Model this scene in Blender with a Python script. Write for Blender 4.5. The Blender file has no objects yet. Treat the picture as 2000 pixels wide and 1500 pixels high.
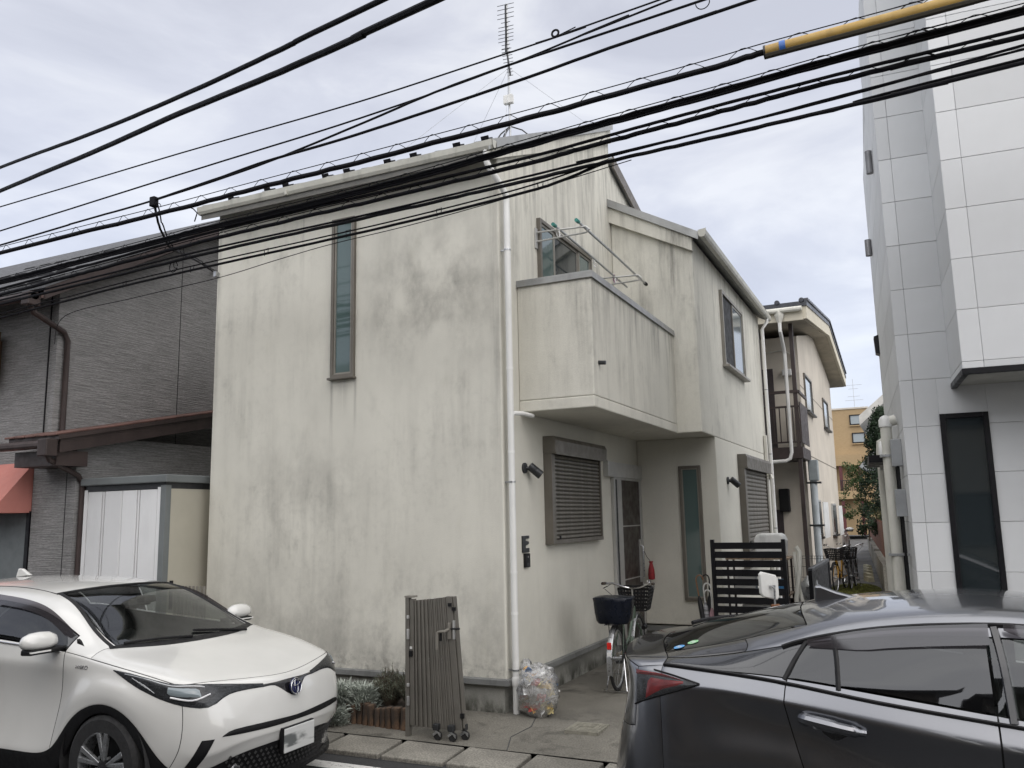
import bpy, bmesh, math, random
from mathutils import Vector, Matrix
from math import pi, sin, cos, radians, sqrt
random.seed(7)
scene = bpy.context.scene
COL = scene.collection

# ------------------------------------------------------------------ camera, sky, sun, exposure
def make_camera():
    yaw, pitch, roll = 0.4403, 0.1578, -0.0207
    f = Vector((-sin(yaw)*cos(pitch), cos(yaw)*cos(pitch), sin(pitch)))
    r0 = Vector((cos(yaw), sin(yaw), 0)); u0 = r0.cross(f)
    r = r0*cos(roll)+u0*sin(roll); u = -r0*sin(roll)+u0*cos(roll)
    cam = bpy.data.cameras.new('camera'); cam.sensor_width = 36; cam.lens = 1638.09/2000*36
    cam.clip_start = 0.05; cam.clip_end = 2000
    o = bpy.data.objects.new('camera', cam); COL.objects.link(o)
    m = Matrix((r, u, -f)).transposed().to_4x4(); m.translation = Vector((3.6726, -7.5442, 1.85))
    o.matrix_world = m; scene.camera = o
make_camera()

SUN_EL, SUN_AZ = radians(46), radians(48)      # azimuth of the sun measured from -Y (behind the camera) towards +X
w = bpy.data.worlds.new('World'); scene.world = w; w.use_nodes = True
nt = w.node_tree; nt.nodes.clear()
def wn(t, **k):
    n = nt.nodes.new(t)
    for a, b in k.items(): setattr(n, a, b)
    return n
out = wn('ShaderNodeOutputWorld')
sky = wn('ShaderNodeTexSky', sky_type='NISHITA', sun_disc=False, sun_elevation=SUN_EL, sun_rotation=pi-SUN_AZ, air_density=0.6, dust_density=2.0, ozone_density=0.5)
bg1 = wn('ShaderNodeBackground'); bg1.inputs['Strength'].default_value = 0.03
nt.links.new(sky.outputs[0], bg1.inputs['Color'])
tc = wn('ShaderNodeTexCoord')
mp = wn('ShaderNodeMapping'); mp.inputs['Scale'].default_value = (1, 1, 2.6); mp.inputs['Location'].default_value = (3.1, 1.7, 0.4)
nt.links.new(tc.outputs['Generated'], mp.inputs['Vector'])
n1 = wn('ShaderNodeTexNoise'); n1.inputs['Scale'].default_value = 3.0; n1.inputs['Detail'].default_value = 7; n1.inputs['Roughness'].default_value = 0.55
n1.inputs['Distortion'].default_value = 0.5
nt.links.new(mp.outputs[0], n1.inputs['Vector'])
rp = wn('ShaderNodeValToRGB')
rp.color_ramp.elements[0].position = 0.36; rp.color_ramp.elements[0].color = (0.69, 0.69, 0.735, 1)
rp.color_ramp.elements[1].position = 0.64; rp.color_ramp.elements[1].color = (0.99, 0.985, 0.985, 1)
e = rp.color_ramp.elements.new(0.50); e.color = (0.80, 0.80, 0.84, 1)
nt.links.new(n1.outputs[0], rp.inputs[0])
bg2 = wn('ShaderNodeBackground'); bg2.inputs['Strength'].default_value = 0.335
nt.links.new(rp.outputs[0], bg2.inputs['Color'])
ad = wn('ShaderNodeAddShader')
nt.links.new(bg1.outputs[0], ad.inputs[0]); nt.links.new(bg2.outputs[0], ad.inputs[1]); nt.links.new(ad.outputs[0], out.inputs['Surface'])

sl = bpy.data.lights.new('sun', 'SUN'); sl.energy = 1.5; sl.angle = radians(140); sl.color = (1.0, 0.975, 0.92)
so = bpy.data.objects.new('sun', sl); COL.objects.link(so)
sd = Vector((sin(SUN_AZ)*cos(SUN_EL), -cos(SUN_AZ)*cos(SUN_EL), sin(SUN_EL)))
so.rotation_euler = sd.to_track_quat('Z', 'Y').to_euler(); so.location = (0, 0, 30)
vs = scene.view_settings; vs.view_transform = 'Standard'; vs.look = 'None'; vs.exposure = 1.25; vs.gamma = 1.0; vs.use_curve_mapping = False
scene.render.engine = 'CYCLES'; scene.cycles.max_bounces = 8; scene.cycles.transparent_max_bounces = 12; scene.cycles.use_denoising = True

# ------------------------------------------------------------------ helpers
class MB:
    def __init__(s): s.v = []; s.f = []
    def add(s, vs, fs):
        b = len(s.v); s.v += [tuple(p) for p in vs]; s.f += [tuple(b+i for i in f) for f in fs]; return s
    def box(s, x0, x1, y0, y1, z0, z1):
        return s.add([(x0,y0,z0),(x1,y0,z0),(x1,y1,z0),(x0,y1,z0),(x0,y0,z1),(x1,y0,z1),(x1,y1,z1),(x0,y1,z1)],
                     [(0,3,2,1),(4,5,6,7),(0,1,5,4),(1,2,6,5),(2,3,7,6),(3,0,4,7)])
    def obox(s, c, ax, ay, az):      # oriented box, half-axis vectors
        c, ax, ay, az = Vector(c), Vector(ax), Vector(ay), Vector(az)
        P = [c+ax*i+ay*j+az*k for k in (-1,1) for (i,j) in ((-1,-1),(1,-1),(1,1),(-1,1))]
        return s.add(P, [(0,3,2,1),(4,5,6,7),(0,1,5,4),(1,2,6,5),(2,3,7,6),(3,0,4,7)])
    def beam(s, a, b, w, h, up=(0,0,1)):
        a, b = Vector(a), Vector(b); d = b-a; L = d.length; d.normalize()
        r = d.cross(Vector(up)); r.normalize(); u = r.cross(d)
        return s.obox((a+b)/2, d*L/2, r*w/2, u*h/2)
    def prism(s, poly, ax, a, b):    # poly of 2-D points, extruded along axis 'x','y' or 'z'
        def P(q, t):
            return {'x': (t, q[0], q[1]), 'y': (q[0], t, q[1]), 'z': (q[0], q[1], t)}[ax]
        n = len(poly)
        return s.add([P(q, a) for q in poly]+[P(q, b) for q in poly],
                     [tuple(range(n))[::-1], tuple(range(n, 2*n))]+[(i, (i+1) % n, n+(i+1) % n, n+i) for i in range(n)])
    def tube(s, pts, r, n=8, closed=False, caps=True):
        pts = [Vector(p) for p in pts]; m = len(pts)
        rs = r if isinstance(r, (list, tuple)) else [r]*m
        base = len(s.v); T = []
        for i in range(m):
            a = pts[(i-1) % m] if (i > 0 or closed) else pts[i]; b = pts[(i+1) % m] if (i < m-1 or closed) else pts[i]
            t = b-a; t = t.normalized() if t.length > 1e-9 else Vector((0,0,1)); T.append(t)
        up = Vector((0,0,1)) if abs(T[0].z) < 0.9 else Vector((1,0,0))
        N = (up-T[0]*up.dot(T[0])).normalized()
        for i in range(m):
            N = N-T[i]*N.dot(T[i]); N = N.normalized() if N.length > 1e-6 else Vector((1,0,0)); B = T[i].cross(N)
            for k in range(n):
                a = 2*pi*k/n; s.v.append(tuple(pts[i]+(N*cos(a)+B*sin(a))*rs[i]))
        R = m if closed else m-1
        for i in range(R):
            i2 = (i+1) % m
            for k in range(n):
                s.f.append((base+i*n+k, base+i*n+(k+1) % n, base+i2*n+(k+1) % n, base+i2*n+k))
        if caps and not closed:
            s.f.append(tuple(base+k for k in range(n))[::-1]); s.f.append(tuple(base+(m-1)*n+k for k in range(n)))
        return s
    def cyl(s, a, b, r, n=16): return s.tube([a, b], r, n)
    def lathe(s, prof, c=(0,0,0), axis='z', n=24, caps=True):   # prof: (radius, height)
        base = len(s.v); c = Vector(c)
        for r, h in prof:
            for k in range(n):
                a = 2*pi*k/n; u, v = r*cos(a), r*sin(a)
                q = {'z': (u, v, h), 'y': (u, h, v), 'x': (h, u, v)}[axis]; s.v.append(tuple(c+Vector(q)))
        for i in range(len(prof)-1):
            for k in range(n): s.f.append((base+i*n+k, base+i*n+(k+1) % n, base+(i+1)*n+(k+1) % n, base+(i+1)*n+k))
        if caps: s.f.append(tuple(base+k for k in range(n))[::-1]); e = base+(len(prof)-1)*n; s.f.append(tuple(e+k for k in range(n)))
        return s
    def quad(s, *p): return s.add(p, [tuple(range(len(p)))])
    def mesh(s, name, recalc=True):
        me = bpy.data.meshes.new(name); me.from_pydata(s.v, [], s.f); me.update()
        if recalc:
            bm = bmesh.new(); bm.from_mesh(me); bmesh.ops.recalc_face_normals(bm, faces=bm.faces); bm.to_mesh(me); bm.free()
        return me
    def build(s, name, mat, parent=None, smooth=False, bevel=0, angle=35, seg=2, recalc=True):
        return mkobj(name, s.mesh(name, recalc), mat, parent, smooth, bevel, angle, seg)

def off(p):
    return Vector(p.get('_o', (0, 0, 0))) if p else Vector((0, 0, 0))
def mkobj(name, me, mat, parent=None, smooth=False, bevel=0, angle=35, seg=2):
    o = bpy.data.objects.new(name, me); COL.objects.link(o)
    if mat and not me.materials: me.materials.append(mat)
    if parent:
        o.parent = parent
        if parent.type == 'EMPTY' and not parent.get('_local'): o.location = -parent.location
    if smooth:
        me.polygons.foreach_set('use_smooth', [True]*len(me.polygons)); me.set_sharp_from_angle(angle=radians(angle))
    if bevel:
        b = o.modifiers.new('bevel', 'BEVEL'); b.width = bevel; b.segments = seg; b.limit_method = 'ANGLE'; b.angle_limit = radians(40)
    return o
def tag(o, label=None, cat=None, group=None, kind=None):
    if label: o['label'] = label
    if cat: o['category'] = cat
    if group: o['group'] = group
    if kind: o['kind'] = kind
    return o
def thing(name, label, cat, loc=(0,0,0), rotz=0, group=None, local=False):
    o = bpy.data.objects.new(name, None); COL.objects.link(o); o.empty_display_size = 0.2
    o.location = loc; o.rotation_euler = (0, 0, rotz)
    if local: o['_local'] = 1
    return tag(o, label, cat, group)
def inst(name, me, parent, loc=(0,0,0), rot=(0,0,0), scale=(1,1,1)):   # another object on shared mesh data
    o = bpy.data.objects.new(name, me); COL.objects.link(o)
    o.location = loc; o.rotation_euler = rot; o.scale = scale
    if parent:
        o.parent = parent
        if parent.type == 'EMPTY' and not parent.get('_local'): o.location = Vector(loc)-parent.location
    return o
def arc(c, r, a0, a1, n, plane='xz'):
    P = []
    for i in range(n+1):
        a = a0+(a1-a0)*i/n; u, v = r*cos(a), r*sin(a)
        P.append(tuple(Vector(c)+Vector({'xz': (u,0,v), 'yz': (0,u,v), 'xy': (u,v,0)}[plane])))
    return P
def text_mesh(txt, size, depth, shear=0):
    cu = bpy.data.curves.new('lettering', 'FONT'); cu.body = txt; cu.size = size; cu.extrude = depth; cu.shear = shear; cu.align_x = 'CENTER'; cu.align_y = 'CENTER'
    o = bpy.data.objects.new('lettering', cu); COL.objects.link(o)
    me = bpy.data.meshes.new_from_object(o.evaluated_get(bpy.context.evaluated_depsgraph_get()))
    bpy.data.objects.remove(o); me.materials.clear(); return me

# ------------------------------------------------------------------ materials
class NT:
    def __init__(s, name):
        s.m = bpy.data.materials.new(name); s.m.use_nodes = True; s.t = s.m.node_tree; s.b = s.t.nodes['Principled BSDF']; s.out = s.t.nodes['Material Output']
        s.c = s.n('ShaderNodeTexCoord').outputs['Object']
    def n(s, t, **k):
        x = s.t.nodes.new(t)
        for a, b in k.items(): setattr(x, a, b)
        return x
    def l(s, a, b): s.t.links.new(a, b)
    def setv(s, sock, v):
        if hasattr(v, 'links') or hasattr(v, 'is_linked'): s.l(v, sock)
        else: sock.default_value = v
    def map(s, scale=(1,1,1), loc=(0,0,0), src=None, rot=(0,0,0)):
        m = s.n('ShaderNodeMapping'); m.inputs['Scale'].default_value = scale; m.inputs['Location'].default_value = loc; m.inputs['Rotation'].default_value = rot
        s.l(src or s.c, m.inputs['Vector']); return m.outputs[0]
    def noise(s, scale, detail=4, rough=0.55, vec=None, dist=0):
        x = s.n('ShaderNodeTexNoise'); x.inputs['Scale'].default_value = scale; x.inputs['Detail'].default_value = detail; x.inputs['Roughness'].default_value = rough; x.inputs['Distortion'].default_value = dist
        s.l(vec or s.c, x.inputs['Vector']); return x.outputs[0]
    def ramp(s, f, a, b, va=0.0, vb=1.0):
        x = s.n('ShaderNodeMapRange'); x.interpolation_type = 'SMOOTHSTEP'
        for k, v in (('From Min', a), ('From Max', b), ('To Min', va), ('To Max', vb)): x.inputs[k].default_value = v
        s.l(f, x.inputs['Value']); return x.outputs[0]
    def math(s, op, a, b=0.0, clamp=False):
        x = s.n('ShaderNodeMath', operation=op); x.use_clamp = clamp
        s.setv(x.inputs[0], a); s.setv(x.inputs[1], b); return x.outputs[0]
    def mix(s, f, a, b, bt='MIX'):
        x = s.n('ShaderNodeMix', data_type='RGBA', blend_type=bt)
        s.setv(x.inputs[0], f)
        for i, v in ((6, a), (7, b)):
            if isinstance(v, tuple): v = (*v[:3], 1)
            s.setv(x.inputs[i], v)
        return x.outputs[2]
    def sep(s): x = s.n('ShaderNodeSeparateXYZ'); s.l(s.c, x.inputs[0]); return x.outputs
    def blob(s, c, r):               # 1 at c falling to 0 at distance r
        v = s.n('ShaderNodeVectorMath', operation='DISTANCE'); s.l(s.c, v.inputs[0]); v.inputs[1].default_value = c
        return s.ramp(v.outputs['Value'], r, r*0.15, 0, 1)
    def bump(s, h, strength=0.3, dist=0.01):
        x = s.n('ShaderNodeBump'); x.inputs['Strength'].default_value = strength; x.inputs['Distance'].default_value = dist
        s.l(h, x.inputs['Height']); s.l(x.outputs[0], s.b.inputs['Normal']); return x
    def set(s, col=None, rough=None, metal=None, spec=None, coat=None, emit=None, alpha=None, trans=None, ior=None):
        I = s.b.inputs
        if col is not None: s.setv(I['Base Color'], (*col, 1) if isinstance(col, tuple) and len(col) == 3 else col)
        for k, v in (('Roughness', rough), ('Metallic', metal), ('Specular IOR Level', spec), ('Coat Weight', coat), ('Alpha', alpha), ('Transmission Weight', trans), ('IOR', ior)):
            if v is not None: s.setv(I[k], v)
        return s
_M = {}
def pm(name, col, rough=0.6, metal=0, var=0.12, vs=4, bump=0, bs=60, coat=0, dirt=0, spec=None, rvar=0.1, stretch=(1,1,1), grain=0, gs=200):
    if name in _M: return _M[name]
    k = NT(name)
    v = k.map(stretch) if stretch != (1,1,1) else None
    n = k.noise(vs, 5, 0.6, v)
    c = k.mix(k.ramp(n, 0.3, 0.7), tuple(x*(1-var) for x in col), tuple(min(1, x*(1+var)) for x in col))
    if dirt:
        d = k.ramp(k.noise(vs*1.7, 6, 0.65, k.map((1,1,0.3), (5,3,2))), 0.48, 0.75, 0, dirt)
        c = k.mix(d, c, tuple(x*0.35 for x in col))
    if grain:
        g = k.ramp(k.noise(gs, 2, 0.7), 0.35, 0.65, 1-grain, 1+grain)
        c = k.mix(1.0, c, g, 'MULTIPLY')
    oi = k.n('ShaderNodeObjectInfo').outputs['Random']
    c = k.mix(1.0, c, k.ramp(oi, 0, 1, 0.93, 1.05), 'MULTIPLY')
    k.set(c, k.ramp(k.noise(vs*3, 3), 0.3, 0.7, max(0.02, rough-rvar), min(1, rough+rvar)), metal, spec, coat)
    if bump: k.bump(k.noise(bs, 4, 0.6, v), bump, 0.01)
    _M[name] = k.m; return k.m
def stucco_main():
    k = NT('stained_stucco')
    X, Y, Z = k.sep()
    clean = k.mix(k.ramp(k.noise(0.9, 4), 0.3, 0.7), (0.670, 0.655, 0.585), (0.605, 0.592, 0.53))
    streak = k.ramp(k.noise(1.0, 6, 0.62, k.map((6, 6, 0.6), (1.3, 2.2, 0.5))), 0.42, 0.82)
    streak2 = k.math('MULTIPLY', k.ramp(k.noise(1.0, 6, 0.65, k.map((15, 15, 1.1), (4, 1, 7))), 0.46, 0.78), k.ramp(k.noise(1.6, 4, 0.6, k.map((1, 1, .8), (3, 1, 2))), 0.35, 0.6))
    patch = k.ramp(k.noise(0.62, 5, 0.55, k.map((1, 1, 1.3), (8.3, 2.1, 4.4)), 0.2), 0.36, 0.72)
    fine = k.ramp(k.noise(11, 6, 0.7), 0.46, 0.70)
    # where grime gathers: low on the wall, at a damp patch right of the long window, on the balcony, on the tall gable
    low = k.math('MULTIPLY', k.ramp(Z, 1.9, 0.35), k.ramp(k.noise(1.7, 6, 0.7, k.map((1, 1, 0.7), (0, 4, 1))), 0.36, 0.66))
    damp = k.math('MULTIPLY', k.blob((-0.85, 0, 4.25), 1.35), k.ramp(k.noise(1.6, 6, 0.62, k.map((1.2, 1, 0.8), (2, 0, 3)), 0.15), 0.38, 0.66))
    damp2 = k.math('MULTIPLY', k.blob((-2.6, 0, 2.2), 1.6), k.ramp(k.noise(1.3, 6, 0.62, k.map((1.2, 1, 0.8), (7, 0, 1)), 0.15), 0.42, 0.68))
    balc = k.math('MULTIPLY', k.math('MULTIPLY', k.ramp(X, 0.05, 0.3), k.ramp(Y, 3.85, 3.60)), k.ramp(Z, 2.9, 4.4, 0.30, 0.9))
    gable = k.math('MULTIPLY', k.math('MULTIPLY', k.ramp(X, -0.12, -0.02), k.ramp(Z, 3.6, 5.2, 0.0, 1.0)), k.ramp(Y, 0.02, 0.2))
    d = k.math('MULTIPLY', streak, k.math('ADD', k.math('MULTIPLY', patch, 0.34), 0.05))
    d = k.math('ADD', d, k.math('MULTIPLY', low, 0.50))
    d = k.math('ADD', d, k.math('MULTIPLY', damp, 0.55))
    d = k.math('ADD', d, k.math('MULTIPLY', damp2, 0.30))
    d = k.math('ADD', d, k.math('MULTIPLY', k.math('MULTIPLY', balc, k.math('ADD', streak, k.math('MULTIPLY', streak2, .3))), 0.36))
    d = k.math('ADD', d, k.math('MULTIPLY', k.math('MULTIPLY', gable, k.math('ADD', streak, streak2)), 0.66))
    d = k.math('ADD', d, k.math('MULTIPLY', k.math('MULTIPLY', fine, patch), 0.16))
    foot = k.math('MULTIPLY', k.ramp(Z, 0.62, 0.30), k.ramp(k.noise(9, 6, 0.75), 0.45, 0.62))
    d = k.math('ADD', d, k.math('MULTIPLY', foot, 0.45))
    shel = k.math('MULTIPLY', k.ramp(X, -0.03, -0.01), k.ramp(Z, 3.0, 2.9))
    d = k.math('MULTIPLY', d, k.math('SUBTRACT', 1.0, k.math('MULTIPLY', shel, 0.7)))
    blot = k.math('MULTIPLY', k.ramp(k.noise(1.0, 7, 0.72, k.map((3.4, 3.4, 2.1), (2, 7, 5))), 0.50, 0.72), k.ramp(k.noise(0.7, 4, 0.6, k.map((1, 1, 1), (5, 5, 9))), 0.40, 0.62))
    d = k.math('ADD', d, k.math('MULTIPLY', k.math('MULTIPLY', blot, k.math('SUBTRACT', 1.0, shel)), 0.30))
    front = k.ramp(Y, 0.10, 0.02)
    for (dx, zt, ln, wd_, amt) in ((-2.12, 3.42, 1.0, .035, .55), (-1.80, 3.42, .75, .03, .5), (-1.96, 3.42, .5, .10, .3), (-.05, 5.6, 5.2, .09, .35), (-3.86, 5.5, 5.0, .07, .35), (-2.57, 5.5, 1.3, .05, .4)):
        xd = k.math('ABSOLUTE', k.math('SUBTRACT', X, dx)); mk = k.math('MULTIPLY', k.ramp(xd, wd_, 0.0), k.math('MULTIPLY', k.ramp(Z, zt-ln, zt-ln*.2), k.ramp(Z, zt+.01, zt)))
        mk = k.math('MULTIPLY', k.math('MULTIPLY', mk, front), k.ramp(k.noise(1, 5, .65, k.map((22, 1, 1.3), (dx, 0, 3))), .30, .62))
        d = k.math('ADD', d, k.math('MULTIPLY', mk, amt))
    for (yt, zt, ln) in ((2.0, 4.30, .9),):
        mk = k.math('MULTIPLY', k.math('MULTIPLY', k.ramp(X, .5, .8), k.ramp(Z, zt-ln, zt)), k.ramp(k.noise(1, 6, .7, k.map((9, 9, .9), (3, 3, 1))), .42, .66)); d = k.math('ADD', d, k.math('MULTIPLY', k.math('MULTIPLY', mk, k.ramp(Y, 3.8, 3.7)), .40))
    d = k.math('MINIMUM', d, 0.92)
    col = k.mix(d, clean, (0.225, 0.218, 0.198))
    moss = k.math('MULTIPLY', k.ramp(k.noise(2.3, 5, 0.7, k.map((2, 2, 0.5), (9, 9, 3))), 0.58, 0.78), 0.10)
    col = k.mix(moss, col, (0.33, 0.325, 0.22))
    col = k.mix(1.0, col, k.ramp(k.noise(230, 2, 0.7), 0.3, 0.7, 0.90, 1.08), 'MULTIPLY')
    k.set(col, 0.92, 0, 0.25)
    k.bump(k.math('ADD', k.noise(140, 3, 0.7), k.math('MULTIPLY', k.noise(6, 4, 0.6), 0.6)), 0.45, 0.012)
    return k.m
STUCCO = stucco_main()

def concrete(name, col, scale=1.0, stain=0.5, bump=0.35, agg=90):
    k = NT(name)
    c = k.mix(k.ramp(k.noise(1.1*scale, 6, 0.65), 0.3, 0.7), tuple(x*0.72 for x in col), tuple(x*1.18 for x in col))
    c = k.mix(k.ramp(k.noise(3.1*scale, 7, 0.7, k.map((1,1,1), (3,9,1)), 0.5), 0.50, 0.72, 0, stain), c, tuple(x*0.34 for x in col))
    c = k.mix(1.0, c, k.ramp(k.noise(agg, 3, 0.8), 0.3, 0.7, 0.62, 1.38), 'MULTIPLY')
    oi = k.n('ShaderNodeObjectInfo').outputs['Random']
    c = k.mix(1.0, c, k.ramp(oi, 0, 1, 0.86, 1.12), 'MULTIPLY')
    k.set(c, k.ramp(k.noise(2.2*scale, 5), 0.35, 0.65, 0.62, 0.92), 0, 0.35)
    k.bump(k.math('ADD', k.noise(agg, 4, 0.7), k.math('MULTIPLY', k.noise(14, 5, 0.6), 0.7)), bump, 0.008)
    return k.m
CONC = concrete('worn_concrete', (0.150, 0.142, 0.122), 0.9, 0.85)
KERB = concrete('kerb_stone', (0.205, 0.195, 0.170), 1.5, 0.6, 0.5, 60)
ASPHALT = concrete('asphalt', (0.055, 0.056, 0.058), 0.6, 0.35, 0.7, 120)
ALLEY = concrete('alley_asphalt', (0.085, 0.085, 0.085), 0.7, 0.4, 0.6, 90)
FOUND = concrete('foundation_concrete', (0.30, 0.295, 0.27), 1.2, 0.35, 0.2, 110)
STONEWALL = concrete('old_stone_wall', (0.22, 0.21, 0.18), 2, 0.6, 0.5, 40)

def found_mat():
    k = NT('damp_foundation'); X, Y, Z = k.sep()
    c = k.mix(k.ramp(k.noise(2.0, 6, 0.6), 0.3, 0.7), (0.27, 0.27, 0.245), (0.37, 0.365, 0.335))
    wet = k.math('MULTIPLY', k.ramp(Z, 0.24, 0.02), k.ramp(k.noise(2.6, 6, 0.7, k.map((1,1,0.6))), 0.36, 0.60))
    c = k.mix(k.math('MULTIPLY', wet, 0.9), c, (0.035, 0.036, 0.026))
    c = k.mix(1.0, c, k.ramp(k.noise(160, 2, 0.7), 0.3, 0.7, 0.88, 1.1), 'MULTIPLY')
    k.set(c, 0.88, 0, 0.3); k.bump(k.noise(90, 4), 0.2, 0.006); return k.m
FOUNDW = found_mat()

def glass(name, tint, body, mixf=0.35, rough=0.02):
    """dark architectural glass: a tinted see-through body with a fresnel mirror on top"""
    k = NT(name); t = k.t
    tr = k.n('ShaderNodeBsdfTransparent'); tr.inputs[0].default_value = (*tint, 1)
    df = k.n('ShaderNodeBsdfDiffuse'); df.inputs[0].default_value = (*body, 1)
    gl = k.n('ShaderNodeBsdfGlossy'); gl.inputs['Roughness'].default_value = rough; gl.inputs['Color'].default_value = (0.95, 0.97, 1, 1)
    m1 = k.n('ShaderNodeMixShader'); m1.inputs[0].default_value = mixf; k.l(tr.outputs[0], m1.inputs[1]); k.l(df.outputs[0], m1.inputs[2])
    fr = k.n('ShaderNodeFresnel'); fr.inputs[0].default_value = 1.55
    bf = k.n('ShaderNodeNewGeometry').outputs['Backfacing']
    f2 = k.math('MULTIPLY', k.math('ADD', k.math('MULTIPLY', fr.outputs[0], 1.1), 0.02, True), k.math('SUBTRACT', 1.0, bf))
    m2 = k.n('ShaderNodeMixShader'); k.l(f2, m2.inputs[0]); k.l(m1.outputs[0], m2.inputs[1]); k.l(gl.outputs[0], m2.inputs[2])
    k.l(m2.outputs[0], k.out.inputs['Surface']); t.nodes.remove(k.b); return k.m
GLASS_CAR = glass('car_glass', (0.62, 0.66, 0.63), (0.02, 0.022, 0.022), 0.10)
GLASS_SIDE = glass('car_side_glass', (0.40, 0.43, 0.41), (0.015, 0.016, 0.016), 0.18)
GLASS_PRIV = glass('privacy_glass', (0.10, 0.105, 0.11), (0.010, 0.010, 0.011), 0.5)
GLASS_FROST = glass('frosted_pane', (0.3, 0.4, 0.38), (0.10, 0.15, 0.145), 0.80, 0.05)
GLASS_DARK = glass('dark_pane', (0.2, 0.22, 0.23), (0.035, 0.045, 0.05), 0.6, 0.03)
GLASS_BLUE = glass('pale_pane', (0.3, 0.35, 0.38), (0.22, 0.26, 0.28), 0.85, 0.08)
GLASS_LENS = glass('lamp_lens', (0.88, 0.89, 0.90), (0.4, 0.4, 0.4), 0.06, 0.03)
GLASS_VISOR = glass('smoked_visor', (0.30, 0.28, 0.30), (0.06, 0.055, 0.06), 0.55, 0.06)

PVC = pm('white_pvc', (0.72, 0.72, 0.70), 0.45, var=0.05, vs=2, dirt=0.25)
PVC_DIRTY = pm('weathered_pvc', (0.62, 0.61, 0.55), 0.5, var=0.08, vs=2.5, dirt=0.45)
GUTTER = pm('cream_gutter', (0.47, 0.465, 0.415), 0.5, var=0.08, vs=3, dirt=0.5)
FLASH = pm('grey_flashing', (0.21, 0.215, 0.21), 0.5, 0.3, var=0.12, vs=3, dirt=0.5)
COPING = pm('coping_metal', (0.33, 0.335, 0.33), 0.45, 0.3, var=0.1, vs=2, dirt=0.4)
BRONZE = pm('bronze_aluminium', (0.150, 0.137, 0.117), 0.45, 0.35, var=0.08, vs=3, dirt=0.25)
BRONZE_L = pm('light_bronze_aluminium', (0.26, 0.245, 0.215), 0.45, 0.35, var=0.08, vs=3, dirt=0.2)
SHUTTER = pm('shutter_slat', (0.165, 0.153, 0.132), 0.5, 0.3, var=0.08, vs=5, dirt=0.3)
SILVER = pm('silver_aluminium', (0.55, 0.55, 0.54), 0.4, 0.6, var=0.06, vs=3, dirt=0.2)
DOORLEAF = pm('dark_brown_door', (0.028, 0.020, 0.017), 0.4, var=0.15, vs=3)
DARKSTEEL = pm('dark_grey_metal', (0.040, 0.042, 0.045), 0.45, 0.4, var=0.15, vs=8)
BLACKMETAL = pm('black_aluminium', (0.007, 0.007, 0.009), 0.42, 0.0, spec=0.25, var=0.2, vs=6)
BLACKPLASTIC = pm('black_plastic', (0.009, 0.009, 0.010), 0.5, spec=0.25, var=0.2, vs=8, bump=0.1, bs=200)
RUBBER = pm('tyre_rubber', (0.016, 0.016, 0.017), 0.8, var=0.2, vs=10, bump=0.2, bs=120)
CABLE = pm('cable_sheath', (0.006, 0.006, 0.008), 0.6, spec=0.12, var=0.2, vs=6, bump=0.2, bs=90)
CHROME = pm('chrome', (0.75, 0.75, 0.76), 0.14, 1.0, var=0.04, vs=5, rvar=0.05)
STEEL = pm('galvanised_steel', (0.42, 0.43, 0.44), 0.35, 0.85, var=0.12, vs=20)
RUST = pm('rusty_steel', (0.17, 0.075, 0.035), 0.8, 0.2, var=0.35, vs=20, bump=0.3, bs=60)
YELLOW = pm('yellow_sleeve', (0.40, 0.255, 0.065), 0.5, var=0.12, vs=6, dirt=0.3)
BLUEBAND = pm('blue_band', (0.04, 0.13, 0.42), 0.5)
BROWNM = pm('brown_painted_metal', (0.042, 0.029, 0.027), 0.5, 0.1, var=0.18, vs=4, dirt=0.3)
GATEM = pm('bronze_gate', (0.150, 0.141, 0.124), 0.5, 0.25, var=0.08, vs=4, dirt=0.2)
WHITEPLASTIC = pm('white_plastic', (0.68, 0.68, 0.66), 0.5, var=0.05, vs=6, dirt=0.3)
SIDING_W = pm('white_siding', (0.60, 0.612, 0.622), 0.55, var=0.035, vs=1.2, bump=0.12, bs=160, rvar=0.05)
SOFFIT = pm('cream_soffit', (0.42, 0.39, 0.31), 0.8, var=0.1, vs=2)
APT = pm('cream_render', (0.56, 0.515, 0.445), 0.9, var=0.08, vs=1.1, bump=0.5, bs=55, dirt=0.15)
APT_FASCIA = pm('cream_fascia', (0.58, 0.54, 0.44), 0.75, var=0.08, vs=1.4, dirt=0.15)
TILE = pm('dark_roof_tile', (0.022, 0.025, 0.035), 0.35, var=0.25, vs=3)
REDTILE = pm('red_roof_sheet', (0.115, 0.058, 0.047), 0.6, var=0.3, vs=5, dirt=0.5)
ROOFSHEET = pm('grey_roof_sheet', (0.30, 0.305, 0.30), 0.45, 0.4, var=0.1, vs=2, dirt=0.35)
DARKROOF = pm('dark_slate_roof', (0.065, 0.066, 0.07), 0.6, var=0.2, vs=4)
PINK = pm('pink_awning', (0.47, 0.185, 0.155), 0.8, var=0.06, vs=3, bump=0.15, bs=300)
SHEDDOOR = pm('shed_door', (0.66, 0.665, 0.67), 0.5, var=0.03, vs=2, dirt=0.12)
SHEDSIDE = pm('shed_side', (0.40, 0.38, 0.315), 0.55, var=0.05, vs=1.5)
SHEDTRIM = pm('shed_trim', (0.135, 0.148, 0.15), 0.5, var=0.08, vs=3)
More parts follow.
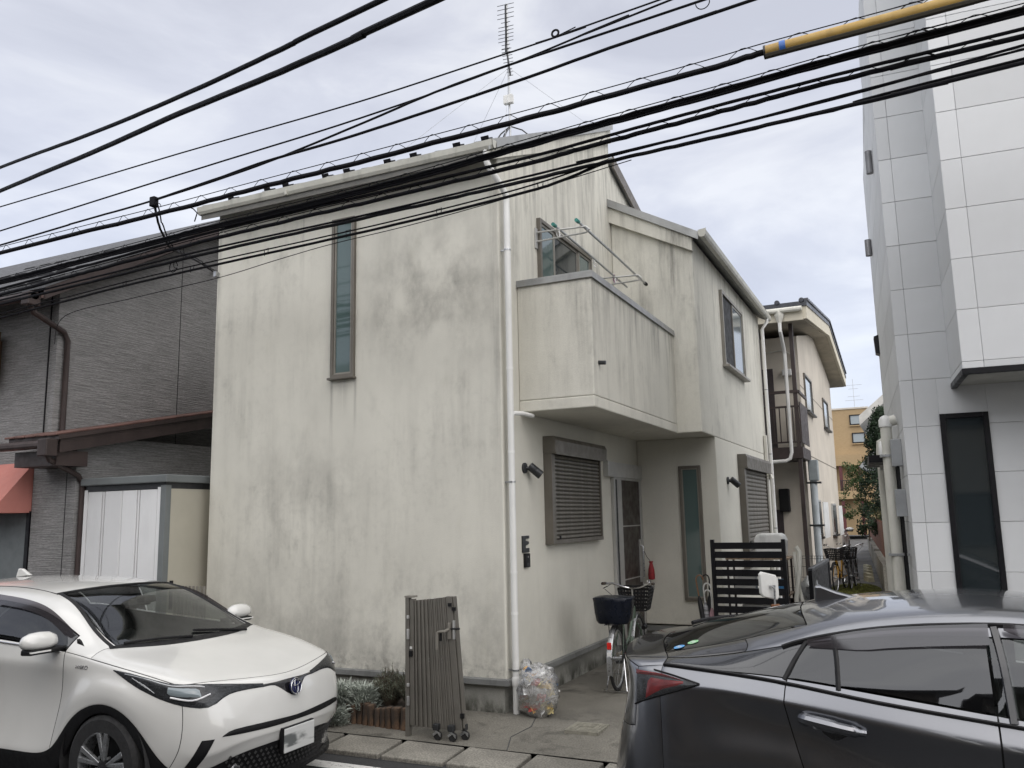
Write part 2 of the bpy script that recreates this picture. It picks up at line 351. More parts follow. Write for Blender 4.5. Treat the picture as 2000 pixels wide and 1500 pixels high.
def siding_dark():
    k = NT('grey_brick_siding')
    X, Y, Z = k.sep()
    comb = k.n('ShaderNodeCombineXYZ'); k.l(k.math('ADD', X, Y), comb.inputs[0]); k.l(Z, comb.inputs[1])
    n = k.noise(1, 5, 0.6, k.map((3.0, 72, 1), (0, 0, 0), comb.outputs[0]), 0.08)
    n2 = k.noise(1, 3, 0.6, k.map((20, 150, 1), (2, 5, 0), comb.outputs[0]))
    f = k.ramp(n, 0.36, 0.64)
    c = k.mix(f, (0.180, 0.178, 0.177), (0.275, 0.271, 0.268))
    c = k.mix(1.0, c, k.ramp(n2, 0.3, 0.7, 0.75, 1.2), 'MULTIPLY')
    c = k.mix(1.0, c, k.ramp(k.noise(0.8, 3), 0.3, 0.7, 0.88, 1.1), 'MULTIPLY')
    k.set(c, 0.85, 0, 0.3); k.bump(n, 0.8, 0.02); return k.m
SIDING_D = siding_dark()
def brick_far():
    k = NT('tan_brick_tile')
    br = k.n('ShaderNodeTexBrick'); br.inputs['Scale'].default_value = 3.2; br.inputs['Color1'].default_value = (0.36, 0.255, 0.135, 1); br.inputs['Color2'].default_value = (0.29, 0.20, 0.10, 1); br.inputs['Mortar'].default_value = (0.30, 0.21, 0.12, 1)
    br.inputs['Mortar Size'].default_value = 0.03
    k.l(k.map((1,1,1), src=None, rot=(radians(90), 0, 0)), br.inputs['Vector'])
    c = k.mix(0.5, br.outputs['Color'], k.mix(k.noise(0.6, 5), (0.30, 0.215, 0.115), (0.40, 0.295, 0.165)))
    k.set(c, 0.7); return k.m
BRICKFAR = brick_far()
def wood(name, col):
    k = NT(name)
    n = k.noise(1, 6, 0.65, k.map((14, 14, 1.2)))
    c = k.mix(k.ramp(n, 0.3, 0.7), tuple(x*0.55 for x in col), tuple(x*1.3 for x in col))
    oi = k.n('ShaderNodeObjectInfo').outputs['Random']
    c = k.mix(1.0, c, k.ramp(oi, 0, 1, 0.7, 1.2), 'MULTIPLY')
    k.set(c, 0.8); k.bump(n, 0.3, 0.01); return k.m
WOODRED = wood('stained_fence_board', (0.16, 0.062, 0.035))
TIMBER = wood('grey_brown_post', (0.30, 0.22, 0.15))
def leafmat(name, col, sat=0.35, trans=0.15):
    k = NT(name)
    oi = k.noise(9, 3)
    c = k.mix(k.ramp(oi, 0.3, 0.7), tuple(x*(1-sat) for x in col), tuple(x*(1+sat) for x in col))
    k.set(c, 0.6, 0, 0.3); k.b.inputs['Subsurface Weight'].default_value = 0
    return k.m
LEAF_SILVER = leafmat('silver_leaf', (0.33, 0.36, 0.32), 0.35)
LEAF_LAV = leafmat('lavender_leaf', (0.13, 0.145, 0.105), 0.4)
STALK_DRY = leafmat('dry_stalk', (0.095, 0.075, 0.055), 0.4)
LEAF_DARK = leafmat('dark_conifer', (0.022, 0.04, 0.020), 0.5)
LEAF_MID = leafmat('young_leaf', (0.050, 0.085, 0.022), 0.45)
BARK = wood('tree_bark', (0.16, 0.13, 0.10))
MOSS = leafmat('moss_ground', (0.11, 0.115, 0.028), 0.55)
def brickmat():
    k = NT('old_clay_brick'); X, Y, Z = k.sep()
    c = k.mix(k.ramp(k.noise(16, 5, 0.7), 0.3, 0.7), (0.10, 0.062, 0.040), (0.20, 0.118, 0.068))
    c = k.mix(k.ramp(k.noise(7, 5, 0.7, k.map((1,1,0.5), (4,4,4))), 0.42, 0.6, 0, 0.9), c, (0.04, 0.032, 0.026))
    oi = k.n('ShaderNodeObjectInfo').outputs['Random']
    c = k.mix(1.0, c, k.ramp(oi, 0, 1, 0.7, 1.2), 'MULTIPLY')
    k.set(c, 0.9); k.bump(k.noise(70, 4, 0.7), 0.5, 0.01); return k.m
BRICK = brickmat()
def roadpaint():
    k = NT('worn_road_paint')
    c = k.mix(k.ramp(k.noise(26, 6, 0.75, None, 0.3), 0.52, 0.66, 0, 0.85), (0.70, 0.70, 0.68), (0.10, 0.10, 0.10))
    k.set(c, 0.75); k.bump(k.noise(120, 3), 0.5, 0.006); return k.m
PAINT = roadpaint()
def bagmat():
    k = NT('clear_bag_film'); t = k.t
    tr = k.n('ShaderNodeBsdfTransparent'); tr.inputs[0].default_value = (0.90, 0.90, 0.89, 1)
    df = k.n('ShaderNodeBsdfDiffuse'); df.inputs[0].default_value = (0.55, 0.55, 0.54, 1)
    gl = k.n('ShaderNodeBsdfGlossy'); gl.inputs['Roughness'].default_value = 0.22
    bp = k.n('ShaderNodeBump'); bp.inputs['Strength'].default_value = 0.9; bp.inputs['Distance'].default_value = 0.02
    k.l(k.noise(26, 5, 0.65, k.map((1, 1, 0.5)), 1.2), bp.inputs['Height']); k.l(bp.outputs[0], gl.inputs['Normal']); k.l(bp.outputs[0], df.inputs['Normal'])
    m1 = k.n('ShaderNodeMixShader'); m1.inputs[0].default_value = 0.34; k.l(tr.outputs[0], m1.inputs[1]); k.l(df.outputs[0], m1.inputs[2])
    fr = k.n('ShaderNodeFresnel'); fr.inputs[0].default_value = 1.5; k.l(bp.outputs[0], fr.inputs['Normal'])
    m2 = k.n('ShaderNodeMixShader'); k.l(k.math('ADD', fr.outputs[0], 0.05, True), m2.inputs[0]); k.l(m1.outputs[0], m2.inputs[1]); k.l(gl.outputs[0], m2.inputs[2])
    k.l(m2.outputs[0], k.out.inputs['Surface']); t.nodes.remove(k.b); return k.m
BAGFILM = bagmat()
# ------------------------------------------------------------------ the setting: ground, road, gutter stones, yard, alley
RZ = -0.12
def sheet(name, mat, x0, x1, y0, y1, z, nx=1, ny=1, fn=None):
    m = MB()
    for j in range(ny+1):
        for i in range(nx+1):
            x = x0+(x1-x0)*i/nx; y = y0+(y1-y0)*j/ny; m.v.append((x, y, z if fn is None else fn(x, y)))
    for j in range(ny):
        for i in range(nx): a = j*(nx+1)+i; m.f.append((a, a+1, a+nx+2, a+nx+1))
    return tag(m.build(name, mat), kind='structure')
sheet('ground', ALLEY, -400, 400, -400, 400, -0.30)
sheet('road', ASPHALT, -80, 80, -7.6, -1.33, RZ)
tag(MB().box(-80, 80, -9.4, -7.6, -0.30, -0.02).build('far_pavement', CONC, bevel=0.02), kind='structure')
# sloping concrete apron between the gutter stones and the houses, and the yard behind it
def apz(x, y): return -0.055+0.055*min(1, max(0, (y+0.95)/0.95)) if y < 0 else 0.0
sheet('yard', CONC, -60, 3.66, -0.955, 9.4, 0, 40, 24, apz)
sheet('alley', ALLEY, 1.25, 60, -0.955, 60, 0, 20, 40, lambda x, y: apz(x, y)-0.006)
# white edge line and the tip of a painted symbol
tag(MB().quad((-60, -1.72, RZ+.004), (-0.95+.9, -1.72, RZ+.004), (60, -1.72, RZ+.004), (60, -1.56, RZ+.004), (-60, -1.56, RZ+.004)).build('edge_line', PAINT), kind='structure')
tag(MB().quad((-0.36, -1.83, RZ+.004), (0.5, -1.96, RZ+.004), (0.5, -1.83, RZ+.004)).build('painted_mark', PAINT), kind='structure')
# gutter: flat stones laid end to end with open joints, with a bedding strip below
g = tag(MB().box(-60, 60, -1.37, -0.95, -0.3, -0.118).build('gutter_bed', ASPHALT), kind='structure')
L = 0.60
gm = MB().prism([(-L/2+.008, -.21), (L/2-.008, -.205), (L/2-.012, .19), (-L/2+.010, .195)], 'z', -0.06, 0.0).mesh('gutter_stone'); gm.materials.append(KERB)
k0 = -8
for i in range(k0, 14):
    x = -0.23+i*0.62
    o = inst('gutter_stone', gm, g, (x, -1.150+random.uniform(-.006, .006), -0.068+random.uniform(-.006, .004)), (radians(3.4)+random.uniform(-.012, .012), random.uniform(-.012, .012), random.uniform(-.010, .010)))
    b = o.modifiers.new('bevel', 'BEVEL'); b.width = 0.012; b.segments = 2
# cracks/joints of the apron: recessed dark mortar seams are real grooves between slabs
seam = MB()
for (a, b_) in (((0.45, -0.95), (0.33, -0.62)), ((0.33, -0.62), (0.38, -0.3)), ((0.38, -0.3), (0.30, 0.0))):
    seam.beam((a[0], a[1], apz(*a)+.001), (b_[0], b_[1], apz(*b_)+.001), 0.007, 0.005)
tag(seam.build('pavement_crack', ASPHALT), kind='structure')
# ------------------------------------------------------------------ the stained stucco house
W = 3.894; ZE = 5.62; SL = 0.48; Y1 = 3.75; Y2 = 4.56; X2 = 1.173; ZB = 2.94; YB = 9.3; XB = 0.843; YBF = 0.42; ZF = 0.30
house = thing('stucco_house', 'pale stained stucco two-storey house with a projecting balcony', 'house', (-1.9, 2.5, 0))
H = house
m = MB()
# main block: profile in (y,z): eave at the street, tall ridge wall, lower roof behind
m.prism([(0, ZF), (YB, ZF), (YB, 5.35), (Y1+.02, 6.98), (Y1+.02, 7.52), (Y1, 7.52), (0, ZE+.12)], 'x', -W, 0)
m.build('wall', STUCCO, H, bevel=0.03, seg=3)
# side wing: upper storey overhangs the porch
MB().prism([(0.001, ZB), (X2, ZB), (X2, 5.66), (0.001, 6.28)], 'y', Y1, YB-.01).build('wing_wall', STUCCO, H, bevel=0.015)
MB().prism([(0.001, ZF), (X2-.001, ZF), (X2-.001, ZB-.002), (0.001, ZB-.002)], 'y', Y2, YB-.02).build('wing_lower_wall', STUCCO, H, bevel=0.012)
# foundation and the drip flashing above it
MB().prism([(-W+.04, .03), (-.04, .03), (-.04, Y2+.04), (X2-.04, Y2+.04), (X2-.04, YB-.04), (-W+.04, YB-.04)], 'z', -0.2, ZF-.02).build('foundation', FOUNDW, H)
MB().box(.036, X2+.10, 3.15, Y2+.02, -.05, .10).build('porch_floor', pm('beige_porch_tile', (0.30, 0.265, 0.205), .7, var=.15, vs=6, dirt=.4), H, bevel=.01)
fl = MB()
pr = [(0, .012), (.03, -.002), (.034, -.045), (.028, -.05)]
fl.prism([(-.001, ZF+.02), (-.030, ZF+.008), (-.034, ZF-.04), (-.026, ZF-.045), (-.001, ZF-.02)], 'x', -W-.02, .03)
fl.build('base_flashing', FLASH, H)
f2 = MB(); f2.prism([(.001, ZF+.02), (.028, ZF+.008), (.032, ZF-.04), (.024, ZF-.045), (.001, ZF-.02)], 'y', -.026, Y2-.03); f2.build('base_flashing', FLASH, H)
MB().prism([(Y2-.001, ZF-.03), (Y2-.030, ZF-.042), (Y2-.034, ZF-.09), (Y2-.026, ZF-.095), (Y2-.001, ZF-.07)], 'x', .03, X2+.02).build('base_flashing', FLASH, H)
# main roof: thin folded sheet with a fascia
roof = MB()
def rz(y): return ZE+.19+SL*y
roof.prism([(-.30, rz(-.30)), (Y1+.06, rz(Y1+.06)), (Y1+.06, rz(Y1+.06)-.06), (-.30, rz(-.30)-.06)], 'x', -W-.03, .06)
RO = roof.build('roof', ROOFSHEET, H)
rib = MB()
for i in range(9): x = -W+.02+i*.47; rib.prism([(-.29, rz(-.29)+.001), (Y1+.03, rz(Y1+.03)+.001), (Y1+.03, rz(Y1+.03)+.026), (-.29, rz(-.29)+.026)], 'x', x-.012, x+.012)
rib.build('standing_seam', ROOFSHEET, RO)
MB().prism([(-.31, rz(-.31)-.09), (Y1+.065, rz(Y1+.065)-.09), (Y1+.065, rz(Y1+.065)+.02), (-.31, rz(-.31)+.02)], 'x', .055, .078).build('verge_trim', COPING, RO)
MB().prism([(-.28, rz(-.28)-.20), (Y1+.02, rz(Y1+.02)-.30), (Y1+.02, rz(Y1+.02)-.062), (-.28, rz(-.28)-.062)], 'x', .003, .05).build('barge_board', STUCCO, RO)
MB().prism([(-.27, rz(-.27)-.062), (.0, rz(0)-.062), (.0, rz(0)-.16), (-.27, rz(-.27)-.16)], 'x', -W-.02, .003).build('eave_soffit', pm('shade_grey_soffit', (0.13, 0.128, 0.118), .85), RO)  # shade under the eave is put into this dark grey
sg = MB(); sg.box(-.045, .045, -.004, .004, 0, .055); sg.box(-.045, -.037, -.004, .10, 0, .03); sg.box(.037, .045, -.004, .10, 0, .03)
sgm = sg.mesh('snow_guard'); sgm.materials.append(BLACKMETAL)
for x in (-3.57, -3.0, -2.72, -2.14, -1.84, -1.29, -.95, -.41, -.07):
    inst('snow_guard', sgm, RO, (x, -.13, rz(-.13)+.012), (math.atan(SL), 0, 0))
# eave gutter: box profile along the street side
gy, gz = -.32, 5.585
gut = MB(); prof = [(0, .10), (-.008, .10), (-.012, .02), (-.03, .0), (-.085, .0), (-.105, .03), (-.115, .088), (-.107, .088), (-.098, .036), (-.08, .008), (-.034, .008), (-.006, .03)]
gut.prism([(gy+.115+a, gz+b) for a, b in prof], 'x', -W-.05, .10)
for x in (-W-.05, .092): gut.prism([(gy+.115, gz+.10), (gy+.115-.012, gz+.02), (gy+.115-.03, gz), (gy+.115-.085, gz), (gy+.115-.105, gz+.03), (gy+.115-.115, gz+.088)], 'x', x, x+.008)
GT = gut.build('eave_gutter', GUTTER, H)
MB().box(-2.58, -2.55, gy-.006, gy+.12, gz-.006, gz+.05).build('gutter_joint', GUTTER, GT)
# downpipe at the street corner
dp = MB()
px_, py_ = 0.075, 0.045
dp.tube([(.0, gy+.06, gz+.01), (.0, gy+.06, gz-.10), (.012, gy+.07, gz-.15), (px_-.01, py_-.09, gz-.32), (px_, py_, gz-.40), (px_, py_, gz-.5), (px_, py_, .24), (px_, py_, 0.0)], .033, 12)
DP = dp.build('downpipe', PVC, H, smooth=True)
for z in (4.62, 3.35, 2.50, 1.32, 0.93):
    MB().lathe([(.036, -.012), (.036, .012)], (px_, py_, z), 'z', 12).build('pipe_collar', PVC, DP, smooth=True)
for z in (4.6, 2.2, .40): MB().lathe([(.037, -.008), (.037, .008)], (px_, py_, z), 'z', 12).box(0, px_, py_-.008, py_+.008, z-.008, z+.008).build('pipe_bracket', STEEL, DP)
MB().lathe([(.036, 0), (.042, .02), (.042, .07), (.036, .09)], (px_, py_, .25), 'z', 12).build('pipe_socket', PVC, DP, smooth=True)
MB().tube([(px_, py_, 2.86), (px_+.02, py_+.03, 2.89), (px_+.05, py_+.17, 2.90), (px_+.05, YBF+.06, 2.90)], .024, 10).build('balcony_drain', PVC, DP, smooth=True)
# long narrow window on the street side
def frame(m, x0, x1, z0, z1, t, axis, a, b):
    """rectangular frame in the plane normal to axis, from a to b"""
    def bx(u0, u1, w0, w1):
        if axis == 'y': m.box(u0, u1, a, b, w0, w1)
        else: m.box(a, b, u0, u1, w0, w1)
    bx(x0, x0+t, z0, z1); bx(x1-t, x1, z0, z1); bx(x0+t, x1-t, z0, z0+t); bx(x0+t, x1-t, z1-t, z1)
    return m
wd = frame(MB(), -2.115, -1.80, 3.43, 5.28, .035, 'y', -.045, .03).build('window', BRONZE, H, bevel=.004)
frame(MB(), -2.078, -1.837, 3.467, 5.243, .018, 'y', -.028, .02).build('window_sash', BRONZE_L, wd)
MB().box(-2.06, -1.855, -.012, -.006, 3.485, 5.225).build('pane', GLASS_FROST, wd)
MB().box(-2.06, -1.855, .0, .012, 3.485, 5.225).build('blind', pm('pale_green_blind', (0.24, 0.31, 0.295), 0.8), wd)
MB().box(-2.135, -1.785, -.075, .01, 3.405, 3.43).build('window_sill', BRONZE, wd, bevel=.004)
# balcony: thick parapet box on the alley side
bal = MB()
bal.prism([(0.001, YBF), (XB, YBF), (XB, Y1-.001), (XB-.13, Y1-.001), (XB-.13, YBF+.13), (0.001, YBF+.13)], 'z', ZB+.12, 4.33)
bal.box(0.001, XB, YBF, Y1-.001, ZB, ZB+.12)
BA = bal.build('balcony', STUCCO, H, bevel=.012)
cp = MB(); cp.prism([(0.002, YBF-.022), (XB+.022, YBF-.022), (XB+.022, Y1-.003), (XB-.15, Y1-.003), (XB-.15, YBF+.15), (0.002, YBF+.15)], 'z', 4.332, 4.365)
cp.box(.002, XB+.024, YBF-.024, YBF-.018, 4.29, 4.332); cp.box(XB+.018, XB+.024, YBF-.018, Y1-.003, 4.29, 4.332)
cp.build('parapet_cap', COPING, BA, bevel=.003)
MB().tube([(XB-.02, 1.0-.42, 3.42), (XB+.075, 1.0-.42, 3.41)], .022, 10).build('overflow_pipe', DARKSTEEL, BA, smooth=True)
MB().lathe([(.045, 0), (.045, .012)], (.42, 3.2, ZB-.013), 'z', 14).build('soffit_vent', PVC_DIRTY, BA)
# balcony sliding window on the tall side wall
bw = frame(MB(), 1.0, 2.75, 3.3, 5.27, .045, 'x', -.03, .05).build('window', BRONZE, H, bevel=.004)
for (a, b, g_, x) in ((1.045, 1.47, GLASS_FROST, .022), (1.45, 2.28, GLASS_DARK, .008), (2.28, 2.705, GLASS_FROST, .022)):
    s_ = frame(MB(), a, b, 3.345, 5.225, .03, 'x', x-.015, x+.01).build('window_sash', BRONZE_L, bw)
    MB().box(x-.006, x-.001, a+.03, b-.03, 3.375, 5.195).build('pane', g_, bw)
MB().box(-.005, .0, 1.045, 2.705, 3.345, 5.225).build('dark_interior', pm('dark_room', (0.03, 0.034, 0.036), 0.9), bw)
# upper window of the wing
uw = frame(MB(), 5.47, 7.26, 4.13, 5.33, .05, 'x', X2-.02, X2+.05).build('window', BRONZE_L, H, bevel=.004)
MB().box(X2+.012, X2+.018, 5.52, 6.36, 4.18, 5.28).build('insect_screen', pm('black_mesh', (0.012, 0.013, 0.015), 0.7), uw)
s_ = frame(MB(), 6.34, 7.21, 4.18, 5.28, .035, 'x', X2+.015, X2+.035).build('window_sash', BRONZE_L, uw)
MB().box(X2+.022, X2+.026, 6.375, 7.175, 4.215, 5.245).build('pane', GLASS_BLUE, uw)
MB().box(X2+.0, X2+.11, 5.44, 7.29, 4.095, 4.13).build('window_sill', BRONZE_L, uw, bevel=.004)
# roller shutters
def shutter(x, y0, y1, z0, z1, boxh, wide, nsl):
    fr = MB(); fr.box(x, x+.10, y0, y0+wide, z0, z1-.001); fr.box(x, x+.07, y1-.035, y1, z0, z1-.001); fr.box(x, x+.085, y0+wide, y1-.035, z0, z0+.045)
    S = fr.build('shutter_window', BRONZE, H, bevel=.005)
    MB().prism([(x, z1-boxh), (x+.145, z1-boxh-.005), (x+.155, z1-.05), (x+.13, z1), (x, z1)], 'y', y0-.006, y1+.006).build('shutter_box', BRONZE, S, bevel=.004)
    MB().box(x+.146, x+.158, y0-.008, y1+.008, z1-boxh-.012, z1-boxh+.012).build('shutter_box_lip', BRONZE, S)
    a, b = y0+wide, y1-.036; h = (z1-boxh-z0-.046)/nsl
    me = MB().prism([(0, 0.001), (.010, .004), (.020, h*.35), (.018, h*.75), (.006, h-.004), (0, h-.001)], 'y', 0, b-a).mesh('slat'); me.materials.append(SHUTTER)
    for i in range(nsl): inst('slat', me, S, (x+.03, a, z0+.046+i*h))
    MB().box(x+.0, x+.03, a, b, z0+.046, z1-boxh).build('shutter_backing', BLACKPLASTIC, S)
    return S
S1 = shutter(.0, 1.02, 2.74, 1.55, 2.735, .19, .10, 21)
MB().box(.10, .112, 1.19, 1.22, 1.60, 1.64).build('latch', BLACKPLASTIC, S1)
S2 = shutter(X2, 6.18, 8.66, .98, 2.78, .22, .16, 22)
MB().box(X2+.10, X2+.115, 6.28, 6.34, 1.30, 1.40).build('latch', BLACKPLASTIC, S2)
# front door with its frame and the head panel
dr = MB(); dr.box(.002, .05, 3.30, 3.62, .17, 2.42); dr.box(.002, .05, 4.47, 4.55, .17, 2.42); dr.box(.002, .05, 3.62, 4.47, 2.33, 2.42)
D = dr.build('door', SILVER, H, bevel=.004)
MB().box(.002, .075, 3.02, 4.545, 2.36, 2.56).build('head_panel', SILVER, D, bevel=.006)
MB().box(.004, .034, 3.62, 4.47, .18, 2.33).build('door_leaf', DOORLEAF, D)
for z in (1.70, .98): MB().box(.034, .037, 3.63, 4.46, z-.008, z+.008).build('door_trim', SILVER, D)
MB().box(.05, .058, 3.36, 3.40, .2, 2.33).build('door_frame_bead', DARKSTEEL, D)
MB().tube([(.04, 4.40, 1.42), (.085, 4.40, 1.40), (.085, 4.40, .98), (.04, 4.40, .96)], .012, 8).build('door_handle', STEEL, D, smooth=True)
MB().box(.034, .05, 4.36, 4.44, .9, 1.5).build('lock_plate', SILVER, D)
# tall narrow porch window
nw = frame(MB(), .625, .94, .64, 2.535, .04, 'y', Y2-.05, Y2+.02).build('window', BRONZE, H, bevel=.004)
frame(MB(), .665, .90, .68, 2.495, .016, 'y', Y2-.036, Y2+.0).build('window_sash', BRONZE_L, nw)
MB().box(.68, .885, Y2-.026, Y2-.022, .695, 2.48).build('pane', GLASS_FROST, nw)
cu = MB(); N = 14
for i in range(N+1):
    for z in (.70, 2.25): cu.v.append((.685+.195*i/N, Y2-.012+.006*cos(i*1.9), z))
for i in range(N): cu.f.append((2*i, 2*i+2, 2*i+3, 2*i+1))
cu.build('curtain', pm('pale_green_curtain', (0.42, 0.52, 0.49), 0.9), nw)
# spot lamps
def spot(x, y, z, lab=None):
    S = MB().lathe([(.055, 0), (.055, .022), (.03, .03)], (x, y, z), 'x', 16).build('wall_lamp', DARKSTEEL, H, smooth=True)
    d = Vector((.62, .38, -.62)).normalized(); c = Vector((x+.09, y+.07, z-.02))
    MB().tube([(x+.02, y, z), (x+.07, y+.03, z), tuple(c-d*.02)], .014, 8).build('lamp_arm', DARKSTEEL, S, smooth=True)
    MB().tube([c-d*.07, c-d*.065, c+d*.0, c+d*.005, c+d*.01, c+d*.09], [.03, .046, .046, .043, .047, .047], 16).build('lamp_head', DARKSTEEL, S, smooth=True)
    MB().tube([c+d*.088, c+d*.092], .04, 16).build('lamp_glass', pm('warm_lamp_glass', (0.55, 0.42, 0.22), 0.3), S)
spot(0, .50, 2.36); spot(X2, 5.25, 2.33)
# name plate and intercom beside the pipe
MB().prism([(.40, 1.49), (.56, 1.49), (.56, 1.535), (.47, 1.535), (.47, 1.56), (.55, 1.575), (.55, 1.60), (.47, 1.61), (.47, 1.63), (.56, 1.63), (.56, 1.66), (.40, 1.66)], 'x', 0, .018).build('name_plate', DARKSTEEL, H, bevel=.002)
ic = MB().box(0, .03, .435, .55, 1.34, 1.48).build('intercom', BLACKPLASTIC, H, bevel=.006)
MB().lathe([(.012, 0), (.012, .004)], (.03, .49, 1.445), 'x', 12).build('camera_lens', CHROME, ic)
MB().box(.03, .033, .46, .53, 1.35, 1.385).build('call_button', DARKSTEEL, ic)
# wing roof, its gutter and pipes
wr = MB()
def wz(x): return 6.40-.55*x
wr.prism([(-.08, wz(-.08)), (X2+.13, wz(X2+.13)), (X2+.13, wz(X2+.13)-.05), (-.08, wz(-.08)-.05)], 'y', Y1-.10, YB+.1)
WR = wr.build('wing_roof', ROOFSHEET, H)
MB().prism([(-.08, wz(-.08)-.10), (X2+.12, wz(X2+.12)-.10), (X2+.12, wz(X2+.12)+.015), (-.08, wz(-.08)+.015)], 'y', Y1-.125, Y1-.10).build('verge_trim', COPING, WR)
MB().prism([(.0, wz(.0)-.33), (X2+.02, wz(X2+.02)-.29), (X2+.02, wz(X2+.02)-.052), (.0, wz(.0)-.052)], 'y', Y1-.08, Y1-.001).build('barge_board', STUCCO, WR)
gx, gz2 = X2+.13, 5.60
MB().prism([(gx+a*-1, gz2+b) for a, b in prof], 'y', Y1-.18, YB+.12).build('eave_gutter', GUTTER, H)
MB().prism([(gx, gz2+.1), (gx+.012, gz2+.02), (gx+.03, gz2), (gx+.085, gz2), (gx+.105, gz2+.03), (gx+.115, gz2+.115)], 'y', Y1-.185, Y1-.177).build('gutter_end', GUTTER, H)
D2 = MB().tube([(X2+.19, YB-.15, gz2+.01), (X2+.19, YB-.15, gz2-.06), (X2+.09, YB-.15, gz2-.2), (X2+.09, YB-.15, 0)], .034, 10).build('downpipe', PVC, H, smooth=True)
for z in (4.2, 2.95, 1.55): MB().lathe([(.037, -.01), (.037, .01)], (X2+.09, YB-.15, z), 'z', 10).build('pipe_bracket', STEEL, D2)
DU = MB().box(X2+.01, X2+.08, YB-.55, YB-.43, .6, 2.5).build('pipe_duct', PVC_DIRTY, H, bevel=.01)
MB().tube([(X2+.05, YB-.49, 2.48), (X2+.10, YB-.49, 2.58), (X2+.13, YB-.49, 2.46)], .045, 10).build('duct_hood', PVC_DIRTY, DU, smooth=True)
MB().box(X2+.01, X2+.07, YB-.38, YB-.30, .6, 3.3).build('pipe_duct', PVC_DIRTY, H, bevel=.01)
# roof behind the ridge
MB().prism([(Y1+.02, 7.02), (YB+.2, 5.30), (YB+.2, 5.38), (Y1+.02, 7.10)], 'x', -W-.05, .07).build('rear_roof', ROOFSHEET, H)
MB().prism([(Y1+.03, 6.93), (YB+.2, 5.21), (YB+.2, 5.40), (Y1+.03, 7.12)], 'x', .055, .08).build('verge_trim', pm('brown_verge', (0.13, 0.115, 0.10), 0.5), H)
MB().box(-2.5, .0, Y1+.021, Y1+.03, 7.0, 7.5).build('clerestory_wall', STUCCO, H)
MB().box(-W, -W+.04, -.06, .0, 4.86, 4.92).build('cable_hook', STEEL, H)

# laundry poles on two brackets: a thing that hangs on the house
lp = thing('laundry_pole_rack', 'folding laundry pole rack with two steel poles above the balcony', 'laundry rack', (.3, 1.6, 4.9))
def bracket(y, z):
    b = MB(); b.box(0.002, .02, y-.03, y+.03, z-.14, z+.1)
    b.tube([(.02, y, z+.05), (.62, y, z+.02), (.66, y, z-.02), (.62, y, z-.05), (.02, y, z-.06)], .011, 8)
    b.tube([(.3, y, z+.035), (.3, y, z-.055)], .008, 8)
    return b.build('bracket', SILVER, lp, smooth=True)
bracket(.96, 5.03); bracket(2.95, 4.98)
for (x, e) in ((.27, 3.55), (.55, 3.50)):
    P = MB().tube([(x, .86, 5.10), (x, 2.0, 5.075), (x, e, 5.03)], .014, 8).build('pole', STEEL, lp, smooth=True)
    MB().tube([(x, .84, 5.10), (x, .92, 5.10)], .022, 8).build('pole_cap', pm('teal_cap', (0.03, 0.20, 0.17), 0.5), P)
MB().tube([(.55, 3.48, 5.03), (.55, 3.56, 5.03)], .024, 8).build('pole_cap', BLACKPLASTIC, lp)
def peg(x, y, z, mat, label):
    t = MB(); t.tube([(x, y, z), (x-.02, y+.01, z-.05), (x+.01, y, z-.1)], .008, 6); t.tube([(x, y, z-.02), (x+.03, y+.02, z-.07)], .006, 6)
    t.tube(arc((x, y, z), .02, 0, 2*pi, 8, 'yz'), .006, 6)
    tag(t.build('clothes_peg', mat), label, 'clothes peg', 'pegs on the laundry poles')
peg(.27, .98, 5.08, WHITEPLASTIC, 'white clothes peg hanging beside the near teal pole end')
peg(.27, 2.2, 5.05, WHITEPLASTIC, 'small white clothes peg halfway along the inner pole')
peg(.27, 3.0, 5.05, pm('mauve_plastic', (0.35, 0.18, 0.30), 0.5), 'mauve clothes peg by the far pole bracket')
# TV antenna on the roof
an = thing('tv_antenna', 'tall rooftop television antenna mast with yagi elements', 'antenna', (-.40, 1.2, 6.36))
AX, AY, AZ = -.40, 1.2, 6.42
MB().tube([(AX, AY, AZ), (AX-.01, AY, 8.22)], .014, 8).build('mast', STEEL, an, smooth=True)
for (dx, dy) in ((.2, .15), (-.2, .15), (.02, -.25), (-.12, -.2)):
    MB().tube([(AX, AY, AZ+.16), (AX+dx*.6, AY+dy*.6, AZ+.08+SL*dy*.6), (AX+dx, AY+dy, rz(AY+dy)+.01)], .009, 6).build('base_leg', DARKSTEEL, an, smooth=True)
def yagi(z, tilt, n, ln, L_):
    # boom hangs close to the mast, elements across
    b0 = Vector((AX-.02, AY-.02, z)); d = Vector((sin(tilt)*.5, -sin(tilt)*.2, cos(tilt)))
    MB().beam(b0, b0-d*L_, .016, .016).build('boom', DARKSTEEL, an)
    me = MB().tube([(-ln/2, 0, 0), (ln/2, 0, 0)], .004, 5).mesh('element'); me.materials.append(DARKSTEEL)
    for i in range(n):
        q = b0-d*L_*(i/(n-1)); inst('element', me, an, tuple(q), (0, 0, .1), (1.0 if i < n*.6 else .55, 1, 1))
yagi(8.2, .03, 6, .22, .30); yagi(7.90, .06, 8, .20, .34); yagi(7.60, -.30, 9, .13, .40)
MB().box(AX-.06, AX+.06, AY-.06, AY, 6.86, 6.97).build('booster_box', WHITEPLASTIC, an, bevel=.006)
for (a, b) in (((AX, AY, 7.35), (-1.7, .3, rz(.3))), ((AX, AY, 7.35), (-.1, 3.4, rz(3.4))), ((AX, AY, 7.35), (-1.9, 2.9, rz(2.9))), ((AX, AY, 7.35), (.0, .2, rz(.2)))):
    MB().tube([a, b], .0022, 4).build('guy_wire', STEEL, an)
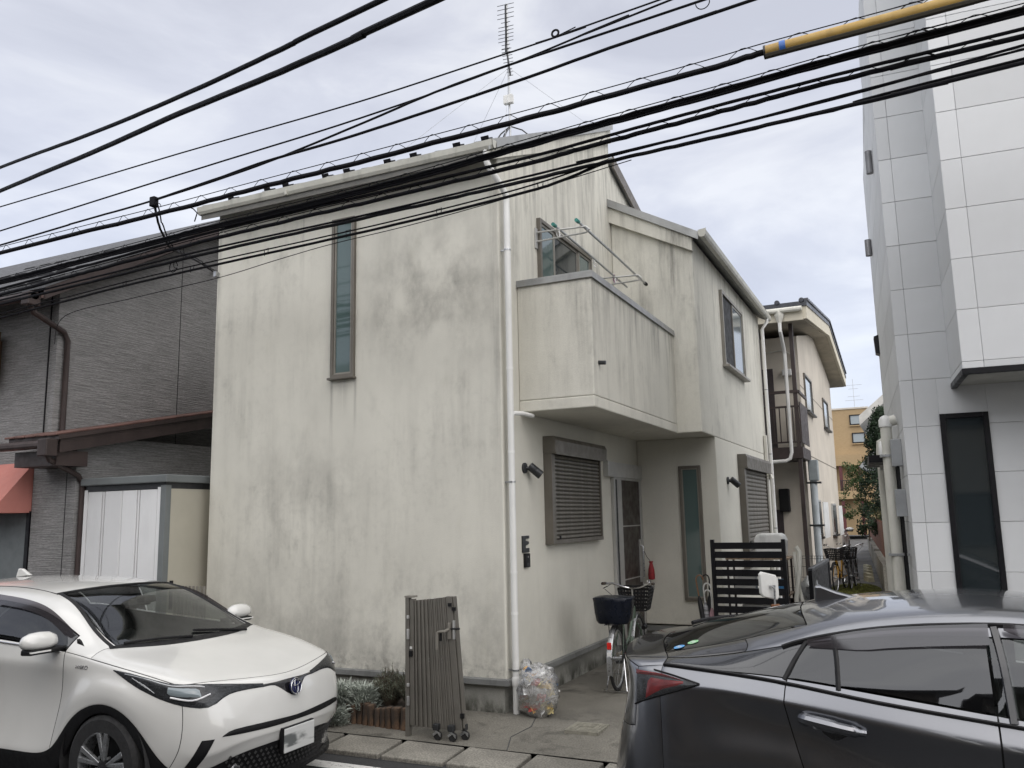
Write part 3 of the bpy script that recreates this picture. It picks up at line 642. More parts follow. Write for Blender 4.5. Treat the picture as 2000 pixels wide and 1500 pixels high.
# ------------------------------------------------------------------ dark grey house on the left
dk = thing('grey_siding_house', 'dark grey textured siding house with reddish brown lower roof', 'house', (-8.5, 1.5, 0))
UX, LX, FY = -6.0, -5.5, -.55
def gz_(y): return 4.83+(y+.55)*.585
MB().prism([(FY, 0), (4.6, 0), (4.6, 4.83), (2.03, gz_(2.03)), (FY, 4.83)], 'x', -13, UX).build('wall', SIDING_D, dk)
MB().box(-6.27, LX, FY-.014, 4.5, 0, 2.95).build('lower_wall', SIDING_D, dk)
for (x, y, z0, z1) in ((UX, FY, 2.9, 4.85), (LX, FY, 0, 2.72)):
    MB().box(x-.055, x+.014, y-.026, y+.055, z0, z1).build('corner_trim', SIDING_D, dk)
    MB().box(x-.16, x-.152, y-.018, y+.001, z0, z1).build('panel_joint', BLACKPLASTIC, dk)
MB().box(UX-.001, UX+.004, 1.40, 1.408, 2.9, 6.0).build('panel_joint', BLACKPLASTIC, dk)
r_ = MB(); ry = 2.03; rzz = gz_(ry)+.22
r_.prism([(FY-.50, gz_(FY-.50)+.18), (ry, rzz), (4.9, rzz-(4.9-ry)*.585), (4.9, rzz-(4.9-ry)*.585+.07), (ry, rzz+.07), (FY-.50, gz_(FY-.50)+.25)], 'x', -13.4, UX+.38)
DR = r_.build('roof', DARKROOF, dk)
MB().prism([(FY-.48, gz_(FY-.48)+.03), (ry, rzz-.15), (ry, rzz-.002), (FY-.48, gz_(FY-.48)+.178)], 'x', UX+.34, UX+.37).build('barge_board', BROWNM, DR)
MB().prism([(FY-.48, gz_(FY-.48)+.05), (ry, rzz-.13), (ry, rzz-.10), (FY-.48, gz_(FY-.48)+.08)], 'x', UX+.002, UX+.34).build('verge_soffit', pm('red_brown_soffit', (0.125, 0.085, 0.075), 0.7), DR)
MB().prism([(ry, rzz-.15), (4.85, rzz-.15-(4.85-ry)*.585), (4.85, rzz-(4.85-ry)*.585-.002), (ry, rzz-.002)], 'x', UX+.34, UX+.37).build('barge_board', BROWNM, DR)
tm = MB().prism([(-.16, 0), (.16, 0), (.16, .02), (.10, .035), (-.10, .035), (-.16, .02)], 'y', 0, .30).mesh('roof_tile'); tm.materials.append(DARKROOF)
for i in range(9):
    for j in range(4):
        y = FY-.48+j*.62; inst('roof_tile', tm, DR, (UX+.2-i*.36, y, gz_(y)+.255), (math.atan(.585), 0, 0))
MB().tube([(-13.4, FY-.56, 4.62), (UX+.30, FY-.56, 4.62)], .055, 10).build('gutter', BROWNM, dk, smooth=True)
MB().box(UX+.16, UX+.30, FY-.64, FY-.48, 4.50, 4.66).build('gutter_box', BROWNM, dk, bevel=.01)
MB().tube([(UX+.22, FY-.56, 4.52), (UX+.20, FY-.5, 4.44), (UX+.06, FY+.03, 4.30), (UX+.045, FY+.10, 4.2), (UX+.045, FY+.10, 2.95)], .036, 10).build('downpipe', BROWNM, dk, smooth=True)
# lower lean-to roof
lr = MB()
def lz(y): return 2.86+(y+1.0)*.21
lr.prism([(-1.02, lz(-1.02)), (4.4, lz(4.4)), (4.4, lz(4.4)+.05), (-1.02, lz(-1.02)+.05)], 'x', -6.12, LX+.28)
LR = lr.build('lower_roof', BROWNM, dk)
for i in range(5):
    x = LX+.26-i*.19; MB().prism([(-1.05, lz(-1.05)+.05), (3.5, lz(3.5)+.05), (3.5, lz(3.5)+.075), (-1.05, lz(-1.05)+.075)], 'x', x-.17, x).build('roof_sheet', REDTILE, LR, bevel=.008)
MB().box(-6.05, LX+.2, -.98, -.57, 2.56, 2.74).build('eave_soffit', BROWNM, LR)
MB().prism([(-.98, lz(-.98)-.16), (4.0, lz(4.0)-.16), (4.0, lz(4.0)-.001), (-.98, lz(-.98)-.001)], 'x', LX+.22, LX+.25).build('barge_board', BROWNM, LR)
MB().tube([(-6.17, -1.08, 2.80), (LX+.20, -1.08, 2.80)], .05, 10).build('gutter', BROWNM, dk, smooth=True)
MB().box(LX+.08, LX+.24, -1.15, -1.0, 2.66, 2.86).build('gutter_box', BROWNM, dk, bevel=.012)
MB().tube([(LX+.16, -1.07, 2.68), (LX+.15, -1.03, 2.62), (LX+.06, -.58, 2.46), (LX+.05, -.50, 2.36), (LX+.05, -.50, 0)], .034, 10).build('downpipe', BROWNM, dk, smooth=True)
# shop front under the awning
MB().box(-9.5, -6.34, FY-.02, FY+.02, .1, 2.02).build('shop_shutter', pm('blue_grey_shutter', (0.13, 0.145, 0.15), .6), dk)
MB().box(-6.34, -6.28, FY-.03, FY+.03, .0, 2.05).build('shop_window_frame', BLACKMETAL, dk)
MB().box(-9.4, -6.35, FY+.03, FY+.06, .1, 2.02).build('window_blind', pm('grey_blind', (0.12, 0.135, 0.135), 0.8), dk)
aw = MB(); x0, x1 = -9.4, -6.29
aw.prism([(FY-.004, 2.66), (FY-.004, 2.03), (FY-.42, 2.03), (FY-.42, 2.16)], 'x', x0, x1)
tag(aw.build('awning', PINK), 'faded pink canvas awning over the shop window', 'awning')
sg_ = tag(MB().box(-9.0, -6.99, FY-.26, FY-.10, 3.76, 4.40).box(-8.9, -8.8, FY-.10, FY-.003, 3.8, 4.3).box(-7.2, -7.1, FY-.10, FY-.003, 3.8, 4.3).build('sign_box', pm('brown_sign_side', (0.075, 0.045, 0.025), 0.5), bevel=.006), 'dark brown sign box high on the grey siding wall', 'sign')
# ------------------------------------------------------------------ storage shed and the slat fence by the house
sh = thing('storage_shed', 'off-white metal storage shed with grey roof trim between the houses', 'shed', (-4.75, 0, 0))
a, b, f, bk = -5.40, -4.05, -.50, .60
MB().box(a, b, f+.03, bk, 0, 2.26).build('body', SHEDSIDE, sh)
MB().box(a-.03, b+.05, f-.05, bk+.05, 2.33, 2.42).build('roof', SHEDTRIM, sh, bevel=.012)
MB().box(a+.02, b-.004, f-.0, bk, 2.26, 2.33).build('header', DARKSTEEL, sh)
MB().box(b-.075, b+.006, f-.012, f+.07, 0, 2.30).build('corner_post', SHEDTRIM, sh, bevel=.004)
MB().box(b-.13, b-.075, f-.004, f+.03, 0, 2.28).build('door_jamb', SHEDDOOR, sh)
MB().box(a, a+.05, f-.006, f+.03, 0, 2.28).build('door_jamb', SHEDDOOR, sh)
dw = (b-.13-a-.05)/2
for i in range(2):
    x0 = a+.05+i*dw
    pts = [(x0+.004, f+.02)]
    for u in (0.0, .02, .025, .42, .425, .45, .455, .49, .495, .52, .525, .97, .98, 1.0):
        d = .012 if (u in (0.0, 1.0) or u in (.425, .45, .495, .52)) else 0
        pts.append((x0+.004+(dw-.008)*u, f+.002+d*1.5))
    pts.append((x0+dw-.004, f+.02))
    DD = MB().prism(pts, 'z', .03, 2.255).build('door_panel', SHEDDOOR, sh)
MB().box(b+.004, b+.02, f+.10, f+.14, .9, 1.22).build('vent_strip', BLACKPLASTIC, sh)
fn = thing('slat_fence', 'small grey vertical slat fence beside the left house corner', 'fence', (-3.8, -.3, 0))
me = MB().box(-.013, .013, -.008, .008, 0.1, 1.16).mesh('slat'); me.materials.append(BRONZE_L)
for i in range(22): inst('slat', me, fn, (-4.75+i*.055, -.32, 0))
MB().box(-4.8, -3.57, -.31, -.29, 1.02, 1.06).box(-4.8, -3.57, -.31, -.29, .2, .24).build('rail', BRONZE_L, fn)
# two things standing by the shed, behind the car
tag(MB().box(-4.42, -4.29, -.72, -.62, 0, 1.16).box(-4.44, -4.27, -.74, -.60, 1.16, 1.19).build('post', pm('dark_brown_post', (0.03, 0.02, 0.018), 0.6), bevel=.006), 'short dark brown post in front of the shed door', 'post')

# ------------------------------------------------------------------ white building on the right (turned 3.4 degrees)
wb = thing('white_building', 'tall white panelled building with a dark tall window and overhanging upper floors', 'building', (3.64, 1.18, 0), radians(3.4), local=True)
PH = .4443; Z0 = 3.057-7*PH+.0
GAP = .0028; TH = .02
MB().box(.02, 9, .02, 3.98, -.1, 6.6).prism([(.02, 6.6), (3.98, 6.6), (3.98, 6.80), (.02, 7.55)], 'x', .02, 9).build('core', pm('joint_sealant', (0.48, 0.49, 0.50), 0.8), wb)
bay0, bayd, bayz = .44, -.9, 2.97
MB().box(bay0+.02, 9, bayd+.02, .03, bayz+.03, 9.0).build('bay_core', pm('joint_sealant', (0.48, 0.49, 0.50), 0.8), wb)
_pc = {}
def panel(x0, x1, y0, y1, z0, z1):
    k = (round(x1-x0, 3), round(y1-y0, 3), round(z1-z0, 3))
    if k not in _pc:
        me = MB().box(0, k[0], 0, k[1], 0, k[2]).mesh('panel'); me.materials.append(SIDING_W); _pc[k] = me
    o = inst('panel', _pc[k], wb, (x0, y0, z0)); b = o.modifiers.new('bevel', 'BEVEL'); b.width = .003; b.segments = 1
wx0, wx1, wzt, wzb = .315, .715, 2.72, .12
zs = [Z0+i*PH for i in range(-1, 24)]
for i in range(len(zs)-1):
    z0, z1 = max(zs[i], -.08)+GAP/2, zs[i+1]-GAP/2
    if z1 < .05: continue
    c = .115
    # ground-floor / recessed front
    if z0 < 7.3:
        panel(0, c-.001, 0, TH, z0, z1)
        if z0 > wzt or z1 < wzb:
            panel(c+.001, (9 if z1 < bayz else bay0+.02), 0, TH, z0, z1)
        else:
            lo, hi = max(z0, wzb), min(z1, wzt)
            panel(c+.001, wx0, 0, TH, z0, z1); panel(wx1, 9, 0, TH, z0, z1)
            if z1 > wzt+.01: panel(wx0, wx1, 0, TH, wzt, z1)
            if z0 < wzb-.01: panel(wx0, wx1, 0, TH, z0, wzb)
    # alley side, its top follows the falling parapet
    if z1 < 6.75:
        panel(0, TH, TH+.001, 1.9, z0, z1); panel(0, TH, 1.905, 4.0, z0, z1)
    elif z0 < 7.1:
        panel(0, TH, TH+.001, 1.9, z0, z1)
    # projecting bay
    if z1 > bayz+.02:
        z0b = max(z0, bayz+.03)
        panel(bay0, bay0+TH, bayd+TH+.001, .0, z0b, z1)
        panel(bay0, bay0+.16, bayd, bayd+TH, z0b, z1); panel(bay0+.162, 9, bayd, bayd+TH, z0b, z1)
MB().box(bay0+.01, 9, bayd+.01, .0, bayz+.005, bayz+.03).build('bay_soffit', pm('bay_soffit_board', (0.40, 0.40, 0.37), 0.8), wb)  # plain grey board closing the underside of the bay
MB().box(bay0-.006, 9, bayd-.008, bayd+.045, bayz-.02, bayz+.03).box(bay0-.006, bay0+.045, bayd+.045, -.002, bayz-.02, bayz+.03).build('drip_trim', BLACKMETAL, wb, bevel=.003)
wf = frame(MB(), wx0, wx1, wzb, wzt, .045, 'y', -.02, .04).build('window', BLACKMETAL, wb, bevel=.003)
MB().box(wx0+.045, wx1-.045, .006, .012, wzb+.045, wzt-.045).build('pane', GLASS_DARK, wf)
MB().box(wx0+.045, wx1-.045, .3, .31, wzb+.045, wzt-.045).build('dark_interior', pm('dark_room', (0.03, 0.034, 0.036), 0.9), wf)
# fittings on the alley side
def hood(y, z):
    return MB().prism([(0, .0), (-.085, .02), (-.105, .10), (-.095, .20), (-.05, .24), (0, .25)], 'y', y-.09, y+.09).build('vent_hood', STEEL, wb, bevel=.02)
for o in (MB().tube([(-.040, .97, 5.53), (-.040, .97, 5.79)], .036, 12), MB().tube([(-.045, 3.1, 5.20), (-.045, 3.1, 5.42)], .042, 12)):
    o.build('wall_lamp', pm('grey_lamp_housing', (0.22, 0.22, 0.23), 0.4, 0.4), wb, smooth=True)
o = MB().prism([(-.0, 3.95), (-.05, 3.97), (-.06, 4.2), (-.0, 4.22)], 'y', 3.6, 3.8).build('vent_hood', BLACKMETAL, wb)
P1 = MB().tube([(-.12, .80, .0), (-.12, .80, 2.70), (-.11, .80, 2.75), (-.02, .80, 2.77)], .055, 12).build('drain_pipe', PVC_DIRTY, wb, smooth=True)
MB().lathe([(.05, -.06), (.066, -.05), (.066, .02), (.045, .055), (.015, .07)], (-.12, .80, 2.75), 'z', 14).build('pipe_cap', PVC, P1, smooth=True)
for z in (1.40, 2.4): MB().box(-.2, .0, .74, .86, z-.012, z+.012).build('pipe_bracket', STEEL, P1)
P2 = MB().tube([(-.13, 2.6, 0), (-.13, 2.6, 2.55), (-.125, 2.6, 2.66), (-.02, 2.6, 2.72)], .055, 12).build('drain_pipe', PVC_DIRTY, wb, smooth=True)
MB().tube([(-.13, 1.9, 2.30), (-.13, 1.9, 2.50), (-.13, 1.98, 2.60), (-.02, 2.0, 2.62)], .05, 12).build('drain_pipe', PVC, wb, smooth=True)
for (y0, z0, z1) in ((.55, 2.28, 2.55), (.55, 1.78, 2.05), (1.1, .55, .9)):
    MB().box(-.10, -.001, y0, y0+.16, z0, z1).build('meter_box', pm('grey_box', (0.30, 0.31, 0.32), 0.5), wb, bevel=.006)
MB().tube([(-.05, .60, .0), (-.05, .60, 2.3)], .012, 6).build('conduit', BLACKPLASTIC, wb)
SWN = frame(MB(), 1.3, 2.4, .75, 2.35, .06, 'x', -.05, .03).build('window', BLACKMETAL, wb)
MB().box(-.01, -.004, 1.36, 2.34, .81, 2.29).build('pane', GLASS_DARK, SWN)
MB().box(-.30, .0, 1.25, 2.45, 2.36, 2.44).build('window_canopy', BLACKMETAL, SWN)

# ------------------------------------------------------------------ houses across the street, mirrored in the cars and windows
def far_side(x0, x1, h, y, mat, label, loc):
    t = thing('house', label, 'house', loc, group='houses across the street')
    MB().box(x0, x1, y-7, y, -.05, h).build('wall', mat, t)
    MB().prism([(y+.5, h-.15), (y-3.5, h+1.5), (y-7.5, h-.15), (y-7.5, h), (y-3.5, h+1.65), (y+.5, h)], 'x', x0-.3, x1+.3).build('roof', DARKROOF, t)
    for i in range(int((x1-x0)/2.2)):
        for z in (1.0, 3.6):
            x = x0+.7+i*2.2; q = frame(MB(), x, x+1.3, z, z+1.2, .06, 'y', y-.02, y+.05).build('window', BRONZE, t); MB().box(x+.06, x+1.24, y+.005, y+.01, z+.06, z+1.14).build('pane', GLASS_DARK, q)
far_side(-16, -4.5, 5.2, -10.8, SIDING_D, 'grey sided house across the street mirrored in the white car', (-10, -15.5, 0))
far_side(-3.6, 4.2, 5.5, -10.8, pm('brown_render', (0.16, 0.13, 0.10), .9, vs=1), 'brown house directly across the street from the stucco house', (.5, -15.5, 0))
far_side(5.2, 15, 5.3, -10.9, pm('beige_render', (0.33, 0.30, 0.25), .9, vs=1), 'beige house across the street mirrored in the tall dark window', (10, -15.5, 0))
# ------------------------------------------------------------------ cream apartment house behind
ap = thing('cream_apartment', 'cream rendered two-storey apartment house with dark tiled roof and steel balcony', 'apartment house', (-1.5, 15.5, 0))
AX_, AF, AB = 1.60, 11.9, 20.1
MB().prism([(AF, 0), (AB, 0), (AB, 5.75), (16.0, 6.55), (AF, 5.75)], 'x', -6, AX_).build('wall', APT, ap)
me_l = MB().box(AX_-.001, AX_+.004, AF, AB, 3.10, 3.125).box(AX_-.001, AX_+.004, AF, AB, 4.62, 4.64)
me_l.build('render_joint', pm('joint_line', (0.2, 0.18, 0.15), 0.9), ap)
RX, RF, RB = 2.05, 10.0, 21.0
def az(y): return (5.98+(y-RF)*.125) if y < 15.7 else (6.69-(y-15.7)*.125)
ro = MB(); ro.prism([(RF, az(RF)), (15.7, az(15.7)), (RB, az(RB)), (RB, az(RB)+.10), (15.7, az(15.7)+.10), (RF, az(RF)+.10)], 'x', -6.5, RX)
AR = ro.build('roof', TILE, ap)
MB().prism([(RF+.04, 5.72), (15.7, 6.42), (RB-.04, 5.76), (RB-.04, az(RB-.04)-.002), (15.7, az(15.7)-.002), (RF+.04, az(RF+.04)-.002)], 'x', RX-.09, RX-.02).build('barge_board', APT_FASCIA, AR)
MB().box(-6.4, RX-.09, RF+.02, RF+.09, 5.70, 5.975).build('fascia', APT_FASCIA, AR)
MB().prism([(RF+.09, 5.71), (15.7, 6.40), (RB-.05, 5.75), (RB-.05, 5.79), (15.7, 6.45), (RF+.09, 5.75)], 'x', -6.3, RX-.09).build('soffit', pm('apartment_soffit', (0.44, 0.40, 0.32), 0.85), AR)
tl = MB()
for yy in [RF+.0+i*.32 for i in range(34)]:
    z = az(yy)+.10; tl.prism([(yy, z), (yy+.3, az(yy+.3)+.10), (yy+.3, az(yy+.3)+.13), (yy+.02, z+.06), (yy, z+.04)], 'x', RX-.13, RX+.03)
tl.build('verge_tile', TILE, AR)
em = MB().lathe([(.045, 0), (.055, .03), (.055, .10)], (0,0,0), 'y', 12).mesh('eave_tile'); em.materials.append(TILE)
for i in range(6): inst('eave_tile', em, AR, (RX-.1-i*.48, RF-.03, az(RF)+.12))
MB().tube([(-6, RF-.05, 5.92), (RX-.1, RF-.05, 5.92)], .055, 10).build('gutter', PVC_DIRTY, ap, smooth=True)
HB = MB().lathe([(.035, 0), (.045, .02), (.09, .15), (.095, .24)], (1.50, RF-.03, 5.66), 'z', 4).build('rainwater_head', PVC_DIRTY, ap)
MB().tube([(1.50, RF-.03, 5.67), (1.50, RF-.03, 5.5), (1.50, RF+.35, 5.2), (1.50, 10.42, 5.1), (1.50, 10.42, 3.05), (1.46, 10.42, 2.92), (1.38, 10.42, 2.88), (1.12, 10.42, 2.87)], .036, 10).build('downpipe', PVC, ap, smooth=True)
# walkway balcony with posts and rails
MB().box(-5, 1.72, 10.45, AF, 2.93, 3.16).build('walkway_slab', BROWNM, ap)
PT = MB().box(1.60, 1.68, 10.5, 10.58, 0, 5.75).build('post', BROWNM, ap)
MB().box(.93, 1.0, 10.5, 10.58, 3.1, 5.7).build('post', BROWNM, ap)
MB().box(-5, 1.70, 10.48, 10.54, 4.28, 4.34).box(-5, 1.70, 10.49, 10.53, 3.98, 4.02).box(-5, 1.70, 10.49, 10.53, 3.25, 3.28).build('rail', BROWNM, ap)
bm_ = MB().box(-.011, .011, 10.50, 10.522, 3.26, 4.0).mesh('baluster'); bm_.materials.append(BROWNM)
for i in range(14): inst('baluster', bm_, ap, (1.56-i*.13, 0, 0))
MB().box(1.68, 1.72, 10.56, AF, 4.28, 4.34).box(1.69, 1.71, 10.56, AF, 3.25, 4.1).build('side_panel', BROWNM, ap)
MB().box(.30, 1.04, AF-.03, AF+.02, 3.17, 5.05).build('door', pm('dark_apartment_door', (0.045, 0.034, 0.036), 0.5), ap)
MB().box(1.25, 1.45, AF-.14, AF, 4.85, 5.0).build('wall_light', WHITEPLASTIC, ap, bevel=.02)
MB().tube([(.6, AF-.02, 5.4), (1.3, AF-.03, 5.45), (1.5, AF-.04, 5.3), (1.48, AF-.05, 4.9), (1.5, AF-.05, 4.6)], .014, 6).build('conduit', PVC_DIRTY, ap)
MB().box(1.0, 1.22, AF-.16, AF, 1.85, 2.35).build('electric_meter', BLACKPLASTIC, ap, bevel=.02)
MB().box(.70, 1.05, AF-.02, AF+.02, 0, 1.9).build('door', pm('dark_apartment_door', (0.045, 0.034, 0.036), 0.5), ap)
DP3 = MB().tube([(1.74, AF-.12, 0), (1.74, AF-.12, 2.5)], .075, 12).build('vent_duct', pm('pale_blue_duct', (0.42, 0.46, 0.48), 0.5), ap, smooth=True)
MB().box(1.66, 1.86, AF-.24, AF-.01, 2.5, 2.95).build('duct_box', pm('grey_duct_box', (0.26, 0.29, 0.30), 0.5), DP3, bevel=.02)
for z in (1.55, 2.46): MB().box(1.6, 1.9, AF-.2, AF-.04, z-.02, z+.02).build('duct_bracket', DARKSTEEL, DP3)
for (y0, y1, z0, z1, lower) in ((12.66, 14.15, 4.15, 5.02, 0), (17.0, 18.45, 4.13, 4.96, 0), (12.83, 14.15, 1.25, 2.12, 1), (17.2, 18.45, 1.2, 2.05, 1)):
    wn_ = frame(MB(), y0, y1, z0, z1, .05, 'x', AX_-.02, AX_+.04).build('window', SILVER if lower else BRONZE, ap)
    MB().box(AX_+.008, AX_+.014, y0+.05, y1-.05, z0+.05, z1-.05).build('pane', GLASS_BLUE, wn_)
    MB().box(AX_+.0, AX_+.10, y0-.05, y1+.05, z0-.04, z0-.001).build('sill', DARKSTEEL, wn_)
    if lower: MB().box(AX_+.16, AX_+.18, y0+.35, y1+.25, z0-.02, z1-.06).build('privacy_screen', pm('white_screen', (0.66, 0.67, 0.66), 0.5), wn_)
# ------------------------------------------------------------------ far buildings
tb = thing('tan_brick_block', 'tan brick apartment block far down the alley with dark red posts', 'apartment block', (-2, 66, 0))
FY_ = 62
MB().box(-9, 1.03, FY_, FY_+9, 0, 9.6).build('wall', BRICKFAR, tb)
MB().box(-9.1, 1.08, FY_-.08, FY_+9, 9.6, 9.72).build('parapet', APT, tb)
for (x, z) in ((-.30, 8.35), (-.22, 6.95)):
    q = frame(MB(), x, x+.95, z, z+.8, .08, 'y', FY_-.10, FY_+.05).build('window', BLACKMETAL, tb)
    MB().box(x+.08, x+.87, FY_-.03, FY_-.01, z+.08, z+.72).build('pane', GLASS_BLUE, q)
    MB().box(x-.05, x+1.0, FY_-.2, FY_, z-.1, z-.02).build('sill', BRICKFAR, q)
MB().box(-3, .35, FY_-1.5, FY_, 5.2, 6.0).build('balcony', BRICKFAR, tb)
MB().box(-3, .35, FY_-1.5, FY_, 2.7, 3.3).build('balcony', BRICKFAR, tb)
redp = pm('dark_red_paint', (0.085, 0.016, 0.018), 0.5)
for x in (-1.25, .08): MB().box(x, x+.22, FY_-1.4, FY_-1.2, 0, 5.2).build('post', redp, tb)
me = MB().box(-.02, .02, -.02, .02, 3.3, 4.1).mesh('baluster'); me.materials.append(BROWNM)
for i in range(12): inst('baluster', me, tb, (-1.2+i*.13, FY_-1.45, 0))
MB().box(-1.25, .35, FY_-1.47, FY_-1.43, 4.06, 4.12).build('rail', BROWNM, tb)
ta = thing('tv_antenna', 'small distant antenna on the tan brick block', 'antenna', (.1, 63, 9.9))
MB().tube([(.1, 63, 9.8), (.1, 63, 12.1)], .02, 6).build('mast', STEEL, ta)
for z, l in ((11.6, 1.3), (11.3, .7), (10.7, .9), (10.4, 1.3)): MB().tube([(.1-l/2, 63, z), (.1+l/2, 63, z)], .012, 5).build('element', STEEL, ta)
gb = thing('grey_house', 'grey white house with sloping eave beyond the white building', 'house', (4.5, 28, 0))
MB().box(2.85, 8, 25.5, 33, 0, 5.0).build('wall', pm('pale_grey_render', (0.38, 0.39, 0.40), 0.8), gb)
MB().prism([(2.15, 4.85), (4.0, 6.5), (8, 6.5), (8, 6.75), (4.0, 6.75), (2.15, 5.2)], 'y', 24.8, 34).build('roof', pm('grey_eave', (0.50, 0.49, 0.46), 0.7), gb)
MB().prism([(2.0, 3.4), (2.9, 4.5), (2.9, 2.9)], 'y', 25.2, 32).build('lower_canopy', pm('grey_canopy', (0.33, 0.35, 0.36), 0.6), gb)
# ------------------------------------------------------------------ alley: retaining wall, board fence, kerb blocks, moss
rw = thing('stone_retaining_wall', 'low weathered stone wall under the red board fence along the alley', 'wall', (2.6, 22, 0))
A0, A1 = Vector((3.15, 13.0, 0)), Vector((1.75, 36, 0))
dd = (A1-A0); nseg = 16
sm = MB().box(0, dd.length/nseg-.02, 0, .22, 0, .62).mesh('stone_block'); sm.materials.append(STONEWALL)
for i in range(nseg): inst('stone_block', sm, rw, tuple(A0+dd*i/nseg), (0, 0, math.atan2(dd.y, dd.x)), (1, 1, random.uniform(.92, 1.04)))
bf = thing('board_fence', 'dark red stained board fence on top of the stone wall', 'fence', (2.5, 22, .6))
bmsh = MB().box(0, .17, .06, .085, .66, 1.55).mesh('board'); bmsh.materials.append(WOODRED)
nb = int(dd.length/.18)
for i in range(nb): inst('board', bmsh, bf, tuple(A0+dd*i/nb), (0, 0, math.atan2(dd.y, dd.x)), (1, 1, random.uniform(.985, 1.015)))
rail = MB()
for z in (.85, 1.35): rail.beam(A0+Vector((.1, .1, z)), A1+Vector((.1, 0, z)), .05, .06)
rail.build('rail', TIMBER, bf)
mo = MB(); random.seed(3)
def mossz(x, y): return apz(x, y)
cx_, cy_ = 2.2, 14.0
for i in range(14000):
    a_ = random.random()*2*pi; r = sqrt(random.random()); x = cx_+r*cos(a_)*.62; y = cy_+r*sin(a_)*2.2
    h = random.uniform(.015, .05)*(1.2-r); q = random.random()*pi; dx, dy = cos(q)*.014, sin(q)*.014
    mo.add([(x-dx, y-dy, -.01), (x+dx, y+dy, -.01), (x+random.uniform(-.02, .02), y+random.uniform(-.02, .02), h)], [(0, 1, 2)])
tag(mo.build('moss', MOSS, recalc=False), 'yellow green moss patch on the alley ground', 'moss', kind='stuff')
bl = MB().prism([(-.08, 0), (.08, 0), (.06, .12), (-.06, .12)], 'y', -.3, .3).mesh('parking_block'); bl.materials.append(concrete('block_concrete', (0.30, 0.28, 0.2), 1, .4))
places = ('nearest', 'second nearest', 'middle', 'second farthest', 'farthest')
for i in range(5):
    o = inst('parking_block', bl, None, (2.42-.07*i, 17.0+i*1.3, -.006), (0, 0, .25))
    tag(o, 'worn parking block in the alley, %s of the five' % places[i], 'parking block', 'parking blocks along the alley')
# conifer and young tree at the end of the alley
def leaves(mb, c, n, rad, size, squash=1.0, up=.3):
    for i in range(n):
        u = Vector((random.gauss(0, 1), random.gauss(0, 1), random.gauss(0, 1))).normalized()*(random.random()**.45)
        p = Vector(c)+Vector((u.x*rad[0], u.y*rad[1], u.z*rad[2]))
        d = Vector((random.gauss(0, 1), random.gauss(0, 1), random.gauss(0, 1)+up)).normalized(); s_ = size*random.uniform(.6, 1.3)
        e_ = d.orthogonal().normalized()*s_*.38
        mb.add([p-d*s_*.5, p+e_, p+d*s_*.6, p-e_], [(0, 1, 2, 3)])
random.seed(11)
cf = thing('conifer', 'dark green conifer rising beside the white building at the alley end', 'tree', (2.9, 21, 0))
MB().tube([(2.9, 21, 0), (2.89, 21, 1.5), (2.92, 21, 3.4), (2.9, 21, 4.9)], [.1, .09, .06, .015], 8).build('trunk', BARK, cf, smooth=True)
cm = MB()
for i in range(210):
    t = random.random(); z = 1.2+t*3.7; R_ = .72*(1-t)**.7+.10; a_ = random.random()*2*pi
    rr = random.random()**.5; c = Vector((2.9+cos(a_)*R_*rr, 21+sin(a_)*R_*rr, z)); leaves(cm, c, 70, (.16, .16, .20), .065, up=1.2)
cm.build('crown', LEAF_DARK, cf, recalc=False)
yt = thing('young_tree', 'slender young leafy tree in front of the tan brick block', 'tree', (1.9, 30, 0))
MB().tube([(1.9, 30, 0), (1.92, 30, 1.5), (1.85, 30, 3.0)], [.035, .03, .012], 7).build('trunk', BARK, yt, smooth=True)
for (dx, dz, ln) in ((-.5, 2.2, .9), (.3, 2.5, .7), (-.2, 2.9, .9), (.45, 1.9, .6)):
    MB().tube([(1.9, 30, dz-.5), (1.9+dx*.5, 30, dz), (1.9+dx, 30.1, dz+ln*.5)], [.016, .012, .005], 6).build('branch', BARK, yt, smooth=True)
cm = MB()
for i in range(95):
    a_ = random.random()*2*pi; r = random.random()**.5
    leaves(cm, (1.75+cos(a_)*r*.72, 30+sin(a_)*r*.7, 2.9+random.uniform(-1.35, .95)), 34, (.17, .17, .14), .07)
cm.build('crown', LEAF_MID, yt, recalc=False)
sb = thing('garden_shrub', 'low brownish shrub above the retaining wall', 'shrub', (2.6, 26, .5))
cm = MB(); leaves(cm, (2.7, 26, 1.75), 900, (.7, .8, .45), .09); cm.build('foliage', leafmat('shrub_leaf', (0.075, 0.075, 0.03), .5), sb, recalc=False)
MB().tube([(2.7, 26, .4), (2.72, 26, 1.6)], .02, 6).build('stem', BARK, sb)
# white car tail at the end of the alley (only its corner shows)
# ------------------------------------------------------------------ folded accordion gate
gt = thing('folding_gate', 'folded bronze accordion gate on casters in front of the house wall', 'gate', (-.3, -.78, 0))
gzb = .0
MB().box(-.590, -.552, -.875, -.825, -.05, 1.15).build('post', GATEM, gt, bevel=.003)
MB().box(-.595, -.505, -.88, -.80, 1.15, 1.165).build('post_cap', BRONZE_L, gt)
def slat(x0t, x1t, x0b, x1b, y, d, zt, zb, mat=GATEM, name='slat'):
    m = MB(); m.add([(x0b, y, zb), (x1b, y, zb), (x1b, y+d, zb), (x0b, y+d, zb), (x0t, y, zt), (x1t, y, zt), (x1t, y+d, zt), (x0t, y+d, zt)],
                    [(0,3,2,1),(4,5,6,7),(0,1,5,4),(1,2,6,5),(2,3,7,6),(3,0,4,7)])
    return m.build(name, mat, gt, bevel=.0025)
S0 = slat(-.548, -.508, -.545, -.500, -.865, .05, 1.135, .045)
n1, n2 = 8, 11
tx, bx_ = -.500, -.488
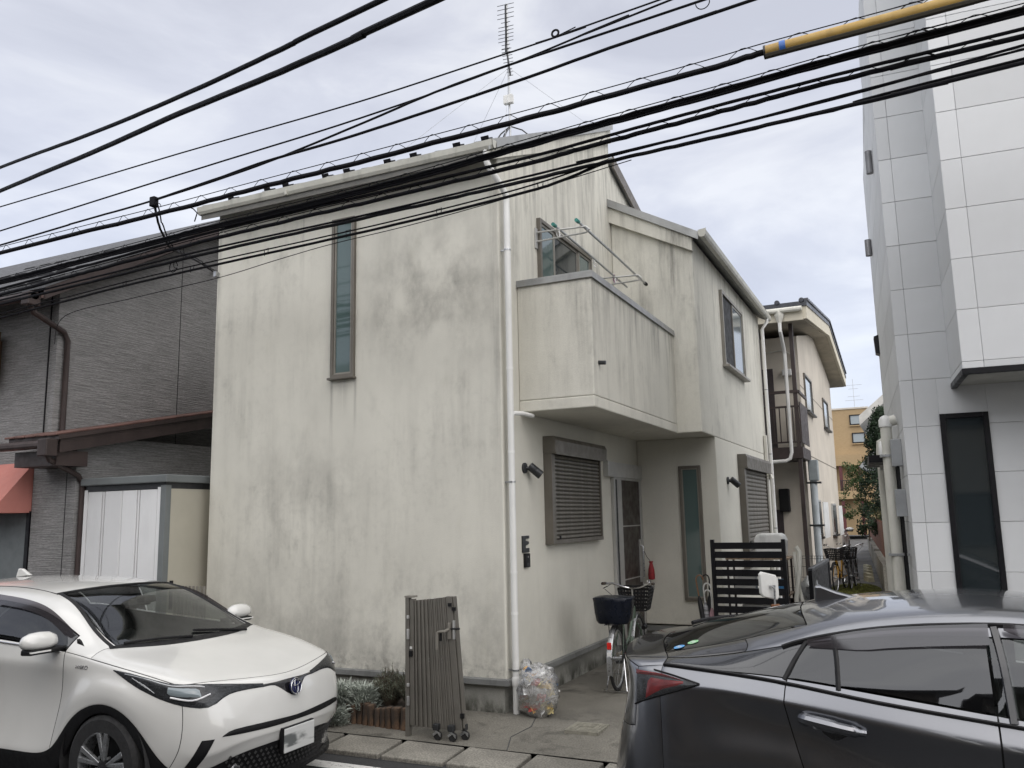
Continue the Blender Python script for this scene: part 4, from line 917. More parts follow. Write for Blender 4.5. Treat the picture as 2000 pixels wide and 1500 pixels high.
for i in range(n1):
    wt, wb_ = .019, .024; slat(tx, tx+wt*.86, bx_, bx_+wb_*.80, -.862+(i % 2)*.012, .055, 1.125+.002*i, .035)
    tx += wt; bx_ += wb_
for i in range(n2):
    wt, wb_ = .0150, .0182; slat(tx, tx+wt*.86, bx_, bx_+wb_*.86, -.858+(i % 3)*.004, .06, 1.14+.0018*i, .035)
    tx += wt; bx_ += wb_
E1 = slat(tx+.002, tx+.062, bx_+.002, bx_+.066, -.850, .055, 1.165, .04, name='end_stile')
E2 = slat(tx+.066, tx+.080, bx_+.072, bx_+.086, -.840, .055, 1.165, .055, name='end_stile')
for z in (.98, .86, .80, .39, .28, .23): MB().box(-.565, -.545, -.892, -.872, z-.014-(.03 if z in (.86, .28) else 0), z+.014).build('hinge', SILVER, gt, bevel=.002)
MB().box(-.542, -.522, -.876, -.862, .70, .72).build('label_plate', WHITEPLASTIC, gt); MB().box(-.545, -.515, -.884, -.862, .635, .685).build('latch', BLACKPLASTIC, gt, bevel=.004)
hx = tx+.012
HD = MB().box(hx+.018, hx+.045, -.872, -.850, .80, .94).build('handle_plate', BRONZE_L, gt, bevel=.003)
MB().tube([(hx+.03, -.875, .885), (hx+.02, -.93, .875), (hx-.02, -.945, .87), (hx-.045, -.945, .865), (hx-.05, -.945, .72)], .012, 8).build('handle', BRONZE_L, gt, smooth=True)
MB().box(hx-.03, hx-.012, -.935, -.91, .79, .86).build('handle_lock', BLACKPLASTIC, gt, bevel=.004)
MB().box(hx+.065, hx+.082, -.86, -.84, .80, .96).build('strike_plate', SILVER, gt)
MB().tube([(hx+.05, -.86, .89), (hx+.13, -.85, .89)], .009, 8).build('bolt', BLACKMETAL, gt)
for (x, z) in ((tx+.03, 1.08), (tx+.07, 1.045)): MB().box(x, x+.035, -.862, -.845, z, z+.03).build('stopper', BLACKPLASTIC, gt)
MB().box(bx_+.055, bx_+.09, -.86, -.84, .14, .18).build('stopper', BLACKPLASTIC, gt)
for (x, s_) in ((-.29, 0), (-.27, .035)): pass
for (x, z) in ((tx-.16, .60), (tx-.03, .60)):
    for dz in (0, .028): MB().lathe([(.004, 0), (.004, .006)], (x, -.868, z+dz), 'y', 8).build('screw', CHROME, gt)
def caster(x, y):
    c_ = MB().box(x-.028, x+.028, y-.024, y+.024, .03, .085).build('caster', DARKSTEEL, gt, bevel=.006)
    MB().tube([(x-.01, y, .03), (x-.01, y, -.005)], .011, 8).build('caster_stem', STEEL, c_)
    MB().lathe([(.036, -.014), (.040, -.009), (.040, .009), (.036, .014)], (x+.012, y, -.012), 'y', 18).build('caster_wheel', RUBBER, c_, smooth=True)
    MB().prism([(x-.03, .0), (x+.01, .03), (x+.05, .01), (x+.05, -.02), (x+.02, .012), (x-.02, -.015)], 'y', y-.022, y-.017).build('caster_fork', STEEL, c_)
caster(-.265, -.880); caster(-.115, -.880); caster(-.035, -.80)
# ------------------------------------------------------------------ rubbish bag
bg = thing('rubbish_bag', 'clear plastic rubbish bag full of colourful packaging beside the downpipe', 'rubbish bag', (.31, .05, 0))
random.seed(5)
def lump(c, rx, ry, rz_, n=20, mrows=14, amp=.06, f=None, seed=0):
    from mathutils import noise as mn
    m = MB()
    for j in range(mrows+1):
        t = pi*j/mrows
        for i in range(n):
            a = 2*pi*i/n; d = Vector((sin(t)*cos(a), sin(t)*sin(a), cos(t)))
            k = 1+amp*mn.noise(d*2.2+Vector((seed, 0, 0)))*2+amp*mn.noise(d*5+Vector((seed, 3, 0)))*1.6+amp*.7*mn.noise(d*11+Vector((seed, 9, 0)))
            if f: k *= f(d)
            m.v.append((c[0]+d.x*rx*k, c[1]+d.y*ry*k, c[2]+d.z*rz_*k))
    for j in range(mrows):
        for i in range(n): m.f.append((j*n+i, j*n+(i+1) % n, (j+1)*n+(i+1) % n, (j+1)*n+i))
    return m
lump((.30, .06, .26), .20, .17, .275, 40, 30, .07, lambda d: 1-.28*max(0, d.z)**2+.10*max(0, -d.z), 2).build('bag_film', BAGFILM, bg, smooth=True, angle=60, recalc=False)
lump((.16, .10, .43), .06, .06, .07, 16, 12, .12, None, 6).build('tied_ear', BAGFILM, bg, smooth=True, angle=60, recalc=False)
cols = [(0.55, 0.40, 0.12), (0.66, 0.66, 0.65), (0.42, 0.07, 0.06), (0.70, 0.70, 0.68), (0.58, 0.50, 0.26), (0.68, 0.69, 0.70), (0.10, 0.17, 0.30), (0.70, 0.70, 0.70), (0.50, 0.30, 0.12)]
for i in range(44):
    z = random.uniform(.05, .42); R_ = .145*(1-((z-.2)/.30)**2)**.5 if abs((z-.2)/.30) < 1 else .04
    a = random.uniform(pi*.8, pi*2.3); c = Vector((.30+cos(a)*R_*1.05, .06+sin(a)*R_*.9, z))
    u = Vector((random.gauss(0, 1), random.gauss(0, 1), random.gauss(0, 1))).normalized(); v = u.orthogonal().normalized()
    s1, s2 = random.uniform(.03, .075), random.uniform(.02, .05); m = MB(); K = 4
    for p_ in range(K+1):
        for q in range(K+1):
            m.v.append(tuple(c+u*s1*(p_/K*2-1)+v*s2*(q/K*2-1)+u.cross(v)*random.uniform(-.012, .012)))
    for p_ in range(K):
        for q in range(K): m.f.append((p_*(K+1)+q, p_*(K+1)+q+1, (p_+1)*(K+1)+q+1, (p_+1)*(K+1)+q))
    ci = i % len(cols)
    m.build('wrapper', pm('wrapper_%d' % ci, cols[ci], .35, var=.25, vs=25), bg, recalc=False)
# utility cover set in the yard
uc = thing('utility_cover', 'square pale metal utility cover set in the concrete', 'utility cover', (.89, -.22, 0))
MB().box(.735, 1.045, -.385, -.065, -.03, -.008+.014).build('rim', pm('pale_cast_metal', (0.235, 0.225, 0.185), 0.7, .2, var=.2, vs=20, dirt=.5), uc)
pat = MB()
for i in range(7):
    for j in range(7):
        x, y = .77+i*.04, -.35+j*.04
        if (i, j) not in ((3, 3), (2, 3), (4, 3)): pat.box(x-.016, x+.016, y-.016, y+.016, .006, .010)
pat.box(.80, .98, -.235, -.225, .006, .011)
tag(pat.build('tread_stud', pm('pale_cast_metal', (0.235, 0.225, 0.185), 0.7), uc), kind='stuff')
# ------------------------------------------------------------------ brick edging and plants
be = thing('brick_edging', 'row of upright old bricks edging the planting bed', 'edging', (-1.05, -.6, 0))
bme = MB().box(-.028, .028, -.045, .045, 0, .205).mesh('brick'); bme.materials.append(BRICK)
for i in range(10):
    o = inst('brick', bme, be, (-1.36+i*.070+(.012 if i == 8 else .028 if i > 8 else 0), -.64-.006*i+random.uniform(-.008, .008), -.06+random.uniform(-.028, .012)), (random.uniform(-.08, .08), random.uniform(-.06, .06), random.uniform(-.12, .12)), ((1.0 if i != 8 else 1.5), 1, random.uniform(.90, 1.03)))
    b = o.modifiers.new('bevel', 'BEVEL'); b.width = .011; b.segments = 3
MB().box(-2.4, -.72, -.62, -.0, -.04, .10).build('soil', pm('dark_soil', (0.035, 0.025, 0.018), .95, var=.4, vs=20, bump=.6, bs=50), be)
def strap_leaves(mb, base, n, spread, h, wid, droop, lobes=0):
    for i in range(n):
        a = random.random()*2*pi; r = random.random()**.6; s = spread*r
        b0 = Vector(base)+Vector((cos(a)*s*.55, sin(a)*s*.5, random.random()*h*.55)); d = Vector((cos(a)*random.uniform(.2, 1)*droop, sin(a)*random.uniform(.2, 1)*droop, random.uniform(.35, 1))).normalized()
        L_ = random.uniform(.04, .095)*h/.28; side = d.cross(Vector((random.gauss(0, 1), random.gauss(0, 1), random.gauss(0, 1)))).normalized()*wid*random.uniform(.6, 1.2)
        p1 = b0+d*L_*.5; p2 = b0+d*L_+Vector((0, 0, -L_*.35*random.random()))
        mb.add([b0-side*.4, b0+side*.4, p1+side, p2, p1-side], [(0, 1, 2, 4), (4, 2, 3)])
random.seed(21)
for (x, y, sp, hh, n, lab) in ((-1.50, -.60, .30, .36, 2400, 'silver leaved plant spilling over the bed beside the white car bumper'), (-1.25, -.56, .26, .36, 1500, 'silver leaved plant behind the first bricks of the edging')):
    t = thing('silver_plant', lab, 'plant', (x, y, .06), group='silver plants in the bed')
    mb = MB(); strap_leaves(mb, (x, y, .06), n, sp, hh, .0062, 1.1); mb.build('foliage', LEAF_SILVER, t, recalc=False)
    st = MB()
    for i in range(12):
        a = random.random()*2*pi; st.tube([(x, y, .05), (x+cos(a)*sp*.4, y+sin(a)*sp*.4, .05+hh*.6)], .004, 4)
    st.build('stem', LEAF_SILVER, t)
mb = MB(); 
t = thing('silver_plant', 'silver plant trailing down to the ground left of the bricks', 'plant', (-1.48, -.76, -.05), group='silver plants in the bed')
strap_leaves(mb, (-1.46, -.76, -.05), 1300, .24, .26, .0062, 1.6); mb.build('foliage', LEAF_SILVER, t, recalc=False)
for (x, y, hh, lab) in ((-1.02, -.46, .44, 'dark wiry lavender bush, the left of the two'), (-.76, -.46, .46, 'dark wiry lavender bush directly behind the gate post')):
    t = thing('lavender_bush', lab, 'plant', (x, y, .08), group='lavender bushes in the bed')
    stx, lf = MB(), MB()
    for i in range(200):
        a = random.random()*2*pi; r = random.random()**.5; ex = Vector((cos(a)*r*.21, sin(a)*r*.16, hh*(1-.45*r)*random.uniform(.75, 1)))
        b0 = Vector((x+cos(a)*.03, y+sin(a)*.03, .07)); q = Vector((x, y, .07))+ex; mid = b0.lerp(q, .5)+Vector((random.uniform(-.02, .02), random.uniform(-.02, .02), .02))
        stx.tube([b0, mid, q], .0022, 3, caps=False)
        for k in range(16):
            u = random.uniform(.3, 1.02); pp = (mid.lerp(q, (u-.5)*2) if u > .5 else b0.lerp(mid, u*2)); d = Vector((random.gauss(0, .6), random.gauss(0, .6), random.uniform(.2, 1))).normalized()*random.uniform(.018, .04)
            sd_ = d.cross(Vector((random.gauss(0, 1), random.gauss(0, 1), 0))).normalized()*.0035
            lf.add([pp-sd_, pp+sd_, pp+d], [(0, 1, 2)])
    stx.build('stem', STALK_DRY, t, recalc=False); lf.build('foliage', LEAF_LAV, t, recalc=False)
# ------------------------------------------------------------------ bicycles
def bicycle(name, label, loc, rz_, framecol, detail=True, group=None, rear_cover=True):
    B = thing(name, label, 'bicycle', loc, rz_, group, local=True)
    R_ = .33; fm = framecol
    def wheel(x, nm):
        Wl = MB().tube(arc((x, 0, R_), R_-.017, 0, 2*pi, 40, 'xz')[:-1], .019, 8, closed=True).build('wheel', RUBBER, B, smooth=True)
        MB().tube(arc((x, 0, R_), R_-.040, 0, 2*pi, 40, 'xz')[:-1], .010, 6, closed=True).build('rim', STEEL, Wl, smooth=True)
        sp = MB()
        for i in range(28):
            a = 2*pi*i/28; sp.tube([(x+.018*cos(a+.6), (.025 if i % 2 else -.025), R_+.018*sin(a+.6)), (x+(R_-.045)*cos(a), 0, R_+(R_-.045)*sin(a))], .0013, 3, caps=False)
        sp.build('spokes', STEEL, Wl)
        MB().tube([(x, -.05, R_), (x, .05, R_)], .020, 10).build('hub', STEEL, Wl, smooth=True)
        return Wl
    rx, fx = 0, 1.08
    wheel(rx, 'rear'); wheel(fx, 'front')
    BBp, ST, HT0, HT1 = Vector((.44, 0, .28)), Vector((.27, 0, .74)), Vector((.93, 0, .60)), Vector((.89, 0, .78))
    fr = MB(); fr.tube([BBp, ST], .017, 10); fr.tube([HT0, HT1], .021, 10)
    fr.tube([BBp, Vector((.62, 0, .33)), Vector((.80, 0, .48)), HT0], .022, 10); fr.tube([Vector((.39, 0, .42)), Vector((.6, 0, .47)), HT1-Vector((0, 0, .04))], .018, 10)
    for s_ in (-1, 1):
        fr.tube([BBp+Vector((0, s_*.03, 0)), Vector((0, s_*.06, .33))], .010, 8); fr.tube([ST+Vector((.02, s_*.015, -.06)), Vector((0, s_*.06, .33))], .008, 8)
        fr.tube([HT0+Vector((0, s_*.03, -.02)), Vector((1.0, s_*.05, .5)), Vector((fx, s_*.055, .33))], .011, 8)
    fr.build('frame', fm, B, smooth=True)
    for (x, a0, a1) in ((0, radians(15), radians(200)), (fx, radians(35), radians(205))):
        f_ = MB(); P = arc((x, 0, R_), R_+.03, a0, a1, 18, 'xz')
        for i in range(18):
            (x0, _, z0), (x1, _, z1) = P[i], P[i+1]; f_.add([(x0, -.028, z0-.006), (x0, 0, z0+.006), (x0, .028, z0-.006), (x1, -.028, z1-.006), (x1, 0, z1+.006), (x1, .028, z1-.006)], [(0, 1, 4, 3), (1, 2, 5, 4)])
        f_.build('mudguard', STEEL if detail else BLACKPLASTIC, B, smooth=True)
    MB().tube([ST, Vector((.25, 0, .84))], .013, 8).build('seat_post', CHROME, B, smooth=True)
    sd2 = MB(); n = 14
    pr_ = [(.10, .10), (.05, .115), (-.02, .09), (-.09, .04), (-.15, .018)]
    for j, zz in enumerate((.0, .045)):
        for (u, wd_) in pr_: sd2.v += [(.22-u+.02, -wd_*(1-.25*j), .85+zz), (.22-u+.02, wd_*(1-.25*j), .85+zz)]
    for j in range(4):
        a = 2*j; sd2.f += [(a, a+2, a+3, a+1), (a+10, a+11, a+13, a+12), (a, a+10, a+12, a+2), (a+1, a+3, a+13, a+11)]
    sd2.f += [(0, 1, 11, 10), (8, 18, 19, 9)]
    sd2.build('saddle', BLACKPLASTIC, B, smooth=True, bevel=.012)
    MB().tube([HT1, Vector((.86, 0, .98))], .012, 8).build('stem', CHROME, B, smooth=True)
    hb = [(.62, -.29, 1.06), (.70, -.285, 1.055), (.80, -.22, 1.05), (.88, -.10, 1.0), (.89, 0, .98), (.88, .10, 1.0), (.80, .22, 1.05), (.70, .285, 1.055), (.62, .29, 1.06)]
    MB().tube(hb, .0115, 8).build('handlebar', CHROME, B, smooth=True)
    for s_ in (-1, 1):
        MB().tube([(.60, s_*.291, 1.061), (.72, s_*.283, 1.055)], .017, 10).build('grip', pm('brown_grip', (0.04, 0.028, 0.02), .6), B, smooth=True)
        MB().tube([(.80, s_*.23, 1.045), (.76, s_*.27, 1.02), (.66, s_*.30, 1.0)], .006, 6).build('brake_lever', CHROME, B, smooth=True)
    MB().tube([(.80, -.21, 1.06), (.80, -.21, 1.09)], .022, 12).build('bell', CHROME, B, smooth=True)
    # front basket: woven strips
    bk_ = MB(); x0, x1, w0, w1, z0, z1 = .93, 1.22, .14, .185, .73, .98
    def ring(z):
        t = (z-z0)/(z1-z0); w_ = w0+(w1-w0)*t; a = x0-.03*t; b = x1-.05+.08*t
        return [(a, -w_, z), (b, -w_, z), (b, w_, z), (a, w_, z)]
    for z in [z0+i*(z1-z0)/6 for i in range(7)]:
        P = ring(z)
        for i in range(4): bk_.beam(P[i], P[(i+1) % 4], .006, .014 if z < z1-.01 else .022)
    for i in range(4):
        P, Q = ring(z0), ring(z1)
        for k in range(9):
            u = k/9; bk_.beam(Vector(P[i]).lerp(Vector(P[(i+1) % 4]), u), Vector(Q[i]).lerp(Vector(Q[(i+1) % 4]), u), .012, .005, (0, 1, .1) if i % 2 == 0 else (1, 0, .1))
    for k in range(6): y = -w0+k*2*w0/5; bk_.beam((x0, y, z0), (x1-.05, y, z0), .012, .005)
    bk_.build('front_basket', BLACKPLASTIC, B)
    rk = MB()
    for s_ in (-1, 1): rk.tube([(.25, s_*.06, .70), (-.22, s_*.07, .70)], .006, 6); rk.tube([(-.05, s_*.07, .70), (0, s_*.065, .33)], .005, 6)
    for x in (.2, .0, -.2): rk.tube([(x, -.065, .70), (x, .065, .70)], .005, 6)
    rk.build('rear_rack', BLACKMETAL, B, smooth=True)
    if rear_cover:
        c = MB(); prof_ = [(0, .80), (.03, .90), (.12, .98), (.22, 1.02), (.265, 1.06), (.272, 1.02), (.274, .6)]
        for (dz, k) in prof_:
            for (u, v_) in ((-1, -.75), (-.75, -1), (0, -1.03), (.75, -1), (1, -.75), (1.02, 0), (1, .75), (.75, 1), (0, 1.03), (-.75, 1), (-1, .75), (-1.02, 0)):
                c.v.append((-.06+u*.155*k, v_*.19*k, .705+dz+random.uniform(-.004, .004)))
        for j in range(len(prof_)-1):
            for i in range(12): c.f.append((j*12+i, j*12+(i+1) % 12, (j+1)*12+(i+1) % 12, (j+1)*12+i))
        c.f.append(tuple(range(12))[::-1]); e_ = (len(prof_)-1)*12; c.f.append(tuple(e_+i for i in range(12)))
        RC = c.build('rear_basket_cover', pm('navy_cover', (0.004, 0.006, 0.012), .34, spec=.3, var=.2, vs=9, bump=.6, bs=14, stretch=(1, 1, .4)), B, smooth=True, angle=50)
    MB().box(-.345, -.335, -.024, .024, .47, .54).build('reflector', pm('red_reflector', (0.55, 0.02, 0.015), .2), B, bevel=.004)
    MB().box(-.352, -.346, -.02, .02, .36, .44).build('reflector_plate', WHITEPLASTIC, B)
    cr = MB(); cr.tube([(.44, -.07, .28), (.44, .07, .28)], .014, 8)
    cr.tube([(.44, .075, .28), (.56, .08, .20)], .009, 6); cr.tube([(.44, -.075, .28), (.32, -.08, .36)], .009, 6)
    cr.build('crank', CHROME, B, smooth=True)
    MB().lathe([(.09, -.003), (.09, .003)], (.44, -.055, .28), 'y', 24).build('chainring', STEEL, B)
    for (x, y, z) in ((.56, .115, .20), (.32, -.115, .36)): MB().box(x-.04, x+.04, y-.035, y+.035, z-.012, z+.012).build('pedal', BLACKPLASTIC, B, bevel=.004)
    MB().prism([(-.06, .30), (.50, .20), (.55, .26), (.50, .37), (-.02, .37)], 'y', -.075, -.055).build('chain_guard', BLACKPLASTIC, B, bevel=.008)
    ks = MB()
    for s_ in (-1, 1): ks.tube([(0, s_*.07, .33), (-.08, s_*.11, .012)], .007, 6)
    ks.tube([(-.02, -.15, .010), (-.10, -.12, .010), (-.10, .12, .010), (-.02, .15, .010)], .007, 6)
    ks.build('kickstand', CHROME, B, smooth=True)
    MB().tube([(1.03, -.08, .52), (1.09, -.08, .53)], [.025, .038], 12).build('front_lamp', BLACKPLASTIC, B, smooth=True)
    MB().tube([(.62, .27, 1.0), (.75, .2, .9), (.9, .05, .75), (.85, .02, .5), (.5, .03, .33)], .0035, 5).build('brake_cable', BLACKPLASTIC, B)
    return B
bicycle('bicycle', 'green city bicycle with navy covered rear basket parked by the porch', (.665, 1.34, .01), radians(95), pm('sage_green_paint', (0.085, 0.115, 0.088), .35, .2))
bicycle('bicycle', 'yellow framed bicycle with a front basket on the alley moss', (2.02, 14.6, -.005), radians(-97), pm('yellow_paint', (0.42, 0.22, 0.02), .35), False, 'bicycles in the alley', False)
bicycle('bicycle', 'dark bicycle behind the yellow framed one in the alley', (2.20, 15.3, -.005), radians(-92), pm('dark_paint', (0.03, 0.03, 0.035), .35), False, 'bicycles in the alley', False)
# ------------------------------------------------------------------ black louvre screen and the things around it
sc = thing('slatted_screen', 'black horizontal slatted screen standing beside the porch', 'screen', (1.8, 3.0, 0))
for x in (1.385, 2.225): MB().box(x-.022, x+.022, 2.97, 3.03, -.0, 1.53).build('post', BLACKMETAL, sc, bevel=.003)
sm_ = MB().prism([(-.012, 0), (.012, .0), (.012, .036), (.004, .040), (.012, .044), (.012, .078), (-.012, .078)], 'x', 1.408, 2.203).mesh('slat'); sm_.materials.append(BLACKMETAL)
for i in range(13): inst('slat', sm_, sc, (0, 3.0, 1.416-i*.108), (0, 0, 0))
ac = thing('air_conditioner_unit', 'pale air conditioner outdoor unit behind the slatted screen', 'air conditioner', (1.95, 3.5, 0))
MB().box(1.62, 2.22, 3.42, 3.70, .08, .72).build('case', WHITEPLASTIC, ac, bevel=.012)
gr_ = MB()
for i in range(8): gr_.tube(arc((1.84, 3.415, .40), .03+.028*i, 0, 2*pi, 24, 'xz')[:-1], .003, 4, closed=True)
gr_.build('fan_grille', BLACKPLASTIC, ac)
for x in (1.70, 2.12): MB().box(x-.03, x+.03, 3.40, 3.72, 0, .08).build('foot', BLACKPLASTIC, ac)
rk = thing('storage_rack', 'low storage rack behind the slatted screen', 'rack', (1.9, 3.5, 0))
for x in (1.48, 2.20):
    for y in (3.38, 3.78): MB().box(x-.012, x+.012, y-.012, y+.012, 0, 1.28).build('leg', BROWNM, rk)
for z in (.84, 1.27): MB().box(1.46, 2.22, 3.36, 3.80, z, z+.02).build('shelf', TIMBER, rk)
def item(name, label, cat, mb, mat, bev=.006): return tag(mb.build(name, mat, bevel=bev), label, cat)
tb_ = MB(); tb_.prism([(1.83, 1.292), (2.17, 1.292), (2.185, 1.50), (2.16, 1.565), (2.12, 1.585), (1.88, 1.585), (1.84, 1.565), (1.815, 1.50)], 'y', 3.40, 3.74)
item('plastic_tub', 'white upturned plastic tub on top of the rack behind the black screen', 'tub', tb_, WHITEPLASTIC, .02)
item('carton', 'blue and white striped carton on the rack behind the black screen', 'box', MB().box(1.86, 2.16, 3.42, 3.66, .862, 1.02), pm('blue_carton', (0.06, 0.22, 0.45), .6, var=.5, vs=30, stretch=(1, .1, .1)))
item('watering_can', 'pale grey plastic jerrycan on the rack shelf', 'can', MB().box(1.54, 1.80, 3.44, 3.62, .862, 1.10).box(1.6, 1.74, 3.48, 3.58, 1.10, 1.14), WHITEPLASTIC, .02)
item('crate', 'yellow crate on the ground behind the black screen', 'crate', MB().box(1.62-.2, 1.60, 3.3, 3.38, .02, .22), pm('yellow_crate', (0.50, 0.33, 0.03), .5))
tag(MB().tube([(2.30, 3.5, 1.42), (2.34, 3.5, 1.36), (2.33, 3.45, 1.1), (2.28, 3.4, .8), (2.32, 3.4, .4), (2.3, 3.4, .0)], .03, 8).tube([(2.28, 3.5, 1.36), (2.30, 3.48, 1.0), (2.36, 3.42, .7), (2.40, 3.4, .3), (2.38, 3.4, 0)], .022, 8).build('wrapped_pipe', PVC_DIRTY, smooth=True), 'pale wrapped pipes rising at the right end of the black screen', 'pipe')
tag(lump((2.36, 4.15, .74), .17, .17, .25, 22, 16, .10, None, 12).build('cover_bundle', pm('silver_cover', (0.28, 0.285, 0.28), .35, .4, var=.3, vs=8, bump=.8, bs=9), smooth=True, angle=60), 'crumpled silver cover bundle between the pipes and black panel', 'cover')
tag(MB().box(2.20, 2.5, 3.98, 4.32, 0, .50).build('plastic_bin', WHITEPLASTIC, bevel=.02), 'pale plastic bin under the crumpled silver cover', 'bin')
bp = thing('black_panel_gate', 'black metal panel gate with peeling paint standing edge-on to the alley', 'gate', (2.4, 4.6, 0))
MB().box(2.415, 2.44, 3.72, 5.95, .05, 1.10).build('panel', BLACKMETAL, bp)
MB().box(2.40, 2.455, 3.70, 5.97, 1.10, 1.15).build('top_rail', pm('grey_top_rail', (0.07, 0.075, 0.085), .35, .4), bp, bevel=.008)
for y in (3.71, 5.96): MB().box(2.405, 2.45, y-.025, y+.025, 0, 1.12).build('post', BLACKMETAL, bp)
pp = MB()
for (y, z, a, b) in ((4.35, .92, .06, .10), (4.42, .72, .10, .12), (4.36, .50, .05, .14)): pp.add([(2.442, y-a/2, z), (2.442, y, z-b/2), (2.442, y+a/2, z+.02), (2.442, y+a*.1, z+b/2)], [(0, 1, 2, 3)])
pp.build('peeled_patch', pm('peeled_grey', (0.30, 0.30, 0.29), .7), bp)
mf = thing('mesh_fence', 'thin wire mesh fence panel in front of the cream apartment', 'fence', (1.75, 9.75, 0))
wm = MB()
for i in range(15): x = 1.30+i*.055; wm.tube([(x, 9.8, .1), (x, 9.8, 1.0)], .0035, 4)
for z in (.2, .4, .6, .8, .95, 1.0): wm.tube([(1.28, 9.8, z), (2.1, 9.8, z)], .004, 4)
wm.build('wire_mesh', DARKSTEEL, mf)
for x in (1.28, 2.1): MB().tube([(x, 9.8, 0), (x, 9.8, 1.03)], .02, 8).build('post', BLACKMETAL, mf, smooth=True)
# driveway mirror on its post, seen from the back
dm = thing('driveway_mirror', 'square white backed driveway mirror on a rusty bracket and post', 'mirror', (2.44, .5, 0))
mb = MB(); d_ = Vector((.80, .6, 0)).normalized(); u_ = Vector((0, .0, 1)); nrm = d_.cross(u_)
c_ = Vector((2.415, .5, 1.19)); P = []
for (a, b) in ((-1, -.75), (-.75, -1), (.75, -1), (1, -.75), (1, .75), (.75, 1), (-.75, 1), (-1, .75)): P.append((a*.085, b*.105))
lay = [(-.012, 1.0), (-.012, 1.06), (.010, 1.06), (.022, .98), (.024, .80)]
for (h, k) in lay:
    for (a, b) in P: mb.v.append(tuple(c_+d_*a*k+u_*(b*k-a*.25*k)+nrm*h))
for j in range(len(lay)-1):
    for i in range(8): mb.f.append((j*8+i, j*8+(i+1) % 8, (j+1)*8+(i+1) % 8, (j+1)*8+i))
mb.f.append(tuple(range(8))); mb.f.append(tuple(32+i for i in range(8)))
mb.build('mirror_back', WHITEPLASTIC, dm, smooth=True, angle=30)
MB().tube([tuple(c_+nrm*.02), tuple(c_+nrm*.06), (2.47, .47, 1.17)], .010, 8).tube([(2.47, .47, 1.20), (2.462, .48, 1.00)], .009, 8).build('bracket', STEEL, dm, smooth=True)
MB().box(2.43, 2.50, .45, .53, .96, 1.03).build('clamp', RUST, dm, bevel=.008)
MB().box(2.425, 2.505, .455, .535, 0, .985).build('post', TIMBER, dm, bevel=.004)
# umbrella stand
us = thing('umbrella_stand', 'white umbrella stand with dark spots beside the black screen', 'umbrella stand', (1.23, 3.2, 0))
u = MB(); u.prism([(1.16, 3.12), (1.31, 3.12), (1.31, 3.28), (1.16, 3.28)], 'z', 0, .55); u.build('box', WHITEPLASTIC, us, bevel=.006)
spt = MB()
for (x, z, r) in ((1.19, .50, .012), (1.22, .46, .015), (1.27, .49, .012), (1.28, .43, .016), (1.20, .40, .013), (1.25, .38, .012)): spt.lathe([(r, 0), (r, .002)], (x, 3.117, z), 'y', 10)
spt.build('printed_spots', BLACKPLASTIC, us)
def umbrella(p0, p1, mat, hmat, label, hook):
    U = thing('umbrella', label, 'umbrella', p0, group='umbrellas in the stand')
    p0, p1 = Vector(p0), Vector(p1); d = (p1-p0).normalized(); m = MB()
    m.tube([p0, p0.lerp(p1, .1), p0.lerp(p1, .5), p0.lerp(p1, .72), p0.lerp(p1, .80)], [.008, .02, .035, .03, .012], 8); m.build('folded_canopy', mat, U, smooth=True)
    a = p0.lerp(p1, .78); h = [a, p1]
    for i in range(1, 8): t = pi*i/7; h.append(p1+Vector((hook*(1-cos(t))*.045, 0, .06*sin(t)+.01)))
    MB().tube(h, .009, 7).build('handle', hmat, U, smooth=True)
umbrella((1.24, 3.2, .10), (1.12, 3.16, 1.02), pm('black_nylon', (0.012, 0.012, 0.014), .6, bump=.4, bs=20), pm('bamboo', (0.20, 0.10, 0.05), .4), 'black folded umbrella with brown curved handle', 1)
umbrella((1.26, 3.18, .10), (1.20, 3.2, .92), pm('striped_nylon', (0.25, 0.25, 0.26), .6, var=.8, vs=30, stretch=(.2, .2, 1)), WHITEPLASTIC, 'grey patterned folded umbrella with white hooked handle', 1)
umbrella((1.22, 3.22, .10), (1.27, 3.24, 1.02), pm('black_nylon', (0.012, 0.012, 0.014), .6), BLACKPLASTIC, 'all black folded umbrella closest to the screen', -1)
umbrella((1.28, 3.21, .10), (1.30, 3.17, .84), pm('pink_nylon', (0.42, 0.25, 0.28), .5), WHITEPLASTIC, 'pale pink folded umbrella in the stand', -1)
rp_ = thing('red_pouch', 'small red bottle shaped pouch hanging beside the front door', 'pouch', (.12, 4.40, .9))
MB().lathe([(.020, .0), (.046, .01), (.050, .06), (.044, .14), (.030, .20), (.022, .23), (.034, .26)], (.19, 4.40, .93), 'z', 14).build('body', pm('red_cloth', (0.28, 0.025, 0.03), .7, var=.2, vs=20), rp_, smooth=True)
MB().tube([(.19, 4.40, 1.18), (.13, 4.41, 1.25), (.085, 4.40, 1.36)], .004, 5).build('cord', BLACKPLASTIC, rp_)
